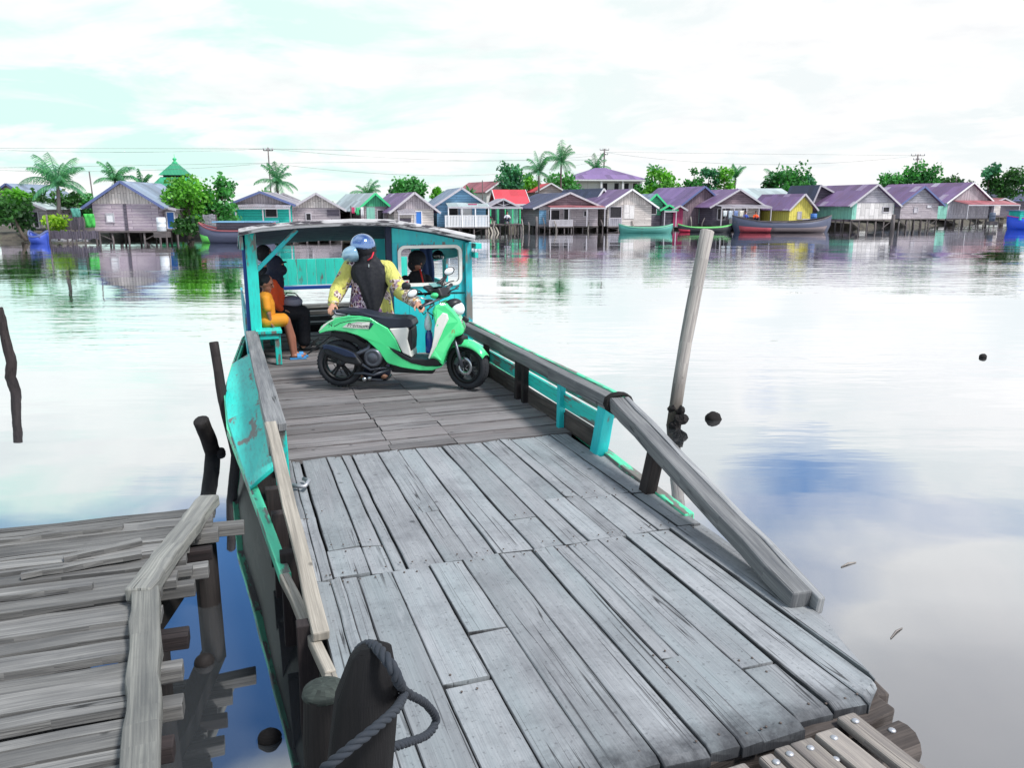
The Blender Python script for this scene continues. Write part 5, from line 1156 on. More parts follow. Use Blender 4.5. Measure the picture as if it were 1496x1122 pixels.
def longhouse(kind, label, px0, px1, pyf, pye, pyr, pyw, depth, yaw, wm, rm, back=0.0, trim='trim', ov=0.5, group=None):
    # a house whose ridge runs along the bank: its broad roof slope faces the river
    pc = (px0 + px1) / 2; D = gp(pc, pyw, 0).y + back; yw = R(yaw); wd = frontw(px0, px1, D, yw); h = wd / 2
    zf, ze, zr = zat(pc, pyf, D), zat(pc, pye, D), zat(pc, pyr, D + depth / 2); g = thing(kind, label, 'house', (xat(pc, 300, D), D, 0), yw, group)
    mb = MB(); mb.box((0, depth / 2, (max(0.4, zf) + ze) / 2), (wd, depth, ze - max(0.4, zf)), along=(1, 0, 0))
    for s_ in (-1, 1): mb.add([(s_ * h, 0, ze), (s_ * h, depth, ze), (s_ * h, depth / 2, zr)], [(0, 1, 2)], along=(0, 1, 0))
    mb.build('wall', W_[wm], g, weld=False)
    mb = MB(); sl = (zr - ze) / (depth / 2)
    for s_ in (-1, 1):
        y0 = depth / 2 + s_ * (depth / 2 + ov); z0 = ze - sl * ov; vs = [Vector((-h - ov, y0, z0 + .02)), Vector((h + ov, y0, z0 + .02)), Vector((h + ov, depth / 2, zr + .02)), Vector((-h - ov, depth / 2, zr + .02))]
        vs += [v + Vector((0, 0, .07)) for v in vs]; mb.add(vs, [(3, 2, 1, 0), (4, 5, 6, 7), (0, 1, 5, 4), (1, 2, 6, 5), (2, 3, 7, 6), (3, 0, 4, 7)], along=(1, 0, 0))
    mb.build('roof', R_[rm], g, weld=False)
    mb = MB(); mb.box((0, -ov - 0.02, ze - sl * ov + 0.02), (wd + 2 * ov, 0.05, 0.16)); mb.build('eave_board', P_[trim], g)
    for s_ in (-1, 1):
        mb = MB()
        for q_ in (-1, 1): mb.beam((s_ * (h + ov + .02), depth / 2, zr + .03), (s_ * (h + ov + .02), depth / 2 + q_ * (depth / 2 + ov), ze - sl * ov + .03), 0.05, 0.16)
        mb.build('barge_board', P_[trim], g)
    mb = MB(); mb.box((-wd * 0.2, -0.03, (zf + ze) / 2), (0.9, 0.06, (ze - zf) * 0.6)); mb.build('window', P_['dark'], g)
    return g
STAGE = 'stilt houses along the far bank'
def houses():
    h = house
    # --- left group
    h('stilt_house', 'lilac grey boarded stilt house with one small shutter, far left over the water', 137, 228, 337, 297, 266, 352, 7.0, 4, 'lilac', 'greyblue',
      [('window', 0.21, 0.31, 0.34, 0.62, 'whitep'), ('panel', 0.475, 0.52, 0.02, 0.98, 'dark')], gable='cream', stilts=5, trim='bluetrim', ov=0.55, group=STAGE)
    h('stilt_hut', 'tiny riverside hut with a bright blue door beside the lilac stilt house', 238, 255, 334, 306, 304, 351, 2.0, 4, 'grey', 'awn', [('door', 0.3, 0.85, 0.02, 0.85, 'blued')], stilts=2, ov=0.2, cat='hut', group=STAGE)
    h('village_house', 'grey gabled house rising behind the trees at the far left edge', -6, 40, 330, 285, 269, 351, 7, 0, 'grey', 'greyblue', [], stilts=0, trim='bluetrim', back=14, ov=0.6)
    h('garden_shed', 'small grey plastered shed with a pale lean roof beside the dark green bush', 46, 66, 332, 304, 296, 351, 4, -8, 'grey', 'pale', [('door', 0.1, 0.4, 0, 0.8, 'dark')], stilts=0, back=3.5, rx=0.1, cat='shed')
    h('stilt_house', 'house with bright turquoise porch front and grey gable, behind the ferry roof corner', 341, 424, 331, 298, 281, 346.5, 8, 8, 'tq', 'awn',
      [('window', 0.56, 0.74, 0.45, 0.85, 'dark'), ('awning', 0.08, 1.0, 1.0, 0.9, 'awn', 3, 0.25)], gable='grey', side='grey', trim='bluetrim', group=STAGE)
    h('stilt_house', 'weathered grey board house with a small dark door, right of the turquoise porch', 430, 495, 331, 303, 283, 345.5, 11, 12, 'grey', 'purple',
      [('window', 0.27, 0.36, 0.35, 0.68, 'dark'), ('panel', 0.72, 0.98, 0.55, 0.9, 'dark')], gable='cream', trim='trim', ov=0.5, group=STAGE)
    h('village_house', 'low red roofed house peeping out behind the weathered grey board house', 398, 432, 318, 291, 283, 345, 7, 14, 'cream', 'rust', [], stilts=0, back=13)
    h('stilt_house', 'pale roofed house with green trim and washing under its eave', 528, 566, 331, 301, 283, 344, 9, 26, 'grey', 'pale', [('panel', 0.2, 0.5, 0.3, 0.95, 'mint'), ('window', 0.6, 0.8, 0.3, 0.8, 'dark')], trim='gtrim', gable='green', back=3, ov=0.6, group=STAGE)
    h('stilt_house', 'cream house with blue door and streaked purple sheet roof', 577, 632, 332, 305, 282, 343, 10, 20, 'cream', 'purple',
      [('door', 0.52, 0.68, 0.0, 0.85, 'blued'), ('panel', 0.1, 0.42, 0.05, 0.5, 'dark'), ('awning', 0.05, 0.5, 0.98, 0.8, 'awn', 2, 0.3)], gable='grey', trim='trim', ov=0.5, group=STAGE)
    h('stilt_house', 'light blue gabled house with white porch fence and one purple roof sheet', 640, 708, 331, 299, 275, 341.5, 9, 12, 'blue', 'greyblue',
      [('door', 0.24, 0.42, 0.02, 0.9, 'dark'), ('window', 0.48, 0.7, 0.35, 0.85, 'whitep'), ('porch', 0.12, 1.0, 1.3, 'whitep', 0.95), ('awning', 0.18, 1.02, 1.08, 1.35, 'pale', 4, 0.3, 'whitep'), ('panel', 0.6, 0.78, 1.0, 1.05, 'pink', -1.0)], trim='trim', ov=0.45, group=STAGE)
    h('open_pavilion', 'open timber pavilion with mint columns and a trussed gable', 714, 756, 326, 302, 291, 339, 5, 8, 'mint', 'awn', [('truss', 0, 1), ('panel', 0.0, 0.25, 0.0, 0.98, 'dark'), ('panel', 0.4, 0.62, 0.0, 0.9, 'dark'), ('awning', 0.0, 1.0, 1.0, 1.6, 'awn', 5, 0.02, 'gtrim'), ('porch', -0.05, 1.05, 1.8, 'trim', 0)], gable='dark', stilts=4, cat='pavilion')
    longhouse('village_house', 'red tiled house behind the timber pavilion', 732, 766, 322, 296, 278, 339, 6, 8, 'cream', 'red', back=9, trim='whitep')
    h('village_house', 'small red hip roof rising between the palms', 786, 822, 310, 279, 268, 337, 7, 10, 'cream', 'red', [], stilts=0, back=24, trim='whitep')
    h('village_house', 'pale house with a long pink edged roof slope far behind the pavilion', 712, 748, 310, 279, 265, 339, 9, 28, 'white', 'rust', [], stilts=0, back=30, trim='whitep')
    h('stilt_house', 'grey blue board house under a dark navy roof with an open front porch', 790, 872, 330, 301, 282, 337, 11, 14, 'grey', 'navy',
      [('window', 0.16, 0.34, 0.3, 0.8, 'dark'), ('door', 0.42, 0.52, 0.02, 0.85, 'dark'), ('window', 0.76, 0.82, 0.5, 0.75, 'dark'), ('panel', 0.0, 0.12, 0.1, 0.8, 'blue'), ('awning', 0.12, 1.05, 1.02, 1.3, 'rust', 4, 0.15), ('porch', 0.1, 0.5, 1.4, 'trim', 0.6)], gable='brown', trim='trim', ov=0.7, group=STAGE)
    h('stilt_house', 'white and bare wood gabled house with purple roof, left of the green shack', 890, 951, 330, 299, 277, 336, 11, 18, 'cream', 'purple',
      [('window', 0.05, 0.3, 0.4, 0.9, 'dark'), ('panel', 0.35, 0.6, 0.35, 1.0, 'whitev'), ('panel', 0.02, 0.32, 0.0, 0.38, 'greyv')], gable='cream', trim='whitep', ov=0.6, group=STAGE)
    h('stilt_house', 'dark roofed house squeezed between the two board houses with porches', 866, 892, 328, 298, 276, 336, 9, 22, 'dark', 'navy', [], trim='whitep', back=5, stilts=0, ov=0.7, group=STAGE)
    # two storey villa
    g = thing('villa', 'white two storey villa under a wide purple hip roof above the other roofs', 'villa', (xat(888, 300, 118), 118, 0), R(10))
    s_ = 118 / (F * _c); wd = 96 * s_; h2 = wd / 2; zf, ze, zr = 0.5, zat(888, 262, 118), zat(888, 243, 118); ln = 9.0
    mb = MB(); mb.box((0, ln / 2, (zf + ze) / 2), (wd, ln, ze - zf), along=(1, 0, 0)); mb.build('wall', W_['white'], g)
    mb = MB(); o_ = 0.8; e = [(-h2 - o_, -o_, ze), (h2 + o_, -o_, ze), (h2 + o_, ln + o_, ze), (-h2 - o_, ln + o_, ze)]; rr = [(-0.8, ln / 2, zr), (0.8, ln / 2, zr)]
    mb.add(e + rr, [(0, 1, 5, 4), (1, 2, 5), (2, 3, 4, 5), (3, 0, 4)], along=(1, 0, 0)); mb.build('roof', R_['violet'], g)
    mb = MB(); mb.box((0, ln / 2, ze - 0.12), (wd + 1.6, ln + 1.6, 0.2)); mb.build('eave_band', P_['whitep'], g)
    for x in (-0.05, 0.12, 0.27, 0.4):
        mb = MB(); mb.box((x * wd, -0.03, ze - 1.2), (0.85, 0.08, 1.6)); wn = mb.build('window', P_['whitep'], g)
        mb = MB(); mb.box((x * wd, -0.075, ze - 1.2), (0.66, 0.03, 1.4)); mb.build('pane', P_['dark'], wn)
    for x in (-0.12, 0.2, 0.47):
        mb = MB(); mb.box((x * wd, -0.5, ze - 1.3), (0.25, 0.25, 2.4)); mb.build('column', P_['whitep'], g)
    # --- right group
    h('stilt_shack', 'green gabled shack with a dark porch behind the green canoe', 944, 968, 331, 297, 284, 335, 6, 16, 'green', 'greyblue', [('panel', 0.1, 0.9, 0.0, 0.5, 'dark'), ('window', 0.3, 0.6, 0.55, 0.8, 'dark')], stilts=3, trim='gtrim', cat='shack', group=STAGE)
    h('stilt_shack', 'low dark shack with a bright green awning', 968, 984, 331, 305, 300, 335, 4, 10, 'dark', 'awn', [('awning', -0.05, 1.05, 0.98, 0.8, 'green', 2, 0.15)], stilts=2, cat='shack', trim='gtrim', group=STAGE)
    h('stilt_shack', 'magenta panelled shack beside the long purple roof', 985, 998, 330, 305, 301, 335, 4, 10, 'pink', 'purple', [], stilts=2, cat='shack', group=STAGE)
    h('stilt_house', 'long brown house under a smooth violet roof with a pale mint panel', 1000, 1052, 329, 296, 273, 335, 10, 16, 'brown', 'violet', [('panel', 0.42, 0.86, 0.1, 0.85, 'mint')], trim='bluetrim', stilts=4, ov=0.8, back=2.0, group=STAGE)
    h('stilt_house', 'house with carved gable and an open porch full of goods behind the dark barge', 1044, 1110, 329, 299, 277, 335, 10, 16, 'dark', 'purple',
      [('awning', 0.0, 1.05, 1.0, 1.6, 'awn', 5, 0.2, 'trim'), ('panel', 0.35, 0.6, 0.1, 0.9, 'whitev'), ('panel', 0.7, 0.95, 0.4, 0.9, 'cream'), ('porch', 0.0, 1.02, 1.7, 'trim', 0.0), ('window', 0.1, 0.25, 0.3, 0.8, 'dark')], gable='brown', trim='trim', stilts=4, ov=0.6, group=STAGE)
    longhouse('stilt_house', 'pale flat sheet roofed house set back between the porch house and the yellow house', 1108, 1158, 327, 292, 276, 335, 7, 14, 'dark', 'pale', back=7, trim='whitep', group=STAGE)
    h('stilt_house', 'small bright yellow house with a striped purple roof behind the barge', 1155, 1187, 330, 303, 284, 335.5, 5.5, 24, 'yellow', 'purple', [('window', 0.36, 0.5, 0.4, 0.75, 'trim'), ('porch', 0.2, 1.4, 1.2, 'trim', 0.7)], trim='trim', ov=0.4, stilts=4, group=STAGE)
    h('stilt_shack', 'tall skeletal shed with tilted dark roof and green sheet, right of the yellow house', 1190, 1216, 328, 283, 271, 335, 5, 12, 'dark', 'navy', [('panel', 0.62, 0.98, 0.25, 0.62, 'green'), ('panel', 0.0, 0.6, 0.45, 0.62, 'cream'), ('panel', 0.1, 0.5, 0.0, 0.3, 'whitev')], rx=0.15, stilts=3, cat='shed', back=2, group=STAGE)
    longhouse('stilt_house', 'long dark navy roofed house standing behind the white panelled house', 1204, 1256, 325, 297, 273, 334, 8, 12, 'dark', 'navy', back=7, trim='bluetrim', group=STAGE)
    h('stilt_house', 'white panelled house with a mint side wall and one black window on tall stilts', 1247, 1305, 320, 296, 270, 336, 8, 18, 'whitev', 'purple', [('window', 0.74, 0.88, 0.45, 0.72, 'dark'), ('panel', 0.0, 0.1, 0.0, 1.0, 'mint')], gable='greyv', side='mint', trim='trim', stilts=6, ov=0.6, group=STAGE)
    h('stilt_house', 'bare grey board house with two small boarded windows on tall stilts', 1318, 1370, 319, 296, 273, 333, 9, 18, 'grey', 'purple', [('window', 0.36, 0.44, 0.4, 0.68, 'trim'), ('window', 0.7, 0.8, 0.72, 0.82, 'whitep')], gable='greyv', trim='bluetrim', stilts=6, ov=0.55, group=STAGE)
    h('stilt_house', 'broad grey plank house with a rusty red lean roof near the right edge', 1386, 1444, 319, 293, 267, 329, 12, 22, 'greyv', 'purple', [('panel', -0.22, 0.0, 0.0, 0.85, 'mint'), ('awning', 0.1, 1.35, 1.0, 2.2, 'rust', 3, 0.45)], gable='grey', trim='whitep', stilts=6, ov=0.6, group=STAGE)
    h('stilt_hut', 'dark low hut on stilts beside the blue boat at the right edge', 1450, 1476, 316, 296, 290, 326, 6, 16, 'dark', 'rust', [('panel', 0.1, 0.45, 0.1, 0.9, 'cream')], stilts=3, cat='hut', group=STAGE)
    longhouse('village_house', 'dark roofed house behind the trees at the far right edge', 1444, 1530, 312, 291, 277, 325, 8, 10, 'dark', 'navy', back=9, trim='bluetrim')
    # mosque with stacked green roofs
    D = 84.0; g = thing('mosque', 'mosque with two stacked green pyramid roofs above the trees on the left', 'mosque', (xat(246, 300, D), D, 0), R(8)); s_ = D / (F * _c)
    mb = MB(); zt = zat(246, 272, D); mb.box((0, 4, zt / 2 + 0.2), (3.6, 3.6, zt - 0.4), along=(1, 0, 0)); mb.build('wall', W_['green'], g)
    def pyr(z0, z1, a, b, nm):
        mb = MB(); vs = [(-a, 4 - a, z0), (a, 4 - a, z0), (a, 4 + a, z0), (-a, 4 + a, z0), (-b, 4 - b, z1), (b, 4 - b, z1), (b, 4 + b, z1), (-b, 4 + b, z1)]
        mb.add(vs, [(0, 1, 5, 4), (1, 2, 6, 5), (2, 3, 7, 6), (3, 0, 4, 7), (4, 5, 6, 7), (3, 2, 1, 0)], along=(1, 0, 0)); return mb.build(nm, R_['green'], g)
    pyr(zat(246, 271, D), zat(246, 257, D), 28 * s_, 17 * s_, 'roof'); mb = MB(); mb.box((0, 4, zat(246, 255, D)), (28 * s_, 28 * s_, 6 * s_)); mb.build('lantern', P_['dark'], g)
    pyr(zat(246, 254, D), zat(246, 235, D), 19 * s_, 3 * s_, 'roof')
    mb = MB(); mb.lathe([(0.25, 0), (0.28, 0.1), (0.1, 0.25), (0.22, 0.4), (0.2, 0.5), (0.03, 0.62), (0.02, 0.95)], c=(0, 4, zat(246, 235.5, D)), n=12); mb.build('finial', P_['gtrim'], g)
houses()

# ------------------------------------------------------------------ trees and palms
LEAF = {'bright': leafmat('bright green leaves', srgb(58, 120, 40), srgb(124, 196, 66)), 'mid': leafmat('mid green leaves', srgb(38, 96, 52), srgb(92, 170, 88)), 'dark': leafmat('dark green leaves', srgb(24, 56, 34), srgb(68, 120, 54)), 'blue': leafmat('blue green leaves', srgb(34, 84, 68), srgb(92, 164, 120)), 'yellow': leafmat('yellow green leaves', srgb(100, 146, 30), srgb(176, 210, 60)), 'palm': leafmat('palm leaflets', srgb(44, 106, 84), srgb(112, 182, 128))}
BARK = wood('tree bark', srgb(118, 108, 100), srgb(60, 52, 50)); PBARK = wood('palm bark', srgb(120, 112, 112), srgb(72, 66, 70))
def tree(kind, label, px, py0, py1, wpx, D, leaf, clumps=16, per=46, size=0.32, cat='tree', seed=1, lean=0.0, columns=0):
    rd = random.Random(seed * 77 + int(px)); s_ = D / (F * _c); X = xat(px, 300, D); z0 = 0.5
    zt = zat(px, py0, D); zb = max(z0 + 0.15, zat(px, py1, D)); rx_ = wpx * s_ / 2; rz_ = (zt - zb) / 2; zc = (zt + zb) / 2
    g = thing(kind, label, cat, (X, D, 0))
    cl = []
    for i in range(clumps):
        for _ in range(30):
            p = Vector((rd.uniform(-1, 1), rd.uniform(-1, 1), rd.uniform(-1, 1)))
            if 0.25 < p.length < 1.0: break
        if p.z < 0: p.x *= 1.0; p.y *= 1.0
        c = Vector((p.x * rx_ * 0.86, p.y * rx_ * 0.8, zc + p.z * rz_ * 0.82)); cl.append((c, rd.uniform(0.26, 0.44) * min(rx_, rz_ * 1.2) + 0.12))
    mb = MB(); th = max(0.05, rx_ * 0.06)
    mb.tube([(lean, 0, z0 - 0.4), (lean * 0.6, 0.05, (z0 + zb) / 2), (0, 0, zc), (0.1, 0, zc + rz_ * 0.5)], [th * 1.5, th * 1.1, th * 0.8, th * 0.4], 8, jit=0.1); mb.build('trunk', BARK, g)
    mb = MB()
    for c, r_ in cl[::2]:
        st = Vector((0, 0, zb + (zc - zb) * rd.random())); mb.tube([st, st.lerp(c, 0.5) + Vector((0, 0, 0.1)), c], [th * 0.5, th * 0.35, th * 0.15], 5)
    mb.build('limbs', BARK, g)
    mb = MB()
    for c, r_ in cl:
        ct = rd.uniform(-0.25, 0.25)
        for _ in range(int(per * 1.5)):
            d = Vector((rd.gauss(0, 1), rd.gauss(0, 1), rd.gauss(0, 0.8))); d = d.normalized() * r_ * rd.uniform(0.35, 1.12)
            p = c + d; a = Vector((rd.gauss(0, 1), rd.gauss(0, 1), rd.gauss(-0.4, 0.7))).normalized(); b = a.orthogonal().normalized(); b = (Matrix.Rotation(rd.uniform(0, 6.3), 3, a) @ b)
            sz = size * rd.uniform(0.6, 1.3); w2 = sz * 0.36
            mb.add([p, p + a * sz * 0.5 + b * w2, p + a * sz, p + a * sz * 0.5 - b * w2], [(0, 1, 2, 3)], tone=min(1, max(0, rd.uniform(0.15, 0.85) + ct)), off=(0, 0))
    mb.build('crown', LEAF[leaf], g, weld=False); return g
def palm(label, px, pyc, spread, D, seed, pybase=318, n=15, up=0.3, lean=0.0, kind='coconut_palm', ln=None):
    rd = random.Random(seed * 31); s_ = D / (F * _c); X = xat(px, 300, D); zc = zat(px, pyc, D); L_ = spread * s_ / 2 if ln is None else ln
    g = thing(kind, label, 'palm tree', (X, D, 0), 0, 'coconut palms behind the houses')
    mb = MB(); pts = [Vector((lean * (1 - t) ** 1.5, 0.0, 0.3 + (zc - 0.3) * t)) for t in [i / 8 for i in range(9)]]
    mb.tube(pts, [0.17 - 0.07 * i / 8 for i in range(9)], 8, jit=0.08); mb.build('trunk', PBARK, g)
    mb = MB()
    for k in range(n):
        a = 2 * math.pi * k / n + rd.uniform(-.3, .3); el = rd.uniform(-0.15, 1.25) if k % 3 else rd.uniform(0.9, 1.5); le = L_ * rd.uniform(0.85, 1.15)
        hd = Vector((math.cos(a), math.sin(a), 0)); p = Vector((0, 0, zc)); v = (hd * math.cos(el) + Vector((0, 0, 1)) * math.sin(el)); rib = [p]
        ns = 9
        for j in range(ns):
            v = (v + Vector((0, 0, -0.06 - 0.022 * j))).normalized(); p = p + v * le / ns; rib.append(p)
        mb.tube(rib, [0.035 - 0.003 * j for j in range(ns + 1)], 4, tone=0.2)
        for j in range(1, ns + 1):
            for q in range(3):
                t = j - 1 + q / 3; i0 = int(t); pp = rib[i0].lerp(rib[min(ns, i0 + 1)], t - i0); d = (rib[min(ns, i0 + 1)] - rib[i0]).normalized(); sd = d.cross(Vector((0, 0, 1))).normalized()
                ll = le * 0.30 * math.sin(math.pi * (0.12 + 0.8 * t / ns)) ** 0.7
                for sg in (-1, 1):
                    tip = pp + (sd * sg * 0.72 + d * 0.45 + Vector((0, 0, -0.55 - 0.4 * rd.random()))).normalized() * ll; w2 = 0.03
                    mb.add([pp - d * w2, pp + d * w2, pp.lerp(tip, 0.6) + d * w2 * 0.8, tip, pp.lerp(tip, 0.6) - d * w2 * 0.8], [(0, 1, 2, 3, 4)], tone=rd.random(), off=(0, 0))
    mb.build('crown', LEAF['palm'], g, weld=False); return g
def greenery():
    t = tree
    t('bushy_tree', 'dark green bushy tree leaning over the water at the far left edge', 14, 281, 335, 66, 54, 'dark', 18, 60, seed=3, lean=0.8)
    t('bushy_tree', 'light green treetop above the dark bushy tree at the left edge', 26, 276, 300, 44, 57, 'bright', 10, 50, seed=4)
    t('garden_bush', 'yellow green bush on the bank in front of the tall palm', 80, 311, 336, 30, 54, 'yellow', 10, 50, 0.24, 'bush', seed=5)
    t('broad_tree', 'dark broad tree behind the tall palm on the left', 78, 272, 318, 76, 62, 'dark', 16, 55, seed=6)
    t('broad_tree', 'olive green tree between the palm and the lilac house', 118, 283, 320, 42, 64, 'mid', 10, 46, seed=7)
    t('broad_tree', 'large bright green tree right of the green mosque roof', 276, 252, 340, 66, 58, 'bright', 24, 75, 0.3, seed=8)
    t('broad_tree', 'open crowned dark green tree left of the turquoise porch house', 325, 254, 335, 46, 59, 'mid', 18, 52, 0.32, seed=9)
    t('broad_tree', 'pale green tree half hiding the foot of the mosque', 240, 270, 315, 34, 63, 'bright', 10, 55, seed=10)
    t('garden_bush', 'dark bush at the waterline beside the tiny blue door hut', 272, 318, 347, 44, 55, 'dark', 10, 60, 0.28, 'bush', seed=11)
    t('broad_tree', 'small green tree behind the brown gabled roof', 390, 278, 300, 28, 80, 'bright', 8, 40, seed=12)
    t('broad_tree', 'round dark tree behind the streaked purple roof', 597, 258, 296, 48, 92, 'mid', 16, 60, 0.42, seed=13)
    t('broad_tree', 'low light green treetop left of the light blue house', 637, 274, 296, 26, 92, 'bright', 8, 45, 0.4, seed=14)
    t('broad_tree', 'hazy small tree between the grey board house and the pale green trimmed roof', 510, 290, 312, 36, 88, 'mid', 8, 40, 0.4, seed=15)
    t('broad_tree', 'tall round tree left of the two tall palms', 744, 232, 290, 42, 104, 'blue', 20, 60, 0.45, seed=16)
    t('broad_tree', 'pale green shrubby tree below the two tall palms', 772, 255, 292, 58, 108, 'bright', 12, 50, 0.45, seed=17)
    t('broad_tree', 'bright green tree under the tallest palm', 822, 250, 292, 56, 110, 'mid', 14, 55, 0.45, seed=18)
    t('broad_tree', 'bright leafy tree right of the white villa', 962, 242, 300, 46, 106, 'bright', 18, 60, 0.45, seed=19)
    t('broad_tree', 'dark green tree behind the green shack', 944, 258, 305, 30, 110, 'mid', 10, 55, 0.45, seed=20)
    t('slender_tree', 'slender tree with a pointed open crown left of the violet roof', 1012, 238, 296, 24, 106, 'mid', 14, 40, 0.4, seed=21)
    t('slender_tree', 'second slender tree, just behind the ridge of the violet roof', 1033, 238, 296, 28, 108, 'blue', 14, 40, 0.4, seed=22)
    t('slender_tree', 'spiky slender tree above the right end of the violet roof', 1056, 239, 296, 30, 108, 'bright', 14, 36, 0.4, seed=23)
    t('broad_tree', 'wide green tree behind the violet roof', 992, 262, 304, 60, 109, 'bright', 14, 60, 0.45, seed=24)
    t('broad_tree', 'wide leafy tree behind the pale sheet roof', 1150, 237, 290, 60, 112, 'mid', 20, 60, 0.48, seed=25)
    t('slender_tree', 'thin tree beside the skeletal shed', 1180, 248, 288, 22, 112, 'blue', 9, 34, 0.42, seed=26)
    t('broad_tree', 'low dark tree left of the wide leafy tree', 1121, 256, 284, 24, 112, 'dark', 8, 45, 0.45, seed=27)
    t('broad_tree', 'low green tree behind the white panelled house', 1300, 253, 285, 52, 114, 'mid', 14, 55, 0.48, seed=28)
    t('broad_tree', 'tall leafy tree beside the crossarm pole on the right', 1345, 231, 285, 48, 114, 'mid', 20, 62, 0.48, seed=29)
    t('broad_tree', 'low dark tree behind the long purple roof ridge', 1392, 253, 282, 60, 118, 'dark', 14, 55, 0.5, seed=30)
    t('broad_tree', 'feathery blue green treetop on the right', 1440, 235, 262, 26, 118, 'blue', 9, 34, 0.5, seed=31)
    t('broad_tree', 'broad dark green tree at the right edge', 1466, 246, 290, 70, 118, 'dark', 22, 60, 0.5, seed=32)
    t('garden_bush', 'potted looking bush in the timber pavilion', 727, 306, 326, 13, 75, 'mid', 6, 40, 0.25, 'bush', seed=33)
    palm('tall coconut palm with wide spread fronds on the far left bank', 88, 268, 96, 55, 1, lean=-0.4, n=17)
    palm('coconut palm behind the ridge of the lilac house', 172, 262, 60, 74, 2, n=13)
    palm('coconut palm with upright fronds left of the mosque', 211, 272, 44, 72, 3, n=9)
    palm('coconut palm behind the turquoise porch house', 407, 265, 64, 78, 4, n=15)
    palm('low coconut palm behind the pale green trimmed roof', 537, 284, 48, 92, 5, n=12)
    palm('coconut palm, left one of the two tall ones beside the villa', 787, 250, 56, 100, 6, n=15)
    palm('tallest coconut palm, just left of the villa roof', 819, 236, 56, 106, 7, n=16)
    palm('coconut palm peeping over the villa roof', 869, 247, 44, 128, 8, n=13)
    palm('small coconut palm right of the villa', 955, 252, 30, 112, 9, n=11)
    palm('small coconut palm behind the gable of the light blue house', 686, 284, 26, 100, 10, n=10)
    palm('coconut palm mixed into the slender trees above the violet roof', 1072, 258, 40, 110, 11, n=11)
    palm('coconut palm leaning left out of the wide leafy tree', 1130, 262, 44, 112, 12, n=11)
greenery()
def far_woods():
    mb = MB(); rd = random.Random(5)
    for i in range(2600):
        x = rd.uniform(-260, 330); D = rd.uniform(190, 230) + max(0, x) * 0.2; hgt = 3.2 + 1.6 * noise.noise((x * 0.06, 1, 2)) + 1.0 * noise.noise((x * 0.3, 4, 2))
        p = Vector((x, D, rd.uniform(0.3, max(1.0, hgt)))); a = Vector((rd.gauss(0, 1), rd.gauss(0, 1), rd.gauss(0, 1))).normalized(); b = a.orthogonal().normalized(); s_ = rd.uniform(0.7, 1.6)
        mb.add([p, p + a * s_ * .5 + b * s_ * .4, p + a * s_, p + a * s_ * .5 - b * s_ * .4], [(0, 1, 2, 3)], tone=rd.random(), off=(0, 0))
    tag(mb.build('far_woods', LEAF['mid'], weld=False), 'low distant green woods beyond the village', 'woods', kind='stuff')
far_woods()

# ------------------------------------------------------------------ poles, wires, fences, boats on the far side
def pole(label, px, py0, D, r_=0.07, arms=(), kind='utility_pole', lean=0.0, py1=None):
    X = xat(px, 300, D); z1 = zat(px, py0, D); g = thing(kind, label, 'pole', (X, D, 0))
    mb = MB(); mb.tube([(lean, 0, 0.0), (0, 0, z1)], [r_ * 1.3, r_], 8); mb.build('shaft', P_['stilt'], g)
    for dz, wdt in arms:
        mb = MB(); mb.beam((-wdt / 2, 0, z1 - dz), (wdt / 2, 0, z1 - dz), 0.09, 0.09); ar = mb.build('crossarm', P_['stilt'], g)
        for k in range(4):
            x = -wdt / 2 + wdt * k / 3; mb = MB(); mb.tube([(x, 0, z1 - dz), (x, 0, z1 - dz + 0.28)], 0.06, 6); mb.build('insulator', P_['trim'], ar)
    return Vector((X, D, z1))
pA = pole('tall thin antenna pole rising behind the palm by the turquoise porch house', 397, 215, 82, 0.06, [(0.3, 0.9)], 'antenna_pole')
pB = pole('power pole with two crossarms standing behind the villa', 881, 217, 132, 0.11, [(0.2, 1.4), (0.9, 1.1)])
pC = pole('power pole with wide crossarms beside the tall leafy tree on the right', 1333, 225, 124, 0.10, [(0.2, 2.0), (0.8, 1.2)])
pD = pole('bare leaning pole behind the left slope of the lilac house roof', 136, 250, 66, 0.05, lean=0.12, kind='bare_pole')
pole('thin grey pole right of the light blue house', 705, 263, 96, 0.05, kind='bare_pole')
pole('pale pole standing in the water beside the small blue rowing boat', 66, 313, 52.6, 0.06, kind='mooring_pole')
pole('dark post in the water in front of the white panelled house', 1307, 313, 76, 0.16, kind='mooring_pole')
pole('pale post standing before the navy roofed house porch', 784, 316, 73.5, 0.10, kind='mooring_pole')
def wire(label, a, b, sag):
    mb = MB(); mb.tube([Vector(a).lerp(Vector(b), i / 16) - Vector((0, 0, sag * 4 * (i / 16) * (1 - i / 16))) for i in range(17)for i in range(17)], 0.016, 5)
    tag(mb.build('power_cable', plain('grey cable', srgb(196, 204, 206), 0.6)), label, 'cable', 'cables across the sky')
PL = lambda px, py, D: (xat(px, 300, D), D, zat(px, py, D))
wire('upper power cable running from the antenna pole off to the left', PL(-60, 216, 78), PL(397, 217, 82), 0.35)
wire('lower power cable running from the left edge towards the antenna pole', PL(-60, 246, 78), PL(397, 238, 82), 0.5)
wire('upper power cable from the antenna pole to the villa pole', PL(397, 217, 82), PL(881, 226, 132), 1.0)
wire('lower power cable from the antenna pole to the villa pole', PL(397, 238, 82), PL(881, 233, 132), 1.8)
wire('power cable between the villa pole and the right crossarm pole', PL(881, 222, 132), PL(1333, 227, 124), 1.6)
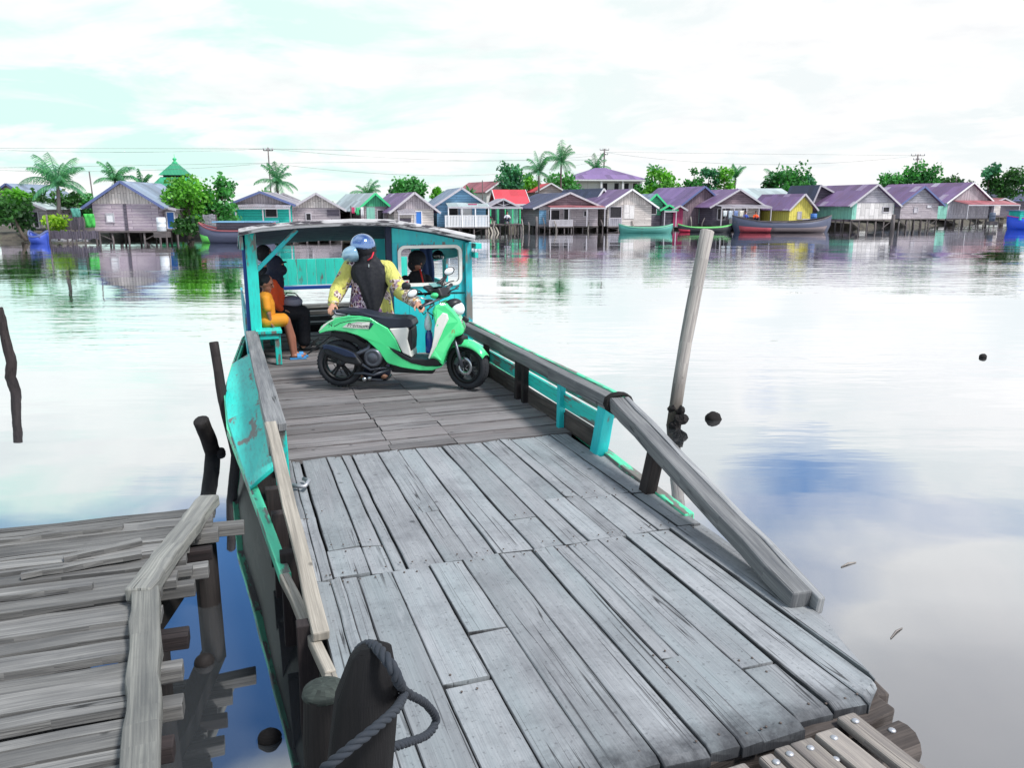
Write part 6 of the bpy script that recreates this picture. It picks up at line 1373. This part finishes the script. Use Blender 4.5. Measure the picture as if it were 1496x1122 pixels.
def fence(label, px0, px1, py0, py1, D, m, kind='board_fence'):
    X0, X1 = xat(px0, 300, D), xat(px1, 300, D); g = thing(kind, label, 'fence', ((X0 + X1) / 2, D, 0)); wd = X1 - X0; z0, z1 = zat(px0, py1, D), zat(px0, py0, D)
    mb = MB(); x = -wd / 2
    while x < wd / 2: mb.box((x, rnd.uniform(-.02, .02), (z0 + z1) / 2 + rnd.uniform(-.04, .04)), (0.13, 0.03, z1 - z0), along=(0, 0, 1)); x += 0.15
    mb.build('boards', m, g)
    for x in (-wd / 2, 0, wd / 2): mb = MB(); mb.box((x, 0.05, z1 / 2), (0.08, 0.07, z1)); mb.build('post', P_['stilt'], g)
fence('dark board fence on the bank left of the lilac house', 92, 118, 317, 336, 54.5, W_['dark'])
fence('grey board screen beside the green bowed longboat', 296, 314, 313, 334, 56, W_['greyv'])
fence('low stacked plank retaining fence along the left waterline', 58, 140, 337, 349, 53.2, W_['dark'], 'plank_revetment')
def sheet(label, px0, px1, py0, py1, D, m, kind, cat):
    X0, X1 = xat(px0, 300, D), xat(px1, 300, D); z0, z1 = zat(px0, py1, D), zat(px0, py0, D); rows = []
    for i in range(6): rows.append([Vector((X0 + (X1 - X0) * j / 6, D + 0.06 * math.sin(j * 2 + i), z0 + (z1 - z0) * i / 5)) for j in range(7)])
    mb = MB(); mb.grid(rows); tag(mb.build(kind, m, solid=0.02), label, cat)
sheet('turquoise tarpaulin hung behind the dark board fence', 103, 116, 304, 318, 55, plain('teal tarpaulin', srgb(110, 190, 176), 0.6), 'tarpaulin', 'tarpaulin')
sheet('bright green tarpaulin beside the lilac house', 121, 136, 312, 332, 54.6, plain('green tarpaulin', srgb(70, 180, 80), 0.6), 'tarpaulin', 'tarpaulin')
def longboat(kind, label, px0, px1, pyb, pyt, D, beam, hullm, stripe, rise=0.4, yaw=0.0, bow=None, cat='boat', house_=False, inner='dark'):
    X0, X1 = xat(px0, 300, D), xat(px1, 300, D); ln = X1 - X0; s_ = D / (F * _c); h = max(0.25, (pyb - pyt) * s_)
    g = thing(kind, label, cat, ((X0 + X1) / 2, D, 0), yaw); rows = []; top = []
    for i in range(21):
        t = i / 20; e = abs(2 * t - 1); w_ = beam / 2 * (1 - e ** 3.2) + 0.03; sh = h + rise * e ** 3; x = -ln / 2 + ln * t; xb = x * (0.94 if e > .6 else 0.97)
        rows.append([Vector((x, -w_, sh)), Vector((x * 0.99, -w_ * 0.97, sh * 0.45)), Vector((xb, -w_ * 0.72, 0.02)), Vector((xb, -w_ * 0.3, -0.25)), Vector((xb, w_ * 0.3, -0.25)), Vector((xb, w_ * 0.72, 0.02)), Vector((x * 0.99, w_ * 0.97, sh * 0.45)), Vector((x, w_, sh))])
    mb = MB(); mb.grid(rows, along=(1, 0, 0)); mb.build('hull', hullm, g, solid=0.05)
    mb = MB()
    for sd in (0, -1):
        for a, b in zip(rows, rows[1:]): mb.beam(a[sd] + Vector((0, 0, 0.03)), b[sd] + Vector((0, 0, 0.03)), 0.09, 0.09)
    mb.build('gunwale', stripe, g)
    mb = MB(); mb.grid([[r_[1] + Vector((0, .03, 0)), r_[6] - Vector((0, .03, 0))] for r_ in rows], along=(1, 0, 0)); mb.build('floor_boards', P_['stilt'], g)
    for t in (0.25, 0.5, 0.75):
        r_ = rows[int(t * 20)]; mb = MB(); mb.beam(r_[0] - Vector((0, 0, .06)), r_[7] - Vector((0, 0, .06)), 0.2, 0.04); mb.build('thwart', P_['stilt'], g)
    if bow:
        for i0, i1, mm in bow:
            mb = MB()
            for sd in (0, 1, 7, 6):
                pass
            rw = [[r_[1] + Vector((0, -0.035, -0.0)), r_[2] + Vector((0, -0.035, 0))] for r_ in rows[i0:i1 + 1]]
            mb.grid(rw, along=(1, 0, 0)); mb.build('painted_strake', mm, g, solid=0.02)
    return g, h
pt = lambda n, c, u=None: paint(n, c, under=u or srgb(80, 70, 66), wear=0.33)
longboat('rowing_boat', 'small blue rowing boat moored at the far left bank', 38, 64, 353, 344, 52.4, 1.3, pt('royal blue boat paint', srgb(54, 84, 190)), P_['bluetrim'], 0.35)
gb, hh = longboat('longboat', 'longboat with a lime green bow and red gunwale, moored left of the ferry roof', 288, 400, 354, 338, 53.4, 2.0, pt('grey blue hull paint', srgb(84, 88, 112)), plain('dull red gunwale', srgb(150, 84, 92), 0.6), 0.5, bow=[(0, 3, plain('lime bow paint', srgb(110, 216, 96), 0.5))])
mb = MB(); mb.box((0.6, 0, hh + 0.25), (3.4, 1.3, 0.6), along=(1, 0, 0)); mb.build('wheelhouse', W_['dark'], gb); mb = MB(); mb.box((0.6, 0, hh + 0.6), (3.9, 1.7, 0.08)); mb.build('canopy', W_['blue'], gb)
longboat('canoe', 'long teal green canoe moored below the bare wood gabled house', 905, 984, 339, 332, 71.5, 1.1, pt('teal canoe paint', srgb(70, 142, 134)), plain('pale green edge', srgb(120, 190, 160), 0.6), 0.3)
longboat('canoe', 'slim black canoe with a lime stripe and red bow near the tilted pole', 992, 1072, 337, 331, 73.5, 1.1, pt('black canoe paint', srgb(40, 44, 52)), plain('lime edge', srgb(130, 220, 130), 0.6), 0.3, bow=[(0, 4, plain('red bow paint', srgb(190, 50, 80), 0.6))])
bg, hh = longboat('barge', 'large dark weathered barge with a red lower bow moored before the yellow house', 1071, 1216, 337, 323, 73.2, 3.0, pt('navy barge planks', srgb(74, 80, 104), srgb(120, 108, 104)), P_['stilt'], 0.55, bow=[(1, 7, plain('faded red antifouling', srgb(176, 78, 90), 0.7)), (7, 19, plain('mud stained planks', srgb(120, 108, 112), 0.8))])
bb, hh = longboat('river_boat', 'bright blue boat with turquoise cabin cut by the right edge', 1474, 1560, 328, 314, 82, 2.6, pt('bright blue hull', srgb(40, 84, 220)), plain('magenta rub rail', srgb(190, 60, 140), 0.6), 0.3)
mb = MB(); mb.box((0, 0, hh + 0.35), (4.6, 1.9, 0.9), along=(1, 0, 0)); mb.build('cabin', W_['tq'], bb); mb = MB(); mb.box((0, 0, hh + 0.84), (5.1, 2.2, 0.08)); mb.build('cabin_roof', P_['bluetrim'], bb)
def litter():
    mb = MB(); rd = random.Random(9)
    for i in range(120):
        px = rd.uniform(66, 130); P = gp(px, 350.5 + rd.uniform(-.6, 1.2), 0); mb.ball((P.x, P.y, 0.02), (rd.uniform(.05, .2), rd.uniform(.05, .15), rd.uniform(.03, .08)), nu=6, nv=4)
    tag(mb.build('floating_litter', P_['trim']), 'pale floating litter along the left waterline', 'litter', kind='stuff')
litter()
def small_person(label, px, py, D, top, seed):
    # resting figure, seated with knees up, seen from across the river
    X = xat(px, 300, D); z = zat(px, py, D) ; g = thing('person', label, 'person', (X, D, z))
    mb = MB(); V_ = Vector; limb(mb, [V_((0, 0, 0.12)), V_((0, 0, 0.55)), V_((0, -0.02, 0.75)), V_((0, -0.03, 0.9))], [0.15, 0.15, 0.06, 0.06]); head(mb, (0, -0.03, 0.92), (0, -1, 0), 1.0)
    for sy in (-1, 1):
        limb(mb, [V_((0.09 * sy, 0, 0.12)), V_((0.12 * sy, -0.42, 0.40)), V_((0.12 * sy, -0.38, 0.06))], [0.09, 0.07, 0.05]); limb(mb, [V_((0.18 * sy, 0, 0.62)), V_((0.24 * sy, -0.15, 0.42)), V_((0.12 * sy, -0.38, 0.42))], [0.05, 0.04, 0.03])
        hand(mb, V_((0.12 * sy, -0.38, 0.42)), V_((-0.3 * sy, -0.8, 0)), V_((0, 0, -1)), 1, 0.6, sy)
    fuse(mb, 0.012, 'body', SKIN2, g, 2)
    mb = MB(); limb(mb, [V_((0, 0, 0.13)), V_((0, 0, 0.56))], [0.18, 0.18])
    for sy in (-1, 1): limb(mb, [V_((0.15 * sy, 0, 0.62)), V_((0.25 * sy, -0.13, 0.44))], [0.075, 0.06])
    fuse(mb, 0.014, 'shirt', top, g, 2)
    mb = MB()
    for sy in (-1, 1): limb(mb, [V_((0.09 * sy, 0, 0.13)), V_((0.12 * sy, -0.42, 0.40)), V_((0.12 * sy, -0.39, 0.15))], [0.11, 0.09, 0.075])
    fuse(mb, 0.014, 'trousers', NAVY, g, 2)
    mb = MB(); mb.ball((0, -0.01, 0.96), (0.1, 0.11, 0.09)); mb.build('hair', BLK, g)
small_person('person in orange sitting on the porch behind the dark barge', 1105, 324.5, 74.8, ORG, 1)
small_person('person in blue sitting on the porch left of the one in orange', 1090, 324.5, 75.0, plain('blue shirt cloth', srgb(50, 80, 170), 0.8), 2)
small_person('person in dark clothes sitting at the left side of the timber pavilion', 713, 325.5, 71.5, BLK, 3)
small_person('person in pale clothes sitting under the timber pavilion roof', 741, 325.5, 71.5, plain('pale cloth', srgb(200, 200, 210), 0.8), 4)
def ramp_():
    g = thing('boat_ramp', 'bleached timber ramp sloping from the pavilion down into the water', 'ramp', gp(727, 341, 0))
    mb = MB()
    for i in range(5): mb.beam((-0.9 + 0.28 * i, 0.4 + 0.1 * i, -0.4), (-1.3 + 0.18 * i, 2.4, 1.3), 0.14, 0.1, n=3, jit=0.03)
    mb.build('timbers', M['palewood'], g)
ramp_()

def clutter():
    rd = random.Random(21)
    for px, py0, py1 in ((722, 322, 342), (764, 320, 341), (772, 324, 341), (796, 318, 338), (812, 322, 338), (838, 321, 337.5), (858, 323, 337), (880, 321, 336.5), (925, 322, 336), (1010, 316, 336), (1026, 318, 335.5), (1228, 322, 336), (1330, 320, 333.5), (1352, 321, 333), (1400, 320, 331), (1425, 318, 329)):
        P = gp(px, py1, 0); g = thing('stake', 'thin bare wooden stake standing in the water before the stilt houses', 'stake', P, 0, 'stakes standing in the water before the houses')
        mb = MB(); z1 = zat(px, py0, P.y); mb.tube([(0, 0, -0.4), (rd.uniform(-.1, .1), 0, z1 * 0.5), (rd.uniform(-.2, .2), 0, z1)], [0.06, 0.06, 0.05], 7, jit=0.1); mb.build('shaft', P_['stilt'] if rd.random() < .6 else M['pole'], g)
    def laundry(label, px0, px1, py, D, cols):
        X0, X1 = xat(px0, 300, D), xat(px1, 300, D); z = zat(px0, py, D); g = thing('clothes_line', label, 'clothes line', ((X0 + X1) / 2, D, 0)); w_ = X1 - X0
        mb = MB(); mb.tube([(-w_ / 2, 0, z), (0, 0, z - 0.06), (w_ / 2, 0, z)], 0.012, 5); mb.build('line', P_['trim'], g)
        for s_ in (-1, 1): mb = MB(); mb.tube([(s_ * w_ / 2, 0, 0.2), (s_ * w_ / 2, 0, z + 0.1)], 0.035, 6); mb.build('line_post', P_['stilt'], g)
        for i, col in enumerate(cols):
            x = -w_ / 2 + w_ * (i + 0.5) / len(cols); hw = w_ / len(cols) * 0.36; hh = rd.uniform(0.45, 0.8)
            rows = [[Vector((x + hw * (2 * k / 6 - 1) * (1 - 0.1 * j / 4), 0.03 * math.sin(k * 1.7 + j), z - 0.03 - hh * j / 4)) for k in range(7)] for j in range(5)]
            mb = MB(); mb.grid(rows); mb.build('garment', plain('washed cloth %d' % i, col, 0.85), g, solid=0.012)
    laundry('clothes line with pink and green washing under the green trimmed house', 512, 532, 302, 66, [srgb(200, 70, 110), srgb(70, 190, 130), srgb(220, 220, 224)])
    laundry('clothes line of pale washing on the porch behind the dark barge', 1056, 1088, 307, 74.5, [srgb(220, 224, 230), srgb(190, 200, 214), srgb(120, 140, 190), srgb(226, 220, 210)])
    for px, D, col, lab in ((233, 53.0, srgb(210, 214, 220), 'white plastic drum beside the tiny blue door hut'), (1190, 74.6, srgb(60, 110, 180), 'blue plastic drum right of the yellow house'), (1452, 84, srgb(90, 100, 120), 'grey drum by the dark low hut at the right')):
        g = thing('water_drum', lab, 'drum', (xat(px, 300, D), D, 0.75))
        mb = MB(); mb.lathe([(0, 0), (0.27, 0), (0.29, 0.03), (0.29, 0.28), (0.305, 0.30), (0.29, 0.32), (0.29, 0.58), (0.305, 0.60), (0.29, 0.62), (0.29, 0.86), (0.25, 0.9), (0, 0.9)], n=18); mb.build('barrel', plain('drum plastic', col, 0.5), g)
        mb = MB(); mb.box((0, 0, -0.2), (0.8, 0.8, 0.39)); mb.build('plinth', P_['stilt'], g)
clutter()
# ------------------------------------------------------------------ landing where the photographer stands, near jetty, posts, debris
def near_jetty():
    z = 0.62; g = thing('wooden_jetty', 'weathered grey plank jetty left of the ferry with loose kerb timbers on its edge', 'jetty', (0, 0, 0))
    A = Vector((-2.03, 4.78, z)); d = Vector((-0.84, -0.2, 0)).normalized()       # boards run away to the left
    # right edge runs from A towards the viewer
    edge = [Vector((-1.86, 4.74, z)), Vector((-1.72, 3.5, z)), Vector((-1.27, 2.3, z)), Vector((-1.05, 1.4, z))]
    def at(t):                                  # t in metres of y from the far end
        y = 4.74 - t
        for p, q in zip(edge, edge[1:]):
            if q.y <= y <= p.y: return p.lerp(q, (p.y - y) / (p.y - q.y))
        return edge[-1]
    mb = MB(); t = 0.0
    while t < 3.3:
        w_ = rnd.uniform(0.06, 0.17); e = at(t + w_ / 2); r_ = Vector((0.10 if rnd.random() < .5 else -0.02, 0, 0)) * rnd.random()
        if rnd.random() < 0.12: t += 0.03
        ang = rnd.uniform(-0.014, 0.014); dd = Vector((-1, ang - 0.34, 0)).normalized()
        st = e + r_ - Vector((0.03, 0, 0)); L1 = rnd.uniform(1.2, 2.6) if rnd.random() < .45 else 3.6; zz_ = rnd.uniform(-0.02, 0.012)
        mb.beam(st + Vector((0, 0, zz_ - 0.02)), st + dd * L1 + Vector((0, 0, zz_ - 0.02)), w_ - rnd.uniform(0.006, 0.03), 0.04, n=12, jit=0.004)
        if L1 < 3: mb.beam(st + dd * (L1 + 0.01) + Vector((0, 0, zz_ - 0.02)), st + dd * 3.9 + Vector((0, 0, -0.024)), w_ - rnd.uniform(0.006, 0.03), 0.04, n=8, jit=0.004)
        t += w_
    mb.build('jetty_planks', M['jetty'], g)
    mb = MB(); mb.beam((-1.935, 4.74, z + 0.035), (-1.80, 3.47, z + 0.045), 0.125, 0.075, n=12, jit=0.006); mb.build('kerb_timber', M['beamwood'], g, bevel=0.012)
    mb = MB(); mb.beam((-1.785, 3.52, z + 0.025), (-1.14, 2.05, z + 0.03), 0.125, 0.08, n=14, jit=0.006); mb.build('kerb_timber', M['beamwood'], g, bevel=0.012)
    for (x, y, dx, dy, wd) in ((-2.02, 3.98, 0.50, 0.26, 0.05), (-2.1, 4.15, 0.32, 0.22, 0.06), (-2.1, 3.62, 0.6, 0.20, 0.045), (-2.3, 4.35, 0.6, 0.2, 0.05)):
        mb = MB(); mb.beam((x, y, z + 0.018), (x - dx, y - dy, z + 0.014), wd, 0.028, n=6, jit=0.005, w1=wd * 0.6); mb.build('loose_slat', M['jetty'], g)
    # bearer and cross timbers sticking out below
    for i, t in enumerate([0.0, 0.16, 0.3, 0.55, 0.8, 1.0, 1.45, 1.75, 1.98, 2.2, 2.5]):
        e = at(t); ln = rnd.uniform(0.05, 0.17) if i > 1 else 0.16
        mb = MB(); mb.beam(e + Vector((-1.2, -0.40, -0.085)), e + Vector((ln, ln * 0.34 + rnd.uniform(-.02, .02), -0.085 + rnd.uniform(-.02, .02))), rnd.uniform(0.06, 0.1), 0.07, n=5, jit=0.006); mb.build('cross_timber', M['jetty'] if i % 3 else M['dark'], g, bevel=0.006)
    for p, q in zip(edge, edge[1:]):
        mb = MB(); mb.beam(p + Vector((-0.12, 0, -0.2)), q + Vector((-0.12, 0, -0.2)), 0.12, 0.14, n=5, jit=0.008); mb.build('bearer', M['black'], g, bevel=0.01)
    for t in (0.12, 1.2, 2.1, 2.9):
        e = at(t)
        for dx in (-0.1, -1.6):
            mb = MB(); mb.tube([e + Vector((dx, 0, -1.4)), e + Vector((dx + rnd.uniform(-.04, .04), 0, -0.22))], 0.075, 9, jit=0.06); mb.build('pile', M['black'], g)
    # black sheet added below to stand for the shade in the gaps
    mb = MB(); mb.box((-2.85, 2.85, z - 0.28), (1.9, 2.6, 0.05), rz=R(19)); mb.build('under_shade_sheet', M['black'], g)
near_jetty()
def landing():
    g = thing('landing_stage', 'low plank landing with bolted boards meeting the ferry bow at the bottom right', 'landing stage', (0, 0, DECK), YAW)
    mb = MB(); mb.tube([(0.9, 1.90, -0.13), (1.6, 1.93, -0.12), (2.30, 1.98, -0.11)], [0.065, 0.07, 0.075], 12, jit=0.05); mb.build('head_log', M['edge'], g)
    mb = MB(); mb.beam((0.9, 1.75, -0.18), (2.15, 1.80, -0.18), 0.12, 0.10, n=6, jit=0.006); mb.build('bearer', M['dark'], g, bevel=0.01)
    spec = [(1.40, 1.99, 0.10, 0.0), (1.53, 2.0, 0.10, -0.01), (1.665, 2.00, 0.06, 0.0), (1.74, 2.01, 0.07, 0.008), (1.835, 2.02, 0.10, 0.0), (1.955, 2.03, 0.10, 0.006), (2.085, 2.075, 0.085, 0.012)]
    for u, v1, w_, z in spec:
        mb = MB(); mb.beam((u, v1, -0.03 + z), (u + 0.05, 1.0, -0.03 + z + rnd.uniform(-.01, .01)), w_, 0.035, n=8, jit=0.003); pl = mb.build('board', M['pole'], g, bevel=0.009)
        nb = MB(); nb.ball((u + rnd.uniform(-.012, .012), v1 - 0.05, -0.011 + z), (0.015, 0.015, 0.008), nu=10, nv=6); nb.build('bolt_head', M['nail'], pl)
    for q_ in ((2.22, 1.975, -0.037), (1.89, 1.90, -0.02)):
        nb = MB(); nb.ball(q_, (0.015, 0.015, 0.008), nu=10, nv=6); nb.build('bolt_head', M['nail'], g)
    mb = MB()
    for k in range(9): mb.beam((0.35 + 0.115 * k, 1.98 + rnd.uniform(-.02, .02), -0.045), (0.38 + 0.115 * k, 0.9, -0.045), 0.10, 0.035, n=5, jit=0.003)
    mb.build('boards', M['pole'], g)
    for u in (0.5, 1.4, 2.1):
        mb = MB(); mb.tube([(u, 1.7, -1.8), (u, 1.7, -0.23)], 0.08, 9, jit=0.05); mb.build('pile', M['black'], g)
landing()
def post(kind, label, pts, rad, mat, sq=1.0, cat='post', group=None, n=12, jit=0.07, bev=0.0):
    mb = MB(); m = len(pts); P = []; rr = []
    for i in range(m - 1):
        for k in range(4):
            t = k / 4; P.append(Vector(pts[i]).lerp(Vector(pts[i + 1]), t)); rr.append(rad[i] + (rad[i + 1] - rad[i]) * t)
    P.append(Vector(pts[-1])); rr.append(rad[-1]); P.append(Vector(pts[-1]) + (Vector(pts[-1]) - Vector(pts[-2])).normalized() * rad[-1] * 0.15); rr.append(rad[-1] * 0.8)
    mb.tube(P, rr, n, jit=jit, sq=sq); return tag(mb.build(kind, mat), label, cat, group)
post('mooring_pole', 'tall bleached pole leaning to the right out of the water beyond the ferry rail', [(1.72, 8.77, -0.5), (1.86, 8.78, 0.0), (2.0, 8.95, 0.95), (2.23, 9.16, 2.2)], [0.074, 0.073, 0.074, 0.079], M['wetpole'], jit=0.03, n=14)
P0, P1, P2 = gp(311, 662, 0), Vector((0, 0, HW)) + ray(305, 641) * 7.98, Vector((0, 0, HW)) + ray(293, 615) * 7.82
post('mooring_post', 'short bent black stake in the water between the jetty corner and the ferry', [P0 - Vector((0, 0, 0.4)), P0, P1, P2], [0.075, 0.072, 0.078, 0.078], M['black'])
post('mooring_post', 'dark slanting stake leaning against the ferry side deck', [(-2.78, 7.65, -0.4), (-2.82, 7.68, 0.0), (-2.95, 7.80, 0.55), (-3.03, 7.89, 1.13)], [0.05, 0.05, 0.052, 0.045], M['dark'])
P3 = gp(15, 551, 0); PT = lambda px, py: Vector((xat(px, py, P3.y), P3.y, zat(px, py, P3.y)))
post('mooring_post', 'crooked dark stake cut by the left edge of the picture', [P3 - Vector((0, 0, 0.4)), P3, PT(17, 530), PT(8, 495), PT(3, 470), PT(-3, 450)], [0.07, 0.07, 0.075, 0.06, 0.065, 0.06], M['dark'])
def bollard():
    o = Vector((-0.36, 1.47, 0)); g = thing('mooring_bollard', 'thick dark wooden mooring post standing close in the foreground with rope over its head', 'bollard', o)
    mb = MB(); rd = random.Random(3); rows = []
    for i in range(23):
        t = i / 22; z = -0.4 + 1.965 * t; c = Vector((0.055 * (t - 0.75) / 0.25, 0.05 * (t - 0.75) / 0.25, z)) if t > 0 else Vector((-0.15, -0.12, z)); row = []
        for k in range(28):
            a = 2 * math.pi * k / 28; r_ = (0.083 - 0.020 * max(0, (t - 0.6) / 0.4)) * (1 if t < 0.94 else (1 - ((t - 0.94) / 0.06) ** 2 * 0.35)) * (1 + 0.13 * noise.noise((math.cos(a) * 2.2, math.sin(a) * 2.2, z * 1.6)) + 0.06 * noise.noise((math.cos(a) * 7, math.sin(a) * 7, z * 2)))
            slope = 0.010 * math.cos(a + 0.6) * max(0, (t - 0.9) / 0.1)
            row.append(c + Vector((r_ * math.cos(a), r_ * math.sin(a), slope)))
        rows.append(row)
    mb.grid(rows, along=(0, 0, 1), close=True); tp = rows[-1]; ct = sum((p for p in tp), Vector()) / len(tp) + Vector((0, 0, 0.012))
    inner = [p.lerp(ct, 0.45) + Vector((0, 0, 0.008)) for p in tp]; mb.grid([tp, inner], along=(1, 0, 0), close=True); mb.add(inner, [tuple(range(len(inner)))], along=(1, 0, 0))
    mb.build('post', wood('backlit post wood', srgb(20, 19, 22), srgb(6, 6, 8), spots=False), g)  # backlit darkness of the post put into its base colour
    g2 = thing('mooring_post', 'stubby dark log post with a greenish lit top behind the rope post', 'post', (-0.47, 1.75, 0))
    mb = MB(); rows = []
    for i in range(15):
        z = -0.4 + 1.71 * i / 14; row = []
        for k in range(20):
            a = 2 * math.pi * k / 20; r_ = 0.062 * (1 + 0.12 * noise.noise((math.cos(a) * 2, math.sin(a) * 2, z + 7))) * (0.85 if i == 14 else 1); row.append(Vector((r_ * math.cos(a), r_ * math.sin(a), z)))
        rows.append(row)
    mb.grid(rows, along=(0, 0, 1), close=True); mb.build('post', M['black'], g2)
    mb = MB(); mb.lathe([(0.0, 1.334), (0.03, 1.332), (0.052, 1.318), (0.056, 1.305), (0.0, 1.30)], n=20); mb.build('lit_top', wood('lit greenish end grain', srgb(66, 74, 70), srgb(28, 32, 31)), g2)  # greenish cap, coloured lighter than the log as if lit from above
    # rope: over the head of the post, then a loose loop on the deck side
    def rope(ctrl, r_, label):
        pts = []; C = [Vector(p) for p in ctrl]
        for i in range(len(C) - 1):
            p0, p1, p2, p3 = C[max(0, i - 1)], C[i], C[i + 1], C[min(len(C) - 1, i + 2)]
            for k in range(14):
                t = k / 14; pts.append(0.5 * ((2 * p1) + (p2 - p0) * t + (2 * p0 - 5 * p1 + 4 * p2 - p3) * t * t + (3 * p1 - p0 - 3 * p2 + p3) * t ** 3))
        pts.append(C[-1]); mb = MB(); ln = 0; fr = None; strands = [[], [], []]
        for i, p in enumerate(pts):
            d = (pts[min(i + 1, len(pts) - 1)] - pts[max(0, i - 1)]).normalized()
            fr = (d.orthogonal() if fr is None else fr - d * fr.dot(d)).normalized(); b = d.cross(fr); ln += (p - pts[i - 1]).length if i else 0
            for s_ in range(3):
                a = 2 * math.pi * s_ / 3 + ln / r_ * 1.05; strands[s_].append(p + (fr * math.cos(a) + b * math.sin(a)) * r_ * 0.52)
        for s_ in strands: mb.tube(s_, r_ * 0.56, 8)
        return mb
    q = lambda px, py, dep: Vector((0, 0, HW)) + ray(px, py) * dep
    r1 = rope([q(520, 985, 1.86), q(522, 955, 1.80), q(536, 943, 1.73), q(550, 947, 1.665), q(563, 961, 1.62), q(576, 981, 1.61), q(584, 1000, 1.66), q(597, 1014, 1.92), q(622, 1029, 2.12), q(637, 1052, 2.24), q(624, 1074, 2.16), q(590, 1087, 1.98), q(560, 1096, 1.90), q(520, 1108, 1.92)], 0.0118, '')
    r2 = rope([q(590, 1015, 1.74), q(579, 1036, 1.625), q(552, 1061, 1.555), q(512, 1093, 1.515), q(474, 1124, 1.505), q(446, 1150, 1.52)], 0.0105, '')
    ro = tag(r1.build('mooring_rope', M['rope'], weld=False), 'twisted blue grey rope draped over the foreground post and looping beside it', 'rope')
    r2.build('rope_strand', M['rope'], ro, weld=False)
bollard()
def floats():
    for i, (px, py, sx, lab) in enumerate([(1043, 612, 0.10, 'dark lump of driftwood floating right of the leaning pole'), (297, 970, 0.055, 'dark coconut husk floating between jetty and ferry'), (395, 1080, 0.055, 'dark husk floating beside the foreground posts'), (322, 662, 0.06, 'dark lump floating beside the slanting stake'), (1436, 522, 0.06, 'tiny dark lump floating far out on the right')]):
        P = gp(px, py, 0); rd = random.Random(i + 4); bm_ = MB(); bm_.ball((0, 0, 0.01), (sx, sx * 0.85, sx * 0.8), nu=18, nv=12)
        for v in bm_.bm.verts: v.co *= 1 + 0.28 * noise.noise(v.co * 12 + Vector((i * 5, 0, 0))) + 0.06 * noise.noise(v.co * 40)
        o = bm_.build('driftwood_lump', M['black']); o.location = P; o['label'] = lab; o['category'] = 'driftwood'; o['group'] = 'dark lumps floating on the river'
    g = thing('flotsam_clump', 'dark clump of rotten wood caught at the foot of the leaning pole', 'flotsam', gp(990, 622, 0))
    mb = MB(); rd = random.Random(11)
    for k in range(9): mb.ball((rd.uniform(-.06, .10), rd.uniform(-.12, .02), rd.uniform(0, 0.20)), (rd.uniform(.04, .08), 0.05, rd.uniform(.04, .07)), nu=8, nv=6, smooth=False)
    for v in mb.bm.verts: v.co *= 1 + 0.3 * noise.noise(v.co * 14)
    mb.build('rotten_wood', M['black'], g, weld=False)
    for (px, py, ln, a, lab) in ((1240, 825, 0.13, 0.5, 'short pale stick floating on the water beside the ferry bow'), (1310, 925, 0.14, 0.75, 'thin pale straw floating at the lower right')):
        P = gp(px, py, 0.004); mb = MB(); mb.tube([P - Vector((math.cos(a), math.sin(a), 0)) * ln * .6, P + Vector((0, 0.01, 0.005)), P + Vector((math.cos(a), math.sin(a), 0)) * ln * .6], [0.004, 0.006, 0.003], 6)
        tag(mb.build('floating_stick', M['pole']), lab, 'stick')
floats()
for o in list(bpy.data.objects):
    if '_dims' in o.keys(): del o['_dims']
